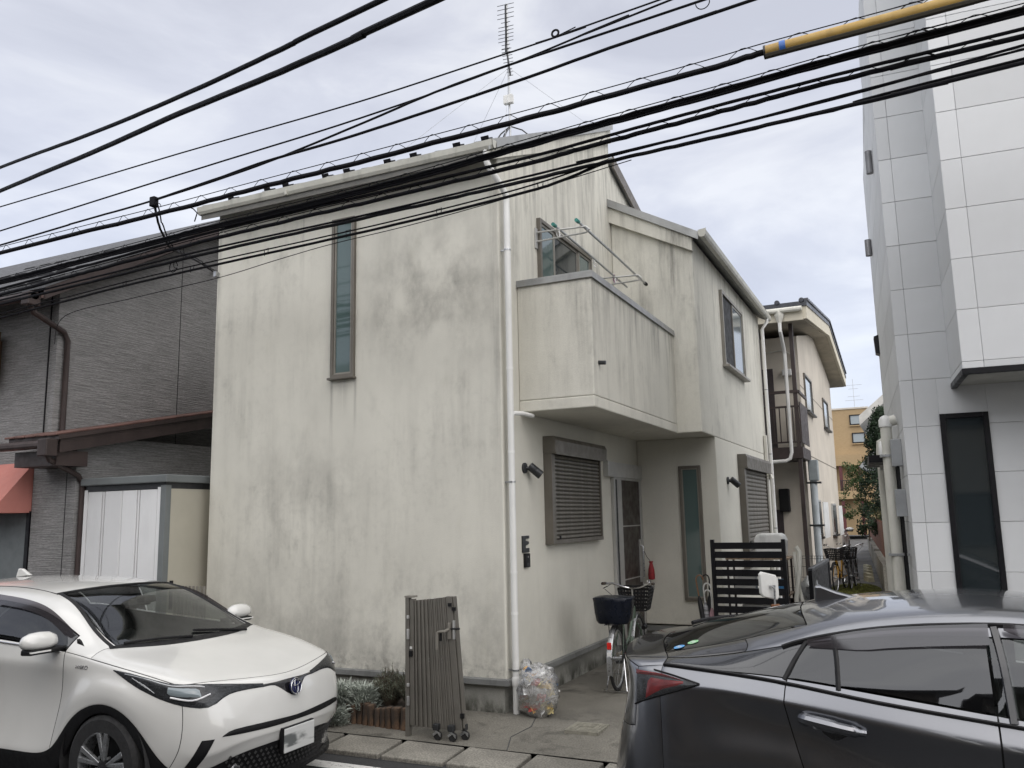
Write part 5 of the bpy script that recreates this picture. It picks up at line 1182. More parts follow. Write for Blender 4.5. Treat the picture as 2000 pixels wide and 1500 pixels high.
# ------------------------------------------------------------------ overhead cables
CAB = {
'C1': [(-7.638, -0.436, 6.905), (-4.441, -1.459, 6.255), (-2.307, -2.142, 5.864), (-0.593, -2.69, 5.593), (0.628, -3.081, 5.42)],
'C2': [(-7.553, -0.463, 6.527), (-4.406, -1.47, 6.009), (-2.291, -2.147, 5.687), (-0.768, -2.634, 5.428), (0.379, -3.001, 5.256), (1.159, -3.251, 5.158)],
'T1': [(-5.253, -1.9, 5.388), (-2.54, -1.9, 5.439), (-0.414, -1.9, 5.464), (1.075, -1.9, 5.532), (1.687, -1.9, 5.565), (2.287, -1.9, 5.616)],
'T2': [(-5.219, -1.9, 5.102), (-2.527, -1.9, 5.219), (-0.412, -1.9, 5.306), (1.045, -1.9, 5.425), (2.036, -1.9, 5.561), (2.367, -1.9, 5.591)],
'T3': [(-5.199, -1.9, 4.934), (-3.965, -1.9, 4.984), (-2.853, -1.9, 5.018), (-1.556, -1.9, 5.104), (-0.411, -1.9, 5.249), (0.362, -1.9, 5.362), (1.045, -1.9, 5.425), (1.725, -1.9, 5.465), (2.608, -1.9, 5.518)],
'T4': [(-2.853, -1.9, 5.018), (-1.993, -1.9, 5.081), (-1.436, -1.9, 5.128), (-0.411, -1.9, 5.164), (1.055, -1.9, 5.264), (1.885, -1.9, 5.34), (2.697, -1.9, 5.399), (2.949, -1.9, 5.414)],
'A': [(-5.189, -1.9, 4.844), (-2.85, -1.9, 4.864), (-1.548, -1.9, 4.888), (-0.408, -1.9, 4.905), (1.047, -1.9, 4.931), (1.91, -1.9, 4.956), (2.672, -1.9, 4.982), (3.01, -1.9, 5.0), (3.682, -1.9, 5.014), (4.279, -1.9, 5.03), (4.558, -1.9, 5.039)],
'B': [(-5.456, -1.7, 4.60), (-4.194, -1.7, 4.64), (-2.892, -1.7, 4.68), (-2.371, -1.7, 4.70), (-0.846, -1.7, 4.725), (0.24, -1.7, 4.765), (1.055, -1.7, 4.815), (1.797, -1.7, 4.854), (2.624, -1.7, 4.89), (3.505, -1.7, 4.935), (4.135, -1.7, 4.955), (4.571, -1.7, 4.965)],
'B2': [(-5.517, -1.65, 4.47), (-3.854, -1.65, 4.54), (-2.417, -1.65, 4.60), (-1.293, -1.65, 4.630), (-0.296, -1.65, 4.646), (1.029, -1.65, 4.681), (1.605, -1.65, 4.711), (2.222, -1.65, 4.741), (2.884, -1.65, 4.774), (3.491, -1.65, 4.801), (4.124, -1.65, 4.817), (4.562, -1.65, 4.822)],
'B2b': [(-5.476, -1.68, 4.53), (-3.82, -1.68, 4.60), (-2.39, -1.68, 4.66), (-1.27, -1.68, 4.685), (-0.276, -1.68, 4.697), (1.044, -1.68, 4.719), (1.617, -1.68, 4.745), (2.232, -1.68, 4.779), (2.891, -1.68, 4.810), (3.61, -1.68, 4.835), (4.126, -1.68, 4.845), (4.562, -1.68, 4.855)],
'B3': [(-5.583, -1.6, 4.38), (-3.909, -1.6, 4.44), (-2.461, -1.6, 4.49), (-0.714, -1.6, 4.523), (0.179, -1.6, 4.541), (1.003, -1.6, 4.56), (1.735, -1.6, 4.58), (2.201, -1.6, 4.590), (2.864, -1.6, 4.604), (3.473, -1.6, 4.62), (4.11, -1.6, 4.645), (4.552, -1.6, 4.666)],
'B3b': [(-5.559, -1.62, 4.42), (-3.887, -1.62, 4.475), (-2.442, -1.62, 4.52), (-0.7, -1.62, 4.54), (0.191, -1.62, 4.56), (1.013, -1.62, 4.586), (1.743, -1.62, 4.612), (2.208, -1.62, 4.633), (2.871, -1.62, 4.66), (3.478, -1.62, 4.69), (4.117, -1.62, 4.735), (4.562, -1.62, 4.775)],
'B4': [(-5.599, -1.58, 4.226), (-4.565, -1.58, 4.278), (-3.619, -1.58, 4.326), (-2.475, -1.58, 4.36), (-1.136, -1.58, 4.391), (-0.092, -1.58, 4.421), (0.991, -1.58, 4.472), (1.354, -1.58, 4.511), (1.733, -1.58, 4.585), (2.2, -1.58, 4.60), (3.47, -1.58, 4.635), (4.55, -1.58, 4.70)],
'B5': [(1.5, -1.66, 4.60), (2.218, -1.66, 4.618), (2.876, -1.66, 4.645), (3.482, -1.66, 4.681), (4.114, -1.66, 4.712), (4.552, -1.66, 4.727)],
'B6': [(-5.605, -1.58, 4.275), (-4.569, -1.58, 4.319), (-3.622, -1.58, 4.365), (-2.477, -1.58, 4.403), (-1.137, -1.58, 4.43), (-0.092, -1.58, 4.458), (0.992, -1.58, 4.516), (1.74, -1.59, 4.60)],
'M1': [(-6.0, -.60, 4.14), (-4.738, -1.4, 4.182), (-3.673, -1.4, 4.247), (-2.481, -1.4, 4.297), (-1.726, -1.4, 4.369), (-1.071, -1.4, 4.423), (-0.206, -1.4, 4.46), (0.718, -1.4, 4.528), (1.9, -1.5, 4.60)],
}
def dense(P, n=8):
    P = [Vector(p) for p in P]; out = []
    for i in range(len(P)-1):
        p0, p1, p2, p3 = P[max(i-1, 0)], P[i], P[i+1], P[min(i+2, len(P)-1)]
        for k in range(n):
            t = k/n; out.append(.5*((2*p1)+(p2-p0)*t+(2*p0-5*p1+4*p2-p3)*t*t+(3*p1-p0-3*p2+p3)*t**3))
    out.append(P[-1]); return out
def ext(P, l=9, r=9):
    P = [Vector(p) for p in P]
    if l: d = (P[0]-P[2]).normalized(); P = [P[0]+d*l]+P
    if r: d = (P[-1]-P[-3]).normalized(); P = P+[P[-1]+d*r]
    return P
def wob(P, a): return [p+Vector((0, random.uniform(-a, a)*.4, random.uniform(-a, a))) for p in P]
def cable(key, r, label, l=9, r_=9, spiral=None, messenger=0, n=8, group=None, strands=0):
    P = dense(ext(CAB[key], l, r_), n)
    if strands == 0 and spiral is None and not messenger:
        return tag(MB().tube(wob(P, r*.08), r, 8).build('overhead_cable', CABLE, smooth=True), label, 'cable', group)
    t = thing('overhead_cable', label, 'cable', tuple(P[len(P)//2]), group=group)
    MB().tube(wob(P, r*.2), r, 10).build('sheath', CABLE, t, smooth=True)
    for s_ in range(strands):
        a = 2*pi*s_/strands+.5; MB().tube([p+Vector((0, cos(a)*r*1.25, sin(a)*r*1.25)) for p in wob(P, r*.2)], r*.62, 7).build('strand', CABLE, t, smooth=True)
    if messenger: MB().tube([p+Vector((0, 0, messenger)) for p in P], .0045, 6).build('messenger_wire', CABLE, t, smooth=True)
    if spiral:
        pitch, rad = spiral; H_ = []; L_ = 0; Q = []
        for i in range(len(P)-1):
            a, b = P[i], P[i+1]; n_ = max(1, int((b-a).length/.03))
            for k in range(n_): Q.append((L_+(b-a).length*k/n_, a.lerp(b, k/n_)))
            L_ += (b-a).length
        for (s_, p) in Q:
            a = 2*pi*s_/pitch+.5*sin(s_*1.7); H_.append(p+Vector((0, cos(a)*rad*.55, messenger*.5+sin(a)*(messenger*.5+.009)-.004)))
        MB().tube(H_, .0028, 5).build('spiral_hanger', CABLE, t, smooth=True)
    return t
G = 'overhead cables along the street'
cable('C1', .021, 'upper of the two thick cables crossing the top left sky', group=G)
cable('C2', .026, 'lower and thicker of the two cables crossing the top left sky', group=G)
cable('T1', .007, 'thinnest high wire crossing behind the antenna mast with a small loop', group=G)
cable('T2', .008, 'second thin wire below the high looped wire at the left', group=G)
cable('T3', .010, 'thin twisted wire pair meeting the service drop clamp', group=G)
cable('T4', .0125, 'medium wire leaving the service drop clamp and crossing below the others', l=0, group=G)
cable('A', .0215, 'thick spiral wrapped cable that enters the yellow sleeve', spiral=(.36, .050), messenger=.07, group=G)
cable('B', .017, 'thickest bundled cable with spiral hanger just under the house eave', spiral=(.34, .055), messenger=.05, strands=3, group=G)
cable('B2b', .013, 'medium cable running just above the second spiral wrapped cable', group=G)
cable('B2', .018, 'second spiral wrapped cable below the thickest bundle', spiral=(.36, .055), messenger=.045, group=G)
cable('B3', .015, 'thick low cable that passes the head of the long window', strands=2, group=G)
cable('B3b', .010, 'slim cable riding just above the thick low cable', group=G)
cable('B4', .0125, 'lowest cable with small clips crossing the long window', group=G)
cable('B5', .009, 'slim cable across the white building between two thick ones', l=0, group=G)
cable('B6', .007, 'thin carrier wire just above the lowest cable', r_=0, group=G)
cable('M1', .004, 'thin faint wire from the grey house along the stucco wall', l=0, r_=0, group=G)
for i in range(6):
    x = -3.6+i*.95; b4 = [Vector(p) for p in CAB['B4']]
    z = next(a.z+(b.z-a.z)*(x-a.x)/(b.x-a.x) for a, b in zip(b4, b4[1:]) if a.x <= x <= b.x)
    tag(MB().tube([(x-.015, -1.58, z-.02), (x-.02, -1.58, z+.045), (x+.03, -1.58, z+.05), (x+.025, -1.58, z+.01)], .004, 5).build('cable_clip', CABLE), 'small wire clip on the lowest cable, %s from the left' % ('first', 'second', 'third', 'fourth', 'fifth', 'sixth')[i], 'cable clip', 'clips on the lowest cable')
# yellow protective sleeve
P = dense(ext(CAB['A'], 0, 9), 8); P = [p for p in P if p.x >= 3.0]
ys = thing('yellow_sleeve', 'yellow plastic protective sleeve around the thick cable at upper right', 'cable sleeve', tuple(P[0]))
MB().tube(P, .044, 16).build('tube', YELLOW, ys, smooth=True)
MB().tube([p+Vector((0, -.012, -.034)) for p in P], .024, 8).build('slit_edge', pm('dark_sleeve_slit', (0.03, 0.025, 0.015), .6), ys, smooth=True)
MB().tube([P[0]+Vector((.095, 0, .002)), P[0]+Vector((.135, 0, .003))], .048, 16).build('blue_tape', BLUEBAND, ys, smooth=True)
MB().tube([P[0]+Vector((-.012, 0, 0)), P[0]+Vector((.002, 0, 0))], .047, 16).build('end_rim', DARKSTEEL, ys, smooth=True)
# service drop to the grey house
sdp = thing('service_drop', 'service wire hanging from the clamp down to the grey house corner', 'cable', (-2.85, -1.9, 5.0))
D_ = dense([(-2.853, -1.9, 5.01), (-2.94, -1.75, 4.82), (-3.16, -1.4, 4.72), (-3.56, -.9, 4.87), (-4.76, .5, 5.34), (-5.98, 1.98, 5.77)], 8)
MB().tube(wob(D_, .006), .012, 7).build('wire', CABLE, sdp, smooth=True)
MB().tube([p+Vector((.02, .02, .015)) for p in wob(D_, .012)], .007, 6).build('wire', CABLE, sdp, smooth=True)
MB().box(-2.89, -2.82, -1.93, -1.87, 4.95, 5.05).build('clamp', CABLE, sdp, bevel=.01)
MB().tube(arc((-2.80, -1.9, 4.93), .045, 0, 5.2, 14, 'xz'), .004, 5).build('tail_loop', CABLE, sdp)
MB().tube([(-2.55, -1.9, 4.86), (-2.42, -1.9, 4.88), (-2.32, -1.9, 4.83), (-2.27, -1.9, 4.78), (-2.3, -1.9, 4.70)], .006, 5).build('loose_end', CABLE, sdp)
tag(MB().tube(arc((-2.88, -1.60, 4.42), .055, 0, 6.0, 16, 'xz'), .005, 5).tube(arc((-2.84, -1.60, 4.44), .04, .5, 5, 14, 'xz'), .004, 5).build('wire_coil', CABLE, smooth=True), 'small coil of spare wire on the low cables before the grey house', 'wire')
tag(MB().tube(arc((1.45, -1.9, 5.585), .028, 0, 2*pi, 14, 'xz'), .009, 6).tube([(1.28, -1.9, 5.55), (1.45, -1.9, 5.555), (1.62, -1.9, 5.59)], .005, 5).build('wire_ring', CABLE, smooth=True), 'small ring on the thin high wire right of the antenna', 'ring')
tag(MB().tube(arc((2.60, -1.9, 5.50), .05, -pi, .1, 14, 'xz'), .004, 5).build('wire_loop', CABLE, smooth=True), 'small hanging wire loop near the top right edge of the sky', 'wire')
# ------------------------------------------------------------------ cars
from mathutils.bvhtree import BVHTree
def carpaint(name, base, flake, rough=.28, metal=.0, coat=1.0):
    k = NT(name)
    c = k.mix(k.ramp(k.noise(2.0, 3, .5), .35, .65), base, flake)
    c = k.mix(k.ramp(k.noise(1.4, 4, .5), .4, .8, 0, .05), c, (0.20, 0.18, 0.15))
    k.set(c, rough, metal, .5, coat); k.b.inputs['Coat Roughness'].default_value = .035
    return k.m
WHITECAR = carpaint('pearl_white_paint', (0.60, 0.60, 0.58), (0.64, 0.64, 0.62), .25)
GREYCAR = carpaint('dark_grey_metallic_paint', (0.18, 0.186, 0.205), (0.20, 0.206, 0.222), .30, 1.0)
BLACKGLOSS = carpaint('gloss_black_panel', (0.010, 0.010, 0.012), (0.013, 0.013, 0.015), .22)
GREYGLOSS = carpaint('dark_quarter_panel', (0.022, 0.024, 0.028), (0.035, 0.037, 0.042), .2, .3)
INTERIOR = pm('car_interior', (0.022, 0.022, 0.023), .8, var=.2, vs=10)
SEATCLOTH = pm('seat_cloth', (0.035, 0.035, 0.037), .9, var=.2, vs=20, bump=.2, bs=200)
REDLENS = pm('red_lens', (0.20, 0.007, 0.009), .12, var=.3, vs=14, rvar=.05)
DARKLENS = pm('dark_lamp_housing', (0.03, 0.032, 0.035), .2, .3, var=.5, vs=30, stretch=(1, 1, 4))
AMBER = pm('amber_lens', (0.70, 0.22, 0.01), .25)

def build_cage(top, side, front, rear, RT, RS, RF, RR, creases=()):
    V, idx, F, reg = [], {}, [], []
    def vid(p, s):
        q = (round(p[0], 4), round(p[1]*s, 4) if abs(p[1]) > 1e-6 else 0.0, round(p[2], 4))
        if q not in idx: idx[q] = len(V); V.append(q)
        return idx[q]
    n = len(top); names = []
    def rid(r):
        if r not in names: names.append(r)
        return names.index(r)
    for s in (1, -1):
        def face(pts, r):
            ids = [vid(p, s) for p in pts]
            ids = ids if s == 1 else ids[::-1]
            if len(set(ids)) >= 3: F.append(ids); reg.append(rid((r, s)))
        for i in range(n-1):
            for j in range(4): face((top[i][j], top[i][j+1], top[i+1][j+1], top[i+1][j]), RT(i, j))
            for l in range(5):
                a0 = top[i][0] if l == 0 else side[i][l-1]; a1 = top[i+1][0] if l == 0 else side[i+1][l-1]
                face((side[i][l], a0, a1, side[i+1][l]), RS(i, l))
        for l in range(5):
            for j in range(4):
                def fp(L_, J_): return top[0][J_] if L_ == 0 else (side[0][L_-1] if J_ == 0 else front[L_-1][J_-1])
                face((fp(l+1, j), fp(l+1, j+1), fp(l, j+1), fp(l, j)), RF(l, j))
                def rp2(L_, J_): return top[-1][J_] if L_ == 0 else (side[-1][L_-1] if J_ == 0 else rear[L_-1][J_-1])
                face((rp2(l, j), rp2(l, j+1), rp2(l+1, j+1), rp2(l+1, j)), RR(l, j))
    me = bpy.data.meshes.new('cage'); me.from_pydata(V, [], F); me.update()
    mats = []
    for k in range(len(names)):
        me.materials.append(bpy.data.materials.get('_region_%d' % k) or bpy.data.materials.new('_region_%d' % k))
    me.polygons.foreach_set('material_index', reg)
    bm = bmesh.new(); bm.from_mesh(me); bmesh.ops.recalc_face_normals(bm, faces=bm.faces)
    if max(bm.faces, key=lambda f: f.calc_center_median().z).normal.z < 0: bmesh.ops.reverse_faces(bm, faces=bm.faces)
    lay = bm.edges.layers.float.new('crease_edge'); bm.verts.ensure_lookup_table()
    for (pa, pb, cv) in creases:
        for s in (1, -1):
            e_ = bm.edges.get((bm.verts[vid(pa, s)], bm.verts[vid(pb, s)]))
            if e_: e_[lay] = cv
    bm.to_mesh(me); bm.free()
    o = bpy.data.objects.new('cage', me); COL.objects.link(o)
    m = o.modifiers.new('s', 'SUBSURF'); m.levels = 3; m.render_levels = 3
    dg = bpy.context.evaluated_depsgraph_get(); dg.update()
    ev = bpy.data.meshes.new_from_object(o.evaluated_get(dg)); bpy.data.objects.remove(o)
    return ev, names
def split_regions(ev, names, root, table, gap=.0035, single=()):
    """table: region -> (part name, material, gap or None); left and right get their own parts unless listed in single"""
    bm0 = bmesh.new(); bm0.from_mesh(ev); bm0.normal_update()
    groups = {}
    for f in bm0.faces:
        r, s = names[f.material_index]; key = (r, 0 if r in single else s); groups.setdefault(key, []).append(f)
    out = {}
    for (r, s), fs in groups.items():
        nm, mat, g = table[r]
        vmap, V, F, N = {}, [], [], []
        for f in fs:
            ids = []
            for v in f.verts:
                if v.index not in vmap: vmap[v.index] = len(V); V.append(v.co.copy()); N.append(v.normal.copy())
                ids.append(vmap[v.index])
            F.append(ids)
        ec = {}
        for f in F:
            for a, b in zip(f, f[1:]+f[:1]): ec.setdefault((min(a, b), max(a, b)), []).append(f)
        push = {}
        for (a, b), ff in ec.items():
            if len(ff) == 1:
                c = sum((V[i] for i in ff[0]), Vector())/len(ff[0]); d = (V[b]-V[a]).normalized(); w_ = c-(V[a]+V[b])/2; w_ -= d*w_.dot(d)
                if w_.length > 1e-6: w_.normalize()
                for i in (a, b): push.setdefault(i, []).append(w_)
        W_ = [v.copy() for v in V]; gg = gap if g is None else g
        for i, ws in push.items():
            d = sum(ws, Vector())
            if d.length > 1e-4: d.normalize(); W_[i] = V[i]+d*gg-N[i]*.002
        me = bpy.data.meshes.new(nm); me.from_pydata([tuple(v) for v in W_], [], F); me.update()
        o = mkobj(nm, me, mat, root); me.polygons.foreach_set('use_smooth', [True]*len(me.polygons))
        out[(r, s)] = o
    # dark inner shell under the painted skin so that the shut lines read dark
    V = [tuple(v.co-v.normal*.014) for v in bm0.verts]; F = []
    for f in bm0.faces:
        if 'glass' not in names[f.material_index][0]: F.append([v.index for v in f.verts])
    me = bpy.data.meshes.new('inner_shell'); me.from_pydata(V, [], F); me.update(); mkobj('inner_shell', me, INTERIOR, root)
    bvh = BVHTree.FromBMesh(bm0); 
    return out, bvh
def patch(bvh, name, mat, parent, A, B, off_=.004, n=14, m=6, smooth_curve=True, flip=False):
    """a thin shell lying on the car body between two boundary curves"""
    A, B = (dense(A, 6) if smooth_curve and len(A) > 2 else [Vector(p) for p in A]), (dense(B, 6) if smooth_curve and len(B) > 2 else [Vector(p) for p in B])
    def samp(P, t):
        L_ = [0]
        for a, b in zip(P, P[1:]): L_.append(L_[-1]+(b-a).length)
        d = t*L_[-1]
        for i in range(len(P)-1):
            if d <= L_[i+1]+1e-9: return P[i].lerp(P[i+1], 0 if L_[i+1] == L_[i] else (d-L_[i])/(L_[i+1]-L_[i]))
        return P[-1]
    mb = MB()
    for i in range(n+1):
        a, b = samp(A, i/n), samp(B, i/n)
        for j in range(m+1):
            q = a.lerp(b, j/m); loc, nor, _, _ = bvh.find_nearest(q)
            if nor.dot(q-loc) < 0 and (q-loc).length > .05: nor = nor
            mb.v.append(tuple(loc+nor*(off_ if 0 < j < m and 0 < i < n else off_*.35)))
    for i in range(n):
        for j in range(m): a = i*(m+1)+j; mb.f.append((a, a+1, a+m+2, a+m+1))
    return mb.build(name, mat, parent, smooth=True, angle=70, recalc=False)
def strip(name, mat, parent, P, wd, off_, bvh=None):
    mb = MB(); Q = []
    for p in dense(P, 5) if len(P) > 2 else [Vector(p) for p in P]:
        if bvh: loc, nor, _, _ = bvh.find_nearest(p); p = loc+nor*off_
        Q.append(p)
    return mb.tube(Q, wd, 6).build(name, mat, parent, smooth=True)
def car_wheel(root, x, y, R_, wd, spokes, mat_spoke, name='wheel'):
    s = 1 if y > 0 else -1
    w_ = MB().lathe([(R_*.66, -wd/2), (R_*.90, -wd/2), (R_*.985, -wd*.40), (R_, -wd*.25), (R_, wd*.25), (R_*.985, wd*.40), (R_*.90, wd/2), (R_*.66, wd/2)], (x, y, R_), 'y', 48, False).build(name, RUBBER, root, smooth=True, angle=25)
    MB().lathe([(R_*.66, s*wd*.48), (R_*.68, s*wd*.50), (R_*.64, s*wd*.44), (R_*.60, s*wd*.0), (R_*.60, -s*wd*.45)], (x, y, R_), 'y', 48, False).build('rim', mat_spoke, w_, smooth=True, angle=30)
    MB().lathe([(R_*.60, s*wd*.02), (R_*.05, s*wd*.05)], (x, y, R_), 'y', 32, False).build('wheel_disc', BLACKPLASTIC, w_)
    for k in range(spokes):
        for da in (-.17, .17):
            a0 = 2*pi*k/spokes+pi/2; a1 = a0+da; r0, r1 = R_*.10, R_*.655
            p0 = Vector((x+r0*cos(a0), y+s*wd*.36, R_+r0*sin(a0))); p1 = Vector((x+r1*cos(a1), y+s*wd*.45, R_+r1*sin(a1)))
            t_ = Vector((-sin(a0), 0, cos(a0))); sp_ = MB(); q = Vector((0, s*.012, 0))
            sp_.add([p0-t_*.014-q, p0+t_*.014-q, p1+t_*.022-q, p1-t_*.022-q, p0-t_*.010+q, p0+t_*.010+q, p1+t_*.018+q, p1-t_*.018+q], [(0,3,2,1),(4,5,6,7),(0,1,5,4),(1,2,6,5),(2,3,7,6),(3,0,4,7)])
            sp_.build('spoke', mat_spoke, w_, bevel=.003)
    MB().lathe([(R_*.13, s*wd*.34), (R_*.12, s*wd*.43), (R_*.05, s*wd*.45)], (x, y, R_), 'y', 20).build('hub_cap', BLACKGLOSS, w_, smooth=True)
    for k in range(5):
        a = 2*pi*k/5+pi/2+.63; MB().lathe([(.010, s*wd*.30), (.010, s*wd*.40)], (x+R_*.2*cos(a), y, R_+R_*.2*sin(a)), 'y', 6).build('wheel_nut', STEEL, w_)
    return w_
def housing(root, x, y, R_, wd):
    s = 1 if y > 0 else -1; m = MB(); P = arc((x, 0, R_), R_+.075, -.15, pi+.15, 20, 'xz')
    for (a, _, z) in P: m.v += [(a, y+s*.03, z), (a, y-s*.30, z)]
    for i in range(20): m.f.append((2*i, 2*i+2, 2*i+3, 2*i+1))
    k = len(m.v); m.v += [(a, y-s*.30, z) for (a, _, z) in P]; m.f.append(tuple(range(k, k+21)))
    m.build('wheel_housing', INTERIOR, root, recalc=False)
def seat(root, x, y, z0, face=1):
    S = MB().prism([(-.25, 0), (.25, .03), (.25, .14), (-.22, .12)], 'y', y-.25, y+.25)
    S.v = [(x+a, b, z0+c) for (a, b, c) in S.v]; S = S.build('seat', SEATCLOTH, root, bevel=.04, seg=3)
    b = MB().prism([(-.20, .10), (-.36, .62), (-.27, .64), (-.08, .12)], 'y', y-.24, y+.24); b.v = [(x+a, q, z0+c) for (a, q, c) in b.v]; b.build('backrest', SEATCLOTH, S, bevel=.04, seg=3)
    h = MB().prism([(-.37, .66), (-.40, .86), (-.31, .87), (-.28, .67)], 'y', y-.13, y+.13); h.v = [(x+a, q, z0+c) for (a, q, c) in h.v]; h.build('headrest', SEATCLOTH, S, bevel=.03, seg=3)
def emblem(root, c, nrm, up, rx, rz_, dark):
    n_ = Vector(nrm).normalized(); u_ = Vector(up); s_ = u_.cross(n_).normalized(); u_ = n_.cross(s_); c = Vector(c)
    m = MB(); K = 32
    for r_, h in ((1, 0), (.98, .006), (.8, .010), (0.01, .011)):
        for i in range(K): a = 2*pi*i/K; m.v.append(tuple(c+s_*rx*r_*cos(a)+u_*rz_*r_*sin(a)+n_*h))
    for j in range(3):
        for i in range(K): m.f.append((j*K+i, j*K+(i+1) % K, (j+1)*K+(i+1) % K, (j+1)*K+i))
    E = m.build('emblem', dark, root, smooth=True)
    def ell(ax, az, oz, t_=.0022):
        MB().tube([tuple(c+s_*ax*cos(2*pi*i/28)+u_*(oz+az*sin(2*pi*i/28))+n_*.012) for i in range(28)], t_, 6, closed=True).build('emblem_ring', CHROME, E, smooth=True)
    ell(rx*.92, rz_*.92, 0, .003); ell(rx*.70, rz_*.30, rz_*.38); ell(rx*.27, rz_*.78, 0)

# ================================================================== white crossover
def white_car():
    C = thing('white_car', 'white compact crossover parked nose right at the kerb on the left', 'car', (-1.49, -2.40, RZ), 0, local=True)
    top = [
     [(.60,.79,.90),(.68,.68,.905),(.72,.58,.90),(.80,.30,.88),(.85,0,.86)],
     [(.32,.862,.965),(.36,.73,1.0),(.38,.62,1.0),(.42,.3,.99),(.43,0,.985)],
     [(.04,.872,1.01),(.05,.78,1.045),(.06,.68,1.05),(.14,.33,1.05),(.18,0,1.05)],
     [(-.20,.868,1.05),(-.20,.785,1.08),(-.19,.715,1.092),(-.04,.37,1.085),(.0,0,1.08)],
     [(-.45,.862,1.078),(-.44,.745,1.185),(-.42,.690,1.205),(-.28,.36,1.20),(-.24,0,1.195)],
     [(-.85,.845,1.10),(-.78,.722,1.35),(-.74,.610,1.38),(-.60,.32,1.395),(-.56,0,1.40)],
     [(-1.15,.845,1.115),(-1.08,.708,1.42),(-1.00,.560,1.46),(-.90,.29,1.492),(-.86,0,1.50)],
     [(-1.55,.845,1.14),(-1.5,.695,1.46),(-1.48,.535,1.505),(-1.46,.28,1.535),(-1.45,0,1.545)],
     [(-2.12,.865,1.20),(-2.1,.59,1.45),(-2.1,.52,1.495),(-2.1,.27,1.535),(-2.1,0,1.545)],
     [(-2.34,.865,1.22),(-2.34,.575,1.42),(-2.36,.51,1.465),(-2.4,.26,1.51),(-2.4,0,1.52)],
     [(-2.64,.86,1.22),(-2.6,.56,1.37),(-2.64,.50,1.41),(-2.7,.26,1.46),(-2.72,0,1.47)],
     [(-2.94,.82,1.16),(-2.92,.62,1.24),(-2.95,.54,1.26),(-3.02,.26,1.30),(-3.05,0,1.31)],
     [(-3.18,.74,1.06),(-3.24,.62,1.08),(-3.27,.52,1.09),(-3.34,.26,1.10),(-3.36,0,1.10)]]
    S5 = lambda x: [(x,.876,.985),(x,.828,.76),(x,.842,.52),(x,.872,.36),(x,.83,.20)]
    side = [
     [(.66,.805,.80),(.69,.815,.60),(.66,.825,.43),(.56,.84,.30),(.47,.84,.22)],
     [(.34,.868,.905),(.36,.905,.82),(.37,.918,.735),(.345,.905,.66),(.30,.89,.605)],
     [(.02,.876,.958),(.01,.915,.905),(.0,.926,.855),(.0,.912,.80),(.0,.895,.740)],
     [(-.25,.872,.968),(-.31,.892,.86),(-.37,.908,.745),(-.345,.905,.66),(-.30,.89,.605)],
     [(-.42,.872,.965),(-.44,.838,.76),(-.50,.850,.52),(-.53,.872,.36),(-.46,.85,.22)],
     S5(-.85), S5(-1.15), S5(-1.58),
     [(-2.10,.885,.98),(-2.10,.87,.76),(-2.12,.87,.54),(-2.12,.875,.38),(-2.2,.85,.22)],
     [(-2.34,.895,.98),(-2.31,.905,.84),(-2.28,.905,.74),(-2.30,.905,.66),(-2.34,.89,.605)],
     [(-2.64,.895,.99),(-2.64,.915,.90),(-2.64,.918,.85),(-2.64,.912,.80),(-2.64,.895,.74)],
     [(-2.94,.865,.98),(-2.95,.89,.84),(-2.99,.89,.74),(-2.98,.90,.66),(-2.94,.89,.605)],
     [(-3.22,.77,.92),(-3.26,.78,.72),(-3.28,.78,.54),(-3.24,.78,.38),(-3.12,.80,.24)]]
    front = [
     [(.77,.68,.805),(.81,.55,.81),(.875,.28,.80),(.905,0,.79)],
     [(.82,.67,.60),(.865,.55,.605),(.925,.28,.60),(.945,0,.60)],
     [(.80,.66,.44),(.875,.54,.50),(.93,.28,.51),(.95,0,.51)],
     [(.72,.64,.33),(.85,.52,.44),(.915,.28,.47),(.93,0,.475)],
     [(.64,.62,.20),(.77,.5,.20),(.86,.28,.20),(.88,0,.20)]]
    rear = [[(-3.32,.62,.95),(-3.36,.5,.96),(-3.42,.26,.96),(-3.44,0,.96)], [(-3.34,.62,.72),(-3.39,.5,.72),(-3.44,.26,.72),(-3.46,0,.72)],
     [(-3.34,.62,.54),(-3.38,.5,.54),(-3.43,.26,.54),(-3.45,0,.54)], [(-3.28,.62,.38),(-3.33,.5,.38),(-3.38,.26,.38),(-3.4,0,.38)], [(-3.16,.6,.24),(-3.2,.5,.22),(-3.26,.26,.22),(-3.28,0,.22)]]
    def RT(i, j):
        if i < 3: return 'hood' if j >= 1 or i < 3 else 'fender'
        if j == 0: return 'glass_front_door' if 4 <= i <= 6 else ('glass_rear_door' if 7 <= i <= 8 else 'body')
        if j == 1: return 'body'
        if i < 6: return 'glass_windshield'
        return 'body' if i < 10 else 'glass_rear'
    def RS(i, l):
        if l == 4: return 'cladding'
        if i < 4: return 'fender'
        if i < 7: return 'front_door'
        if i < 8: return 'rear_door'
        return 'body'
    def RF(l, j): return 'grille' if (l == 4 and j >= 1) else ('bumper')
    def RR(l, j): return 'cladding' if l == 4 else 'body'
    cr = [(top[0][j], top[0][j+1], .55) for j in range(4)]+[(front[2][j], front[2][j+1], .6) for j in range(3)]+[(side[0][2], front[2][0], .6)]+[(front[1][j], front[1][j+1], .35) for j in range(3)]
    cr += [(side[i][0], side[i+1][0], .45) for i in range(3, 8)]+[(side[i][3], side[i+1][3], .5) for i in range(12)]+[(top[i][0], top[i+1][0], .35) for i in range(3, 9)]+[(side[i][1], side[i+1][1], .30) for i in range(0, 4)]+[(top[i][2], top[i+1][2], .3) for i in range(3)]
    ev, names = build_cage(top, side, front, rear, RT, RS, RF, RR, cr)
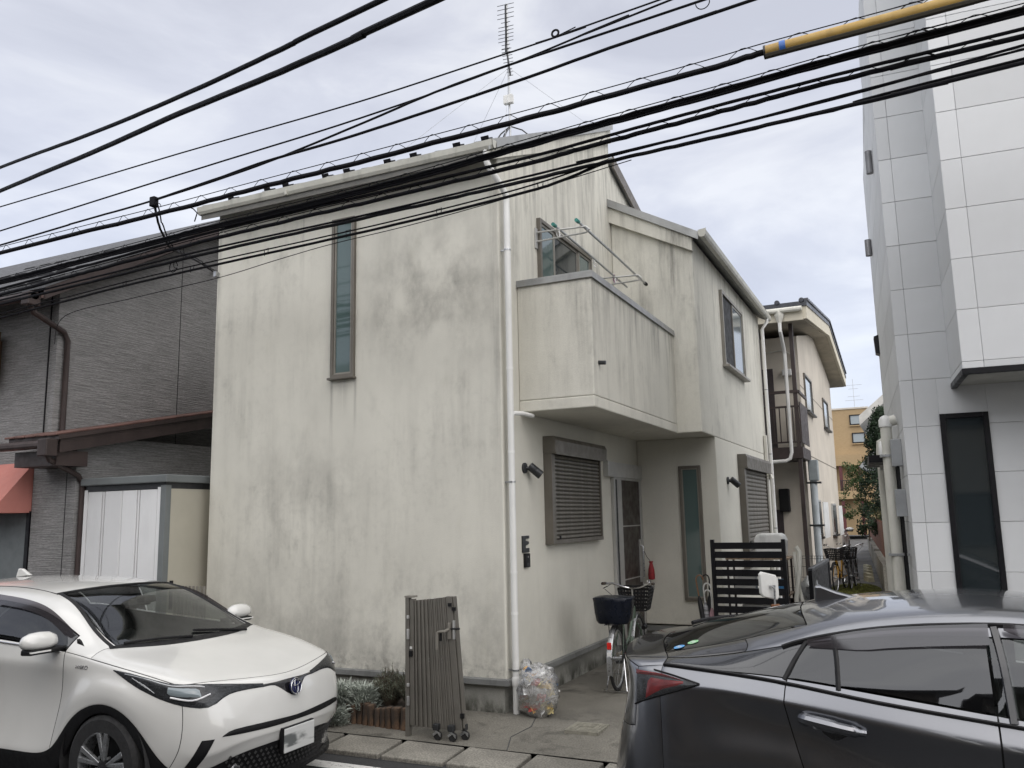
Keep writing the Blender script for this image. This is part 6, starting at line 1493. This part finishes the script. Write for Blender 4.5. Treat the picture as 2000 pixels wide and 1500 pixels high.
    parts, bvh = split_regions(ev, names, C, {
        'hood': ('hood', WHITECAR, .003), 'fender': ('fender', WHITECAR, .003), 'bumper': ('front_bumper', WHITECAR, .002), 'body': ('body', WHITECAR, .002),
        'front_door': ('front_door', WHITECAR, .003), 'rear_door': ('rear_door', WHITECAR, .003), 'cladding': ('cladding', BLACKPLASTIC, .0), 'grille': ('lower_grille', BLACKPLASTIC, .0),
        'glass_front_door': ('front_door_window', GLASS_SIDE, .010), 'glass_rear_door': ('rear_door_window', GLASS_PRIV, .010), 'glass_windshield': ('windscreen', GLASS_CAR, .006), 'glass_rear': ('rear_window', GLASS_PRIV, .01)},
        single=('hood', 'bumper', 'body', 'grille', 'glass_windshield', 'glass_rear'))
    GR = parts[('grille', 0)]
    for s in (-1, 1):
        # headlamp: dark housing, clear lens tip, light guide
        HL = patch(bvh, 'headlight', DARKLENS, C, [(.05,s*.875,.985),(.30,s*.875,.972),(.52,s*.83,.935),(.68,s*.70,.905),(.78,s*.48,.872),(.86,s*.26,.848)],
                   [(.05,s*.878,.980),(.28,s*.90,.895),(.50,s*.87,.815),(.66,s*.79,.765),(.765,s*.68,.750),(.81,s*.53,.818),(.88,s*.26,.826)], .006, 22, 8)
        patch(bvh, 'headlight_chrome', STEEL, HL, [(.14,s*.875,.968),(.34,s*.87,.955),(.55,s*.82,.915),(.72,s*.66,.885)], [(.14,s*.876,.960),(.34,s*.872,.940),(.55,s*.825,.895),(.72,s*.665,.872)], .009, 14, 3)
        patch(bvh, 'projector_lens', GLASS_BLUE, HL, [(.52,s*.84,.900),(.62,s*.79,.890),(.70,s*.71,.874)], [(.52,s*.85,.845),(.62,s*.80,.825),(.72,s*.71,.815)], .012, 8, 5)
        strip('daytime_lamp', pm('lamp_white', (0.80, 0.80, 0.82), .3), HL, [(.56,s*.845,.828),(.69,s*.765,.803),(.755,s*.67,.835)], .006, .012, bvh)
        for q in range(4): strip('lamp_rib', STEEL, HL, [(.24+.035*q,s*.89,.945-.012*q),(.34+.035*q,s*.885,.90-.014*q)], .0025, .010, bvh)
        patch(bvh, 'turn_signal', AMBER, HL, [(.34,s*.885,.935),(.50,s*.86,.915)], [(.36,s*.89,.90),(.52,s*.862,.872)], .012, 6, 3) if s > 0 else None
        # black corner vent and fog lamp
        patch(bvh, 'bumper_vent', BLACKPLASTIC, C, [(.755,s*.735,.545),(.70,s*.765,.44),(.60,s*.79,.31)], [(.80,s*.665,.545),(.755,s*.70,.44),(.66,s*.73,.31)], .006, 8, 4)
        MB().lathe([(.052, -.02), (.052, .012), (.045, .02), (.01, .022)], (.805, s*.475, .30), 'x', 20).build('fog_lamp', GLASS_LENS, C, smooth=True)
        MB().lathe([(.046, -.012), (.046, .004)], (.803, s*.475, .30), 'x', 20).build('fog_reflector', CHROME, C, smooth=True)
        MB().lathe([(.013, -.004), (.013, .003), (.008, .005)], (.83, s*.60, .585), 'x', 12).build('parking_sensor', WHITECAR, C)
        car_wheel(C, 0, s*.79, .345, .215, 5, STEEL); car_wheel(C, -2.64, s*.79, .345, .215, 5, STEEL)
        housing(C, 0, s*.86, .345, .2); housing(C, -2.64, s*.86, .345, .2)
        # mirror
        MR = MB(); K = 14; prof_ = [(-.125, .25), (-.105, .70), (-.06, .95), (.0, 1.0), (.06, .92), (.10, .68), (.118, .3)]
        for (a, k) in prof_:
            for i in range(K): t = 2*pi*i/K; MR.v.append((-.58+a, s*(.975+.085*k*cos(t)), 1.155+(.078*k if sin(t) > 0 else .052*k)*sin(t)+.01*a))
        for j in range(len(prof_)-1):
            for i in range(K): MR.f.append((j*K+i, j*K+(i+1) % K, (j+1)*K+(i+1) % K, (j+1)*K+i))
        MR.f.append(tuple(range(K))); MR.f.append(tuple((len(prof_)-1)*K+i for i in range(K)))
        # mirror housings are wide across the car; turn the long axis outward
        MR.v = [(-.575+(y*s-.975)*.85, s*(.995+(x+.58)*1.12), z) for (x, y, z) in MR.v]
        M_ = MR.build('wing_mirror', WHITECAR, C, smooth=True, angle=60)
        mb = MB(); mb.prism([(-.62, 1.075), (-.51, 1.08), (-.50, 1.115), (-.615, 1.12)], 'y', s*.80, s*1.10); mb.build('mirror_base', BLACKPLASTIC, M_, bevel=.012)
        MB().box(-.515, -.495, min(s*.95, s*1.10), max(s*.95, s*1.10), 1.096, 1.106).build('mirror_signal', WHITEPLASTIC, M_)
        # smoked door visor
        A = [(-.50,s*.748,1.210),(-.80,s*.718,1.352),(-1.08,s*.706,1.418),(-1.48,s*.694,1.454)]
        mb = MB(); Pd = dense(A, 6)
        for p in Pd: mb.v += [tuple(p+Vector((0, s*.022, 0))), tuple(p+Vector((.0, s*.046, -.072)))]
        for i in range(len(Pd)-1): mb.f.append((2*i, 2*i+2, 2*i+3, 2*i+1) if s < 0 else (2*i+1, 2*i+3, 2*i+2, 2*i))
        mb.build('window_visor', GLASS_VISOR, C, smooth=True, recalc=False)
        strip('belt_trim', CHROME, C, [(-.52,s*.866,1.083),(-.85,s*.866,1.103),(-1.2,s*.866,1.12),(-1.6,s*.866,1.145),(-2.0,s*.87,1.19)], .007, .004, bvh)
        strip('pillar_trim', BLACKPLASTIC, C, [(-.17,s*.695,1.098),(-.40,s*.665,1.212),(-.72,s*.585,1.386),(-.985,s*.535,1.468)], .020, -.010, bvh)
        MB().prism([(-.22, 1.045), (-.40, 1.06), (-.43, 1.16)], 'y', s*.775, s*.80).build('quarter_trim', BLACKPLASTIC, C)
        hd = MB().tube([(-1.62, s*.872, .93), (-1.60, s*.90, .945), (-1.42, s*.90, .94), (-1.40, s*.872, .93)], .014, 8).build('door_handle', WHITECAR, C, smooth=True)
        tl_ = patch(bvh, 'tail_light', REDLENS, C, [(-2.95,s*.84,1.08),(-3.2,s*.76,1.03),(-3.35,s*.55,1.0)], [(-2.95,s*.85,1.0),(-3.22,s*.77,.9),(-3.36,s*.55,.92)], .006, 10, 4)
        seat(C, -1.15, s*.36, .40); 
        badge = text_mesh('HYBRID', .036, .0015, .25); bo = mkobj('hybrid_badge', badge, CHROME, C)
        loc, nor, _, _ = bvh.find_nearest(Vector((-.27, s*.90, .985))); bo.location = loc+nor*.003; bo.rotation_euler = (radians(90), 0, 0 if s < 0 else pi); bo.rotation_euler.x = radians(82)
    for (x, y) in ((-2.1, .33), (-2.1, -.33)): seat(C, x, y, .42)
    # black band between the lamps, slit, plate, emblem
    patch(bvh, 'grille_band', BLACKGLOSS, C, [(.865,-.27,.843),(.885,-.14,.842),(.89,0,.845),(.885,.14,.842),(.865,.27,.843)], [(.875,-.27,.824),(.89,-.17,.818),(.91,-.07,.745),(.915,0,.715),(.91,.07,.745),(.89,.17,.818),(.875,.27,.824)], .005, 18, 5)
    patch(bvh, 'bumper_slit', BLACKPLASTIC, C, [(.83,-.62,.560),(.87,-.55,.588),(.925,-.28,.588),(.945,0,.58),(.925,.28,.588),(.87,.55,.588),(.83,.62,.560)], [(.83,-.63,.552),(.872,-.54,.550),(.93,-.28,.545),(.95,0,.546),(.93,.28,.545),(.872,.54,.550),(.83,.63,.552)], .006, 30, 3)
    emblem(C, (.918, 0, .775), (1, 0, .18), (0, 0, 1), .060, .060, pm('navy_emblem', (0.006, 0.010, 0.05), .15, rvar=.05))
    gm_ = MB()
    for r in range(6):
        z = .235+r*.033
        for k in range(26):
            y = -.56+k*.045+(r % 2)*.022; loc, nor, _, _ = bvh.find_nearest(Vector((.88-.25*max(0, abs(y)-.3), y, z))); gm_.add([tuple(loc+nor*.006+Vector((0, a*.017, b*.013))) for a, b in ((-1, 0), (0, -1), (1, 0), (0, 1))], [(0, 1, 2, 3)])
    gm_.build('grille_mesh', pm('grille_mesh_plastic', (0.03, 0.03, 0.031), .4), GR, recalc=False)
    strip('front_lip', BLACKPLASTIC, C, [(.55,-.80,.21),(.74,-.60,.20),(.86,-.28,.20),(.89,0,.20),(.86,.28,.20),(.74,.60,.20),(.55,.80,.21)], .03, .0)
    k = NT('smudged_plate'); c = k.mix(k.ramp(k.noise(5, 3, .5, k.map((1, 1, 2.6)), .3), .42, .62), (0.60, 0.61, 0.60), (0.13, 0.14, 0.14))
    X, Y, Z = k.sep(); c = k.mix(k.ramp(Z, .465, .475), c, (0.62, 0.63, 0.62)); c = k.mix(k.ramp(Z, .385, .375), c, (0.60, 0.61, 0.60)); k.set(c, .45)
    PL = MB().box(.962, .970, -.165, .165, .345, .51).build('license_plate', k.m, C, bevel=.004)
    MB().box(.925, .961, -.172, .172, .34, .516).build('plate_holder', BLACKPLASTIC, C, bevel=.006).rotation_euler = (0, 0, 0)
    # cowl, wipers, roof fin, interior
    patch(bvh, 'cowl', BLACKPLASTIC, C, [(-.165,-.73,1.085),(.0,-.38,1.085),(.045,0,1.08),(.0,.38,1.085),(-.165,.73,1.085)], [(-.205,-.71,1.10),(-.075,-.37,1.105),(-.035,0,1.10),(-.075,.37,1.105),(-.205,.71,1.10)], .006, 20, 3)
    for (a, b) in (((-.02, -.10, 1.10), (-.15, -.62, 1.135)), ((-.0, .48, 1.10), (-.10, -.02, 1.125))): strip('wiper', BLACKPLASTIC, C, [a, tuple((Vector(a)+Vector(b))/2), b], .010, .014, bvh)
    MB().prism([(-2.30, 1.525), (-2.10, 1.545), (-2.14, 1.56), (-2.22, 1.60), (-2.27, 1.605)], 'y', -.018, .018).build('roof_fin', WHITECAR, C, bevel=.01)
    strip('roof_seam', BLACKPLASTIC, C, [(-1.0,-.555,1.462),(-1.48,-.535,1.505),(-2.1,-.52,1.495),(-2.6,-.50,1.415)], .004, .0, bvh)
    strip('header_trim', BLACKPLASTIC, C, [(-1.0,-.56,1.46),(-.90,-.29,1.492),(-.86,0,1.50),(-.90,.29,1.492),(-1.0,.56,1.46)], .010, .0, bvh)
    MB().prism([(-.15, .55), (-.15, 1.0), (-.25, 1.04), (-.55, 1.02), (-.70, .95), (-.70, .80), (-.45, .55)], 'y', -.72, .72).build('dashboard', INTERIOR, C, bevel=.03)
    MB().tube([(-.78+.16*sin(t)*.35, -.36+.17*cos(t), .95+.16*sin(t)) for t in [2*pi*i/24 for i in range(24)]], .014, 8, closed=True).build('steering_wheel', BLACKPLASTIC, C, smooth=True)
    MB().box(-.74, -.71, -.11, .11, 1.31, 1.37).build('rear_view_mirror', BLACKPLASTIC, C, bevel=.015)
    MB().box(-.70, -.60, -.06, .06, 1.34, 1.395).build('camera_housing', BLACKPLASTIC, C, bevel=.01)
    MB().box(-3.1, .5, -.78, .78, .16, .28).build('underbody', INTERIOR, C); MB().box(-2.9, -.2, -.80, .80, .30, .36).build('floor', INTERIOR, C)
    return C
WCAR = white_car()

# ================================================================== dark grey hatchback
def grey_car():
    C = thing('grey_car', 'dark grey metallic liftback parked in the right foreground', 'car', (2.9, -2.44, RZ), 0, local=True); C.scale = (1, 1, 1.03)
    top = [
     [(3.25,.76,.72),(3.38,.62,.73),(3.42,.52,.73),(3.50,.27,.72),(3.54,0,.71)],
     [(3.0,.84,.82),(3.02,.72,.86),(3.03,.62,.87),(3.06,.3,.88),(3.07,0,.88)],
     [(2.7,.86,.88),(2.7,.76,.93),(2.7,.66,.945),(2.74,.32,.95),(2.75,0,.95)],
     [(2.38,.86,.93),(2.40,.77,.98),(2.42,.70,.995),(2.55,.36,.995),(2.6,0,.995)],
     [(2.1,.86,.95),(2.05,.71,1.12),(2.08,.665,1.14),(2.2,.35,1.15),(2.24,0,1.15)],
     [(1.7,.842,.98),(1.62,.705,1.325),(1.66,.60,1.355),(1.78,.31,1.37),(1.82,0,1.37)],
     [(1.35,.842,1.00),(1.32,.700,1.405),(1.36,.585,1.450),(1.45,.29,1.455),(1.5,0,1.46)],
     [(1.05,.842,1.035),(1.04,.705,1.425),(1.04,.610,1.468),(1.04,.28,1.492),(1.04,0,1.496)],
     [(.55,.840,1.102),(.58,.705,1.390),(.58,.610,1.444),(.58,.28,1.474),(.58,0,1.480)],
     [(.13,.824,1.160),(.24,.706,1.325),(.24,.600,1.378),(.16,.28,1.422),(.14,0,1.43)],
     [(-.16,.79,1.165),(-.04,.660,1.252),(-.08,.59,1.282),(-.2,.28,1.332),(-.22,0,1.34)],
     [(-.34,.75,1.172),(-.26,.668,1.212),(-.30,.60,1.245),(-.42,.28,1.285),(-.45,0,1.292)],
     [(-.46,.72,1.190),(-.43,.672,1.200),(-.47,.61,1.212),(-.58,.28,1.225),(-.61,0,1.23)],
     [(-.62,.735,1.170),(-.70,.63,1.19),(-.73,.55,1.198),(-.80,.28,1.205),(-.825,0,1.207)]]
    S5 = lambda x, b: [(x,.890,b-.09),(x,.868,.80),(x,.884,.58),(x,.875,.38),(x,.84,.20)]
    side = [
     [(3.30,.77,.66),(3.34,.78,.54),(3.34,.78,.44),(3.28,.80,.32),(3.18,.80,.22)],
     [(3.02,.86,.76),(3.02,.88,.70),(3.02,.885,.64),(3.02,.885,.59),(2.98,.87,.53)],
     [(2.7,.87,.82),(2.7,.89,.78),(2.7,.892,.74),(2.7,.89,.70),(2.7,.875,.66)],
     [(2.36,.87,.85),(2.36,.885,.76),(2.36,.888,.66),(2.36,.885,.59),(2.42,.87,.53)],
     [(2.08,.868,.86),(2.10,.87,.74),(2.14,.875,.54),(2.18,.87,.36),(2.26,.84,.20)],
     S5(1.7, .99), S5(1.35, 1.0), S5(1.05, 1.03),
     [(.55,.888,1.0),(.55,.862,.86),(.52,.888,.68),(.50,.88,.44),(.44,.85,.22)],
     [(.11,.874,1.065),(.14,.856,.95),(.20,.892,.82),(.27,.892,.66),(.26,.88,.57)],
     [(-.14,.850,1.095),(-.10,.848,.95),(-.05,.894,.83),(-.02,.892,.73),(-.01,.88,.67)],
     [(-.31,.820,1.10),(-.28,.842,.95),(-.27,.878,.79),(-.27,.882,.66),(-.26,.87,.565)],
     [(-.48,.792,1.09),(-.46,.832,.94),(-.45,.862,.72),(-.43,.866,.46),(-.36,.85,.24)],
     [(-.615,.752,1.06),(-.635,.765,.88),(-.65,.785,.66),(-.64,.79,.44),(-.58,.77,.24)]]
    front = [[(3.44,.62,.66),(3.48,.52,.66),(3.56,.27,.65),(3.60,0,.64)], [(3.48,.62,.54),(3.52,.52,.54),(3.59,.27,.54),(3.62,0,.54)], [(3.48,.62,.44),(3.52,.52,.44),(3.59,.27,.44),(3.62,0,.44)],
             [(3.42,.62,.32),(3.47,.52,.32),(3.55,.27,.32),(3.58,0,.32)], [(3.34,.6,.20),(3.40,.5,.20),(3.46,.27,.20),(3.50,0,.20)]]
    rear = [[(-.66,.64,1.06),(-.70,.55,1.07),(-.77,.28,1.08),(-.79,0,1.08)], [(-.71,.64,.86),(-.76,.54,.86),(-.82,.28,.86),(-.84,0,.86)], [(-.75,.65,.66),(-.81,.54,.64),(-.86,.28,.62),(-.88,0,.62)],
            [(-.77,.64,.44),(-.83,.54,.42),(-.88,.28,.40),(-.90,0,.40)], [(-.70,.62,.24),(-.76,.5,.22),(-.80,.28,.22),(-.82,0,.22)]]
    def RT(i, j):
        if i < 3: return 'hood'
        if j == 0: return 'glass_front_door' if 4 <= i <= 6 else ('glass_rear_door' if 7 <= i <= 8 else ('quarter' if 9 <= i <= 11 else 'body'))
        if i == 12: return 'spoiler'
        if j == 1: return 'body' if i < 10 else 'hatch_edge'
        if i < 6: return 'glass_windshield'
        return 'body' if i < 9 else 'glass_rear'
    def RS(i, l):
        if i < 4: return 'fender'
        if i < 7: return 'front_door'
        if i < 9: return 'rear_door'
        return 'quarter_body' if i < 12 else 'rear_bumper'
    def RF(l, j): return 'front_bumper'
    def RR(l, j): return 'hatch' if l < 2 else 'rear_bumper'
    cr = [(side[i][0], side[i+1][0], .5) for i in range(3, 12)]+[(top[i][0], top[i+1][0], .35) for i in range(3, 12)]+[(side[i][2], side[i+1][2], .25) for i in range(8, 13)]+[(top[i][2], top[i+1][2], .3) for i in range(5, 12)]+[(top[-1][j], top[-1][j+1], .6) for j in range(4)]
    ev, names = build_cage(top, side, front, rear, RT, RS, RF, RR, cr)
    parts, bvh = split_regions(ev, names, C, {
        'hood': ('hood', GREYCAR, .003), 'fender': ('fender', GREYCAR, .003), 'front_bumper': ('front_bumper', GREYCAR, .002), 'rear_bumper': ('rear_bumper', GREYCAR, .0015), 'body': ('body', GREYCAR, .002),
        'front_door': ('front_door', GREYCAR, .004), 'rear_door': ('rear_door', GREYCAR, .004), 'quarter_body': ('rear_quarter', GREYCAR, .0015), 'quarter': ('quarter_panel', GREYGLOSS, .005), 'hatch_edge': ('hatch_edge', BLACKGLOSS, .003),
        'spoiler': ('spoiler', GREYGLOSS, .003), 'hatch': ('hatch', GREYCAR, .003),
        'glass_front_door': ('front_door_window', GLASS_SIDE, .007), 'glass_rear_door': ('rear_door_window', GLASS_PRIV, .007), 'glass_windshield': ('windscreen', GLASS_CAR, .006), 'glass_rear': ('rear_window', GLASS_PRIV, .005)},
        single=('hood', 'front_bumper', 'rear_bumper', 'body', 'glass_windshield', 'glass_rear', 'spoiler', 'hatch'))
    for s in (-1, 1):
        car_wheel(C, 0, s*.775, .31, .20, 5, STEEL); car_wheel(C, 2.70, s*.775, .31, .20, 5, STEEL)
        housing(C, 0, s*.845, .31, .2); housing(C, 2.70, s*.845, .31, .2)
        TL = patch(bvh, 'tail_light', GLASS_LENS, C, [(-0.265,s*.82,1.110),(-0.400,s*.785,1.133),(-0.510,s*.752,1.150),(-0.630,s*.735,1.156)], [(-0.265,s*.82,1.100),(-0.400,s*.80,1.060),(-0.510,s*.785,1.025),(-0.630,s*.76,.985)], .016, 18, 7)
        patch(bvh, 'lamp_core', REDLENS, TL, [(-0.340,s*.80,1.108),(-0.460,s*.78,1.113),(-0.535,s*.75,1.115)], [(-0.340,s*.805,1.098),(-0.460,s*.79,1.062),(-0.550,s*.78,1.018)], .007, 12, 5)
        patch(bvh, 'lamp_bar', REDLENS, TL, [(-0.360,s*.80,1.122),(-0.470,s*.765,1.138),(-0.620,s*.735,1.148)], [(-0.360,s*.80,1.116),(-0.470,s*.768,1.124),(-0.620,s*.737,1.126)], .010, 12, 2)
        patch(bvh, 'lamp_housing', DARKLENS, TL, [(-0.280,s*.82,1.108),(-0.400,s*.79,1.130),(-0.620,s*.74,1.150)], [(-0.280,s*.82,1.100),(-0.400,s*.80,1.062),(-0.620,s*.76,.99)], .003, 12, 5)
        strip('lamp_edge', BLACKPLASTIC, TL, [(-0.260,s*.822,1.104),(-0.400,s*.80,1.058),(-0.510,s*.785,1.022),(-0.630,s*.76,.982)], .004, .004, bvh)
        strip('lamp_edge', BLACKPLASTIC, TL, [(-0.260,s*.822,1.108),(-0.400,s*.782,1.137),(-0.510,s*.75,1.154)], .004, .004, bvh)
        # door handle with its finger cup
        loc, nor, _, _ = bvh.find_nearest(Vector((.40, s*.88, .985)))
        HC = patch(bvh, 'handle_cup', BLACKGLOSS, C, [(.30,s*.88,.985),(.36,s*.88,.985),(.42,s*.88,.972)], [(.305,s*.87,.945),(.36,s*.87,.915),(.415,s*.87,.94)], .004, 8, 5)
        hp = [(.22, s*.876, 1.000), (.25, s*.902, .998), (.34, s*.914, .985), (.43, s*.910, .970), (.495, s*.882, .958)]
        MB().tube(dense(hp, 5), [.014]+[.026]*3+[.029]*8+[.025]*5+[.018]*3+[.007], 10).build('door_handle', GREYCAR, C, smooth=True)
        MB().tube([(1.32, s*.874, .92), (1.35, s*.90, .925), (1.48, s*.90, .92), (1.52, s*.874, .915)], .017, 8).build('door_handle', GREYCAR, C, smooth=True)
        # window pillars, belt moulding, visors
        strip('belt_moulding', BLACKPLASTIC, C, [(-.46,s*.725,1.17),(-.16,s*.792,1.166),(.13,s*.838,1.146),(.55,s*.858,1.087),(1.05,s*.863,1.033),(1.35,s*.863,1.003),(1.7,s*.863,.983),(2.1,s*.863,.953)], .009, .002, bvh)
        strip('roof_moulding', BLACKPLASTIC, C, [(.13,s*.70,1.275),(.24,s*.704,1.327),(.58,s*.703,1.392),(1.04,s*.703,1.427),(1.32,s*.698,1.407),(1.62,s*.703,1.327),(2.05,s*.712,1.122)], .011, .002, bvh)
        strip('door_pillar', BLACKGLOSS, C, [(1.075,s*.845,1.035),(1.065,s*.78,1.24),(1.045,s*.708,1.415)], .024, -.012, bvh)
        strip('window_divider', BLACKPLASTIC, C, [(.385,s*.85,1.13),(.38,s*.78,1.25),(.365,s*.705,1.352)], .013, -.004, bvh)
        strip('door_edge', BLACKPLASTIC, C, [(.145,s*.83,1.16),(.19,s*.77,1.245),(.245,s*.706,1.325)], .014, -.006, bvh)
        for A in ([(.25,s*.706,1.322),(.58,s*.704,1.384),(1.02,s*.704,1.418)], [(1.08,s*.704,1.418),(1.35,s*.70,1.398),(1.62,s*.704,1.322),(1.95,s*.72,1.165)]):
            mb = MB(); Pd = dense(A, 7)
            for q, p in enumerate(Pd):
                d = .085*min(1, .3+q/8) ; mb.v += [tuple(p+Vector((0, s*.018, 0))), tuple(p+Vector((0, s*(.014+.036*d/.085), -d)))]
            for i in range(len(Pd)-1): mb.f.append((2*i, 2*i+2, 2*i+3, 2*i+1) if s > 0 else (2*i+1, 2*i+3, 2*i+2, 2*i))
            mb.build('window_visor', GLASS_VISOR, C, smooth=True, recalc=False)
        seat(C, 1.35, s*.36, .36); seat(C, .30, s*.34, .36)
        MR = MB().prism([(2.02, .97), (2.20, .98), (2.18, 1.12), (2.05, 1.12)], 'y', s*.90, s*1.06).build('wing_mirror', GREYCAR, C, bevel=.04, seg=3)
        HLp = patch(bvh, 'headlight', DARKLENS, C, [(2.95,s*.85,.83),(3.2,s*.80,.77),(3.42,s*.6,.71)], [(2.98,s*.86,.77),(3.25,s*.80,.66),(3.46,s*.6,.62)], .006, 12, 5)
    # round stickers on the rear glass, spoiler line, fin
    def sticker(x, y, col, nm):
        loc, nor, _, _ = bvh.find_nearest(Vector((x, y, 1.3))); t_ = nor.orthogonal().normalized(); b_ = nor.cross(t_); mb = MB()
        mb.add([tuple(loc+nor*.003+t_*.030*cos(2*pi*i/24)+b_*.030*sin(2*pi*i/24)) for i in range(24)], [tuple(range(24))])
        st_ = mb.build('sticker', pm(nm, col, .5, var=.3, vs=40), C)
        mb = MB()
        for k in range(4): mb.add([tuple(loc+nor*.0038+t_*(a*.010+(.002 if k % 2 else -.003))+b_*((k-1.5)*.010+c*.0025)) for a, c in ((-1, -1), (1, -1), (1, 1), (-1, 1))], [(0, 1, 2, 3)])
        mb.build('sticker_print', pm('sticker_white', (0.7, 0.72, 0.7), .5), st_)
    sticker(-.44, -.545, (0.10, 0.32, 0.62), 'sticker_blue'); sticker(-.37, -.50, (0.22, 0.45, 0.24), 'sticker_green')
    MB().prism([(.22, 1.405), (.50, 1.455), (.42, 1.462), (.34, 1.482), (.26, 1.512), (.225, 1.512)], 'y', -.022, .022).build('roof_fin', GREYCAR, C, bevel=.012)
    strip('wiper', BLACKPLASTIC, C, [(-.50,.12,1.25),(-.40,.35,1.28),(-.28,.52,1.29)], .012, .016, bvh)
    MB().box(.95, 2.5, -.72, .72, .55, .62).build('floor', INTERIOR, C); MB().box(-.6, 3.3, -.76, .76, .15, .26).build('underbody', INTERIOR, C)
    MB().prism([(2.2, .5), (2.3, .95), (2.05, .98), (1.85, .90), (1.9, .5)], 'y', -.72, .72).build('dashboard', INTERIOR, C, bevel=.03)
    MB().box(-.5, .15, -.70, .70, .5, .95).build('luggage_cover', INTERIOR, C)
    return C
grey_car()
# the same kind of car once more, far down the alley: only its tail corner shows past the apartment house
def copy_tree(o, parent=None):
    c = o.copy(); COL.objects.link(c); c.parent = parent
    for ch in o.children: copy_tree(ch, c)
    return c
o_ = copy_tree(WCAR); o_.location = (.42, 27.2, 0); o_.rotation_euler = (0, 0, radians(90)); o_['label'] = 'distant white car tail showing beyond the cream apartment corner'
for m_ in [m_ for m_ in bpy.data.materials if m_.name.startswith('_region_')]: bpy.data.materials.remove(m_)
for o_ in bpy.data.objects:
    if '_local' in o_: del o_['_local']
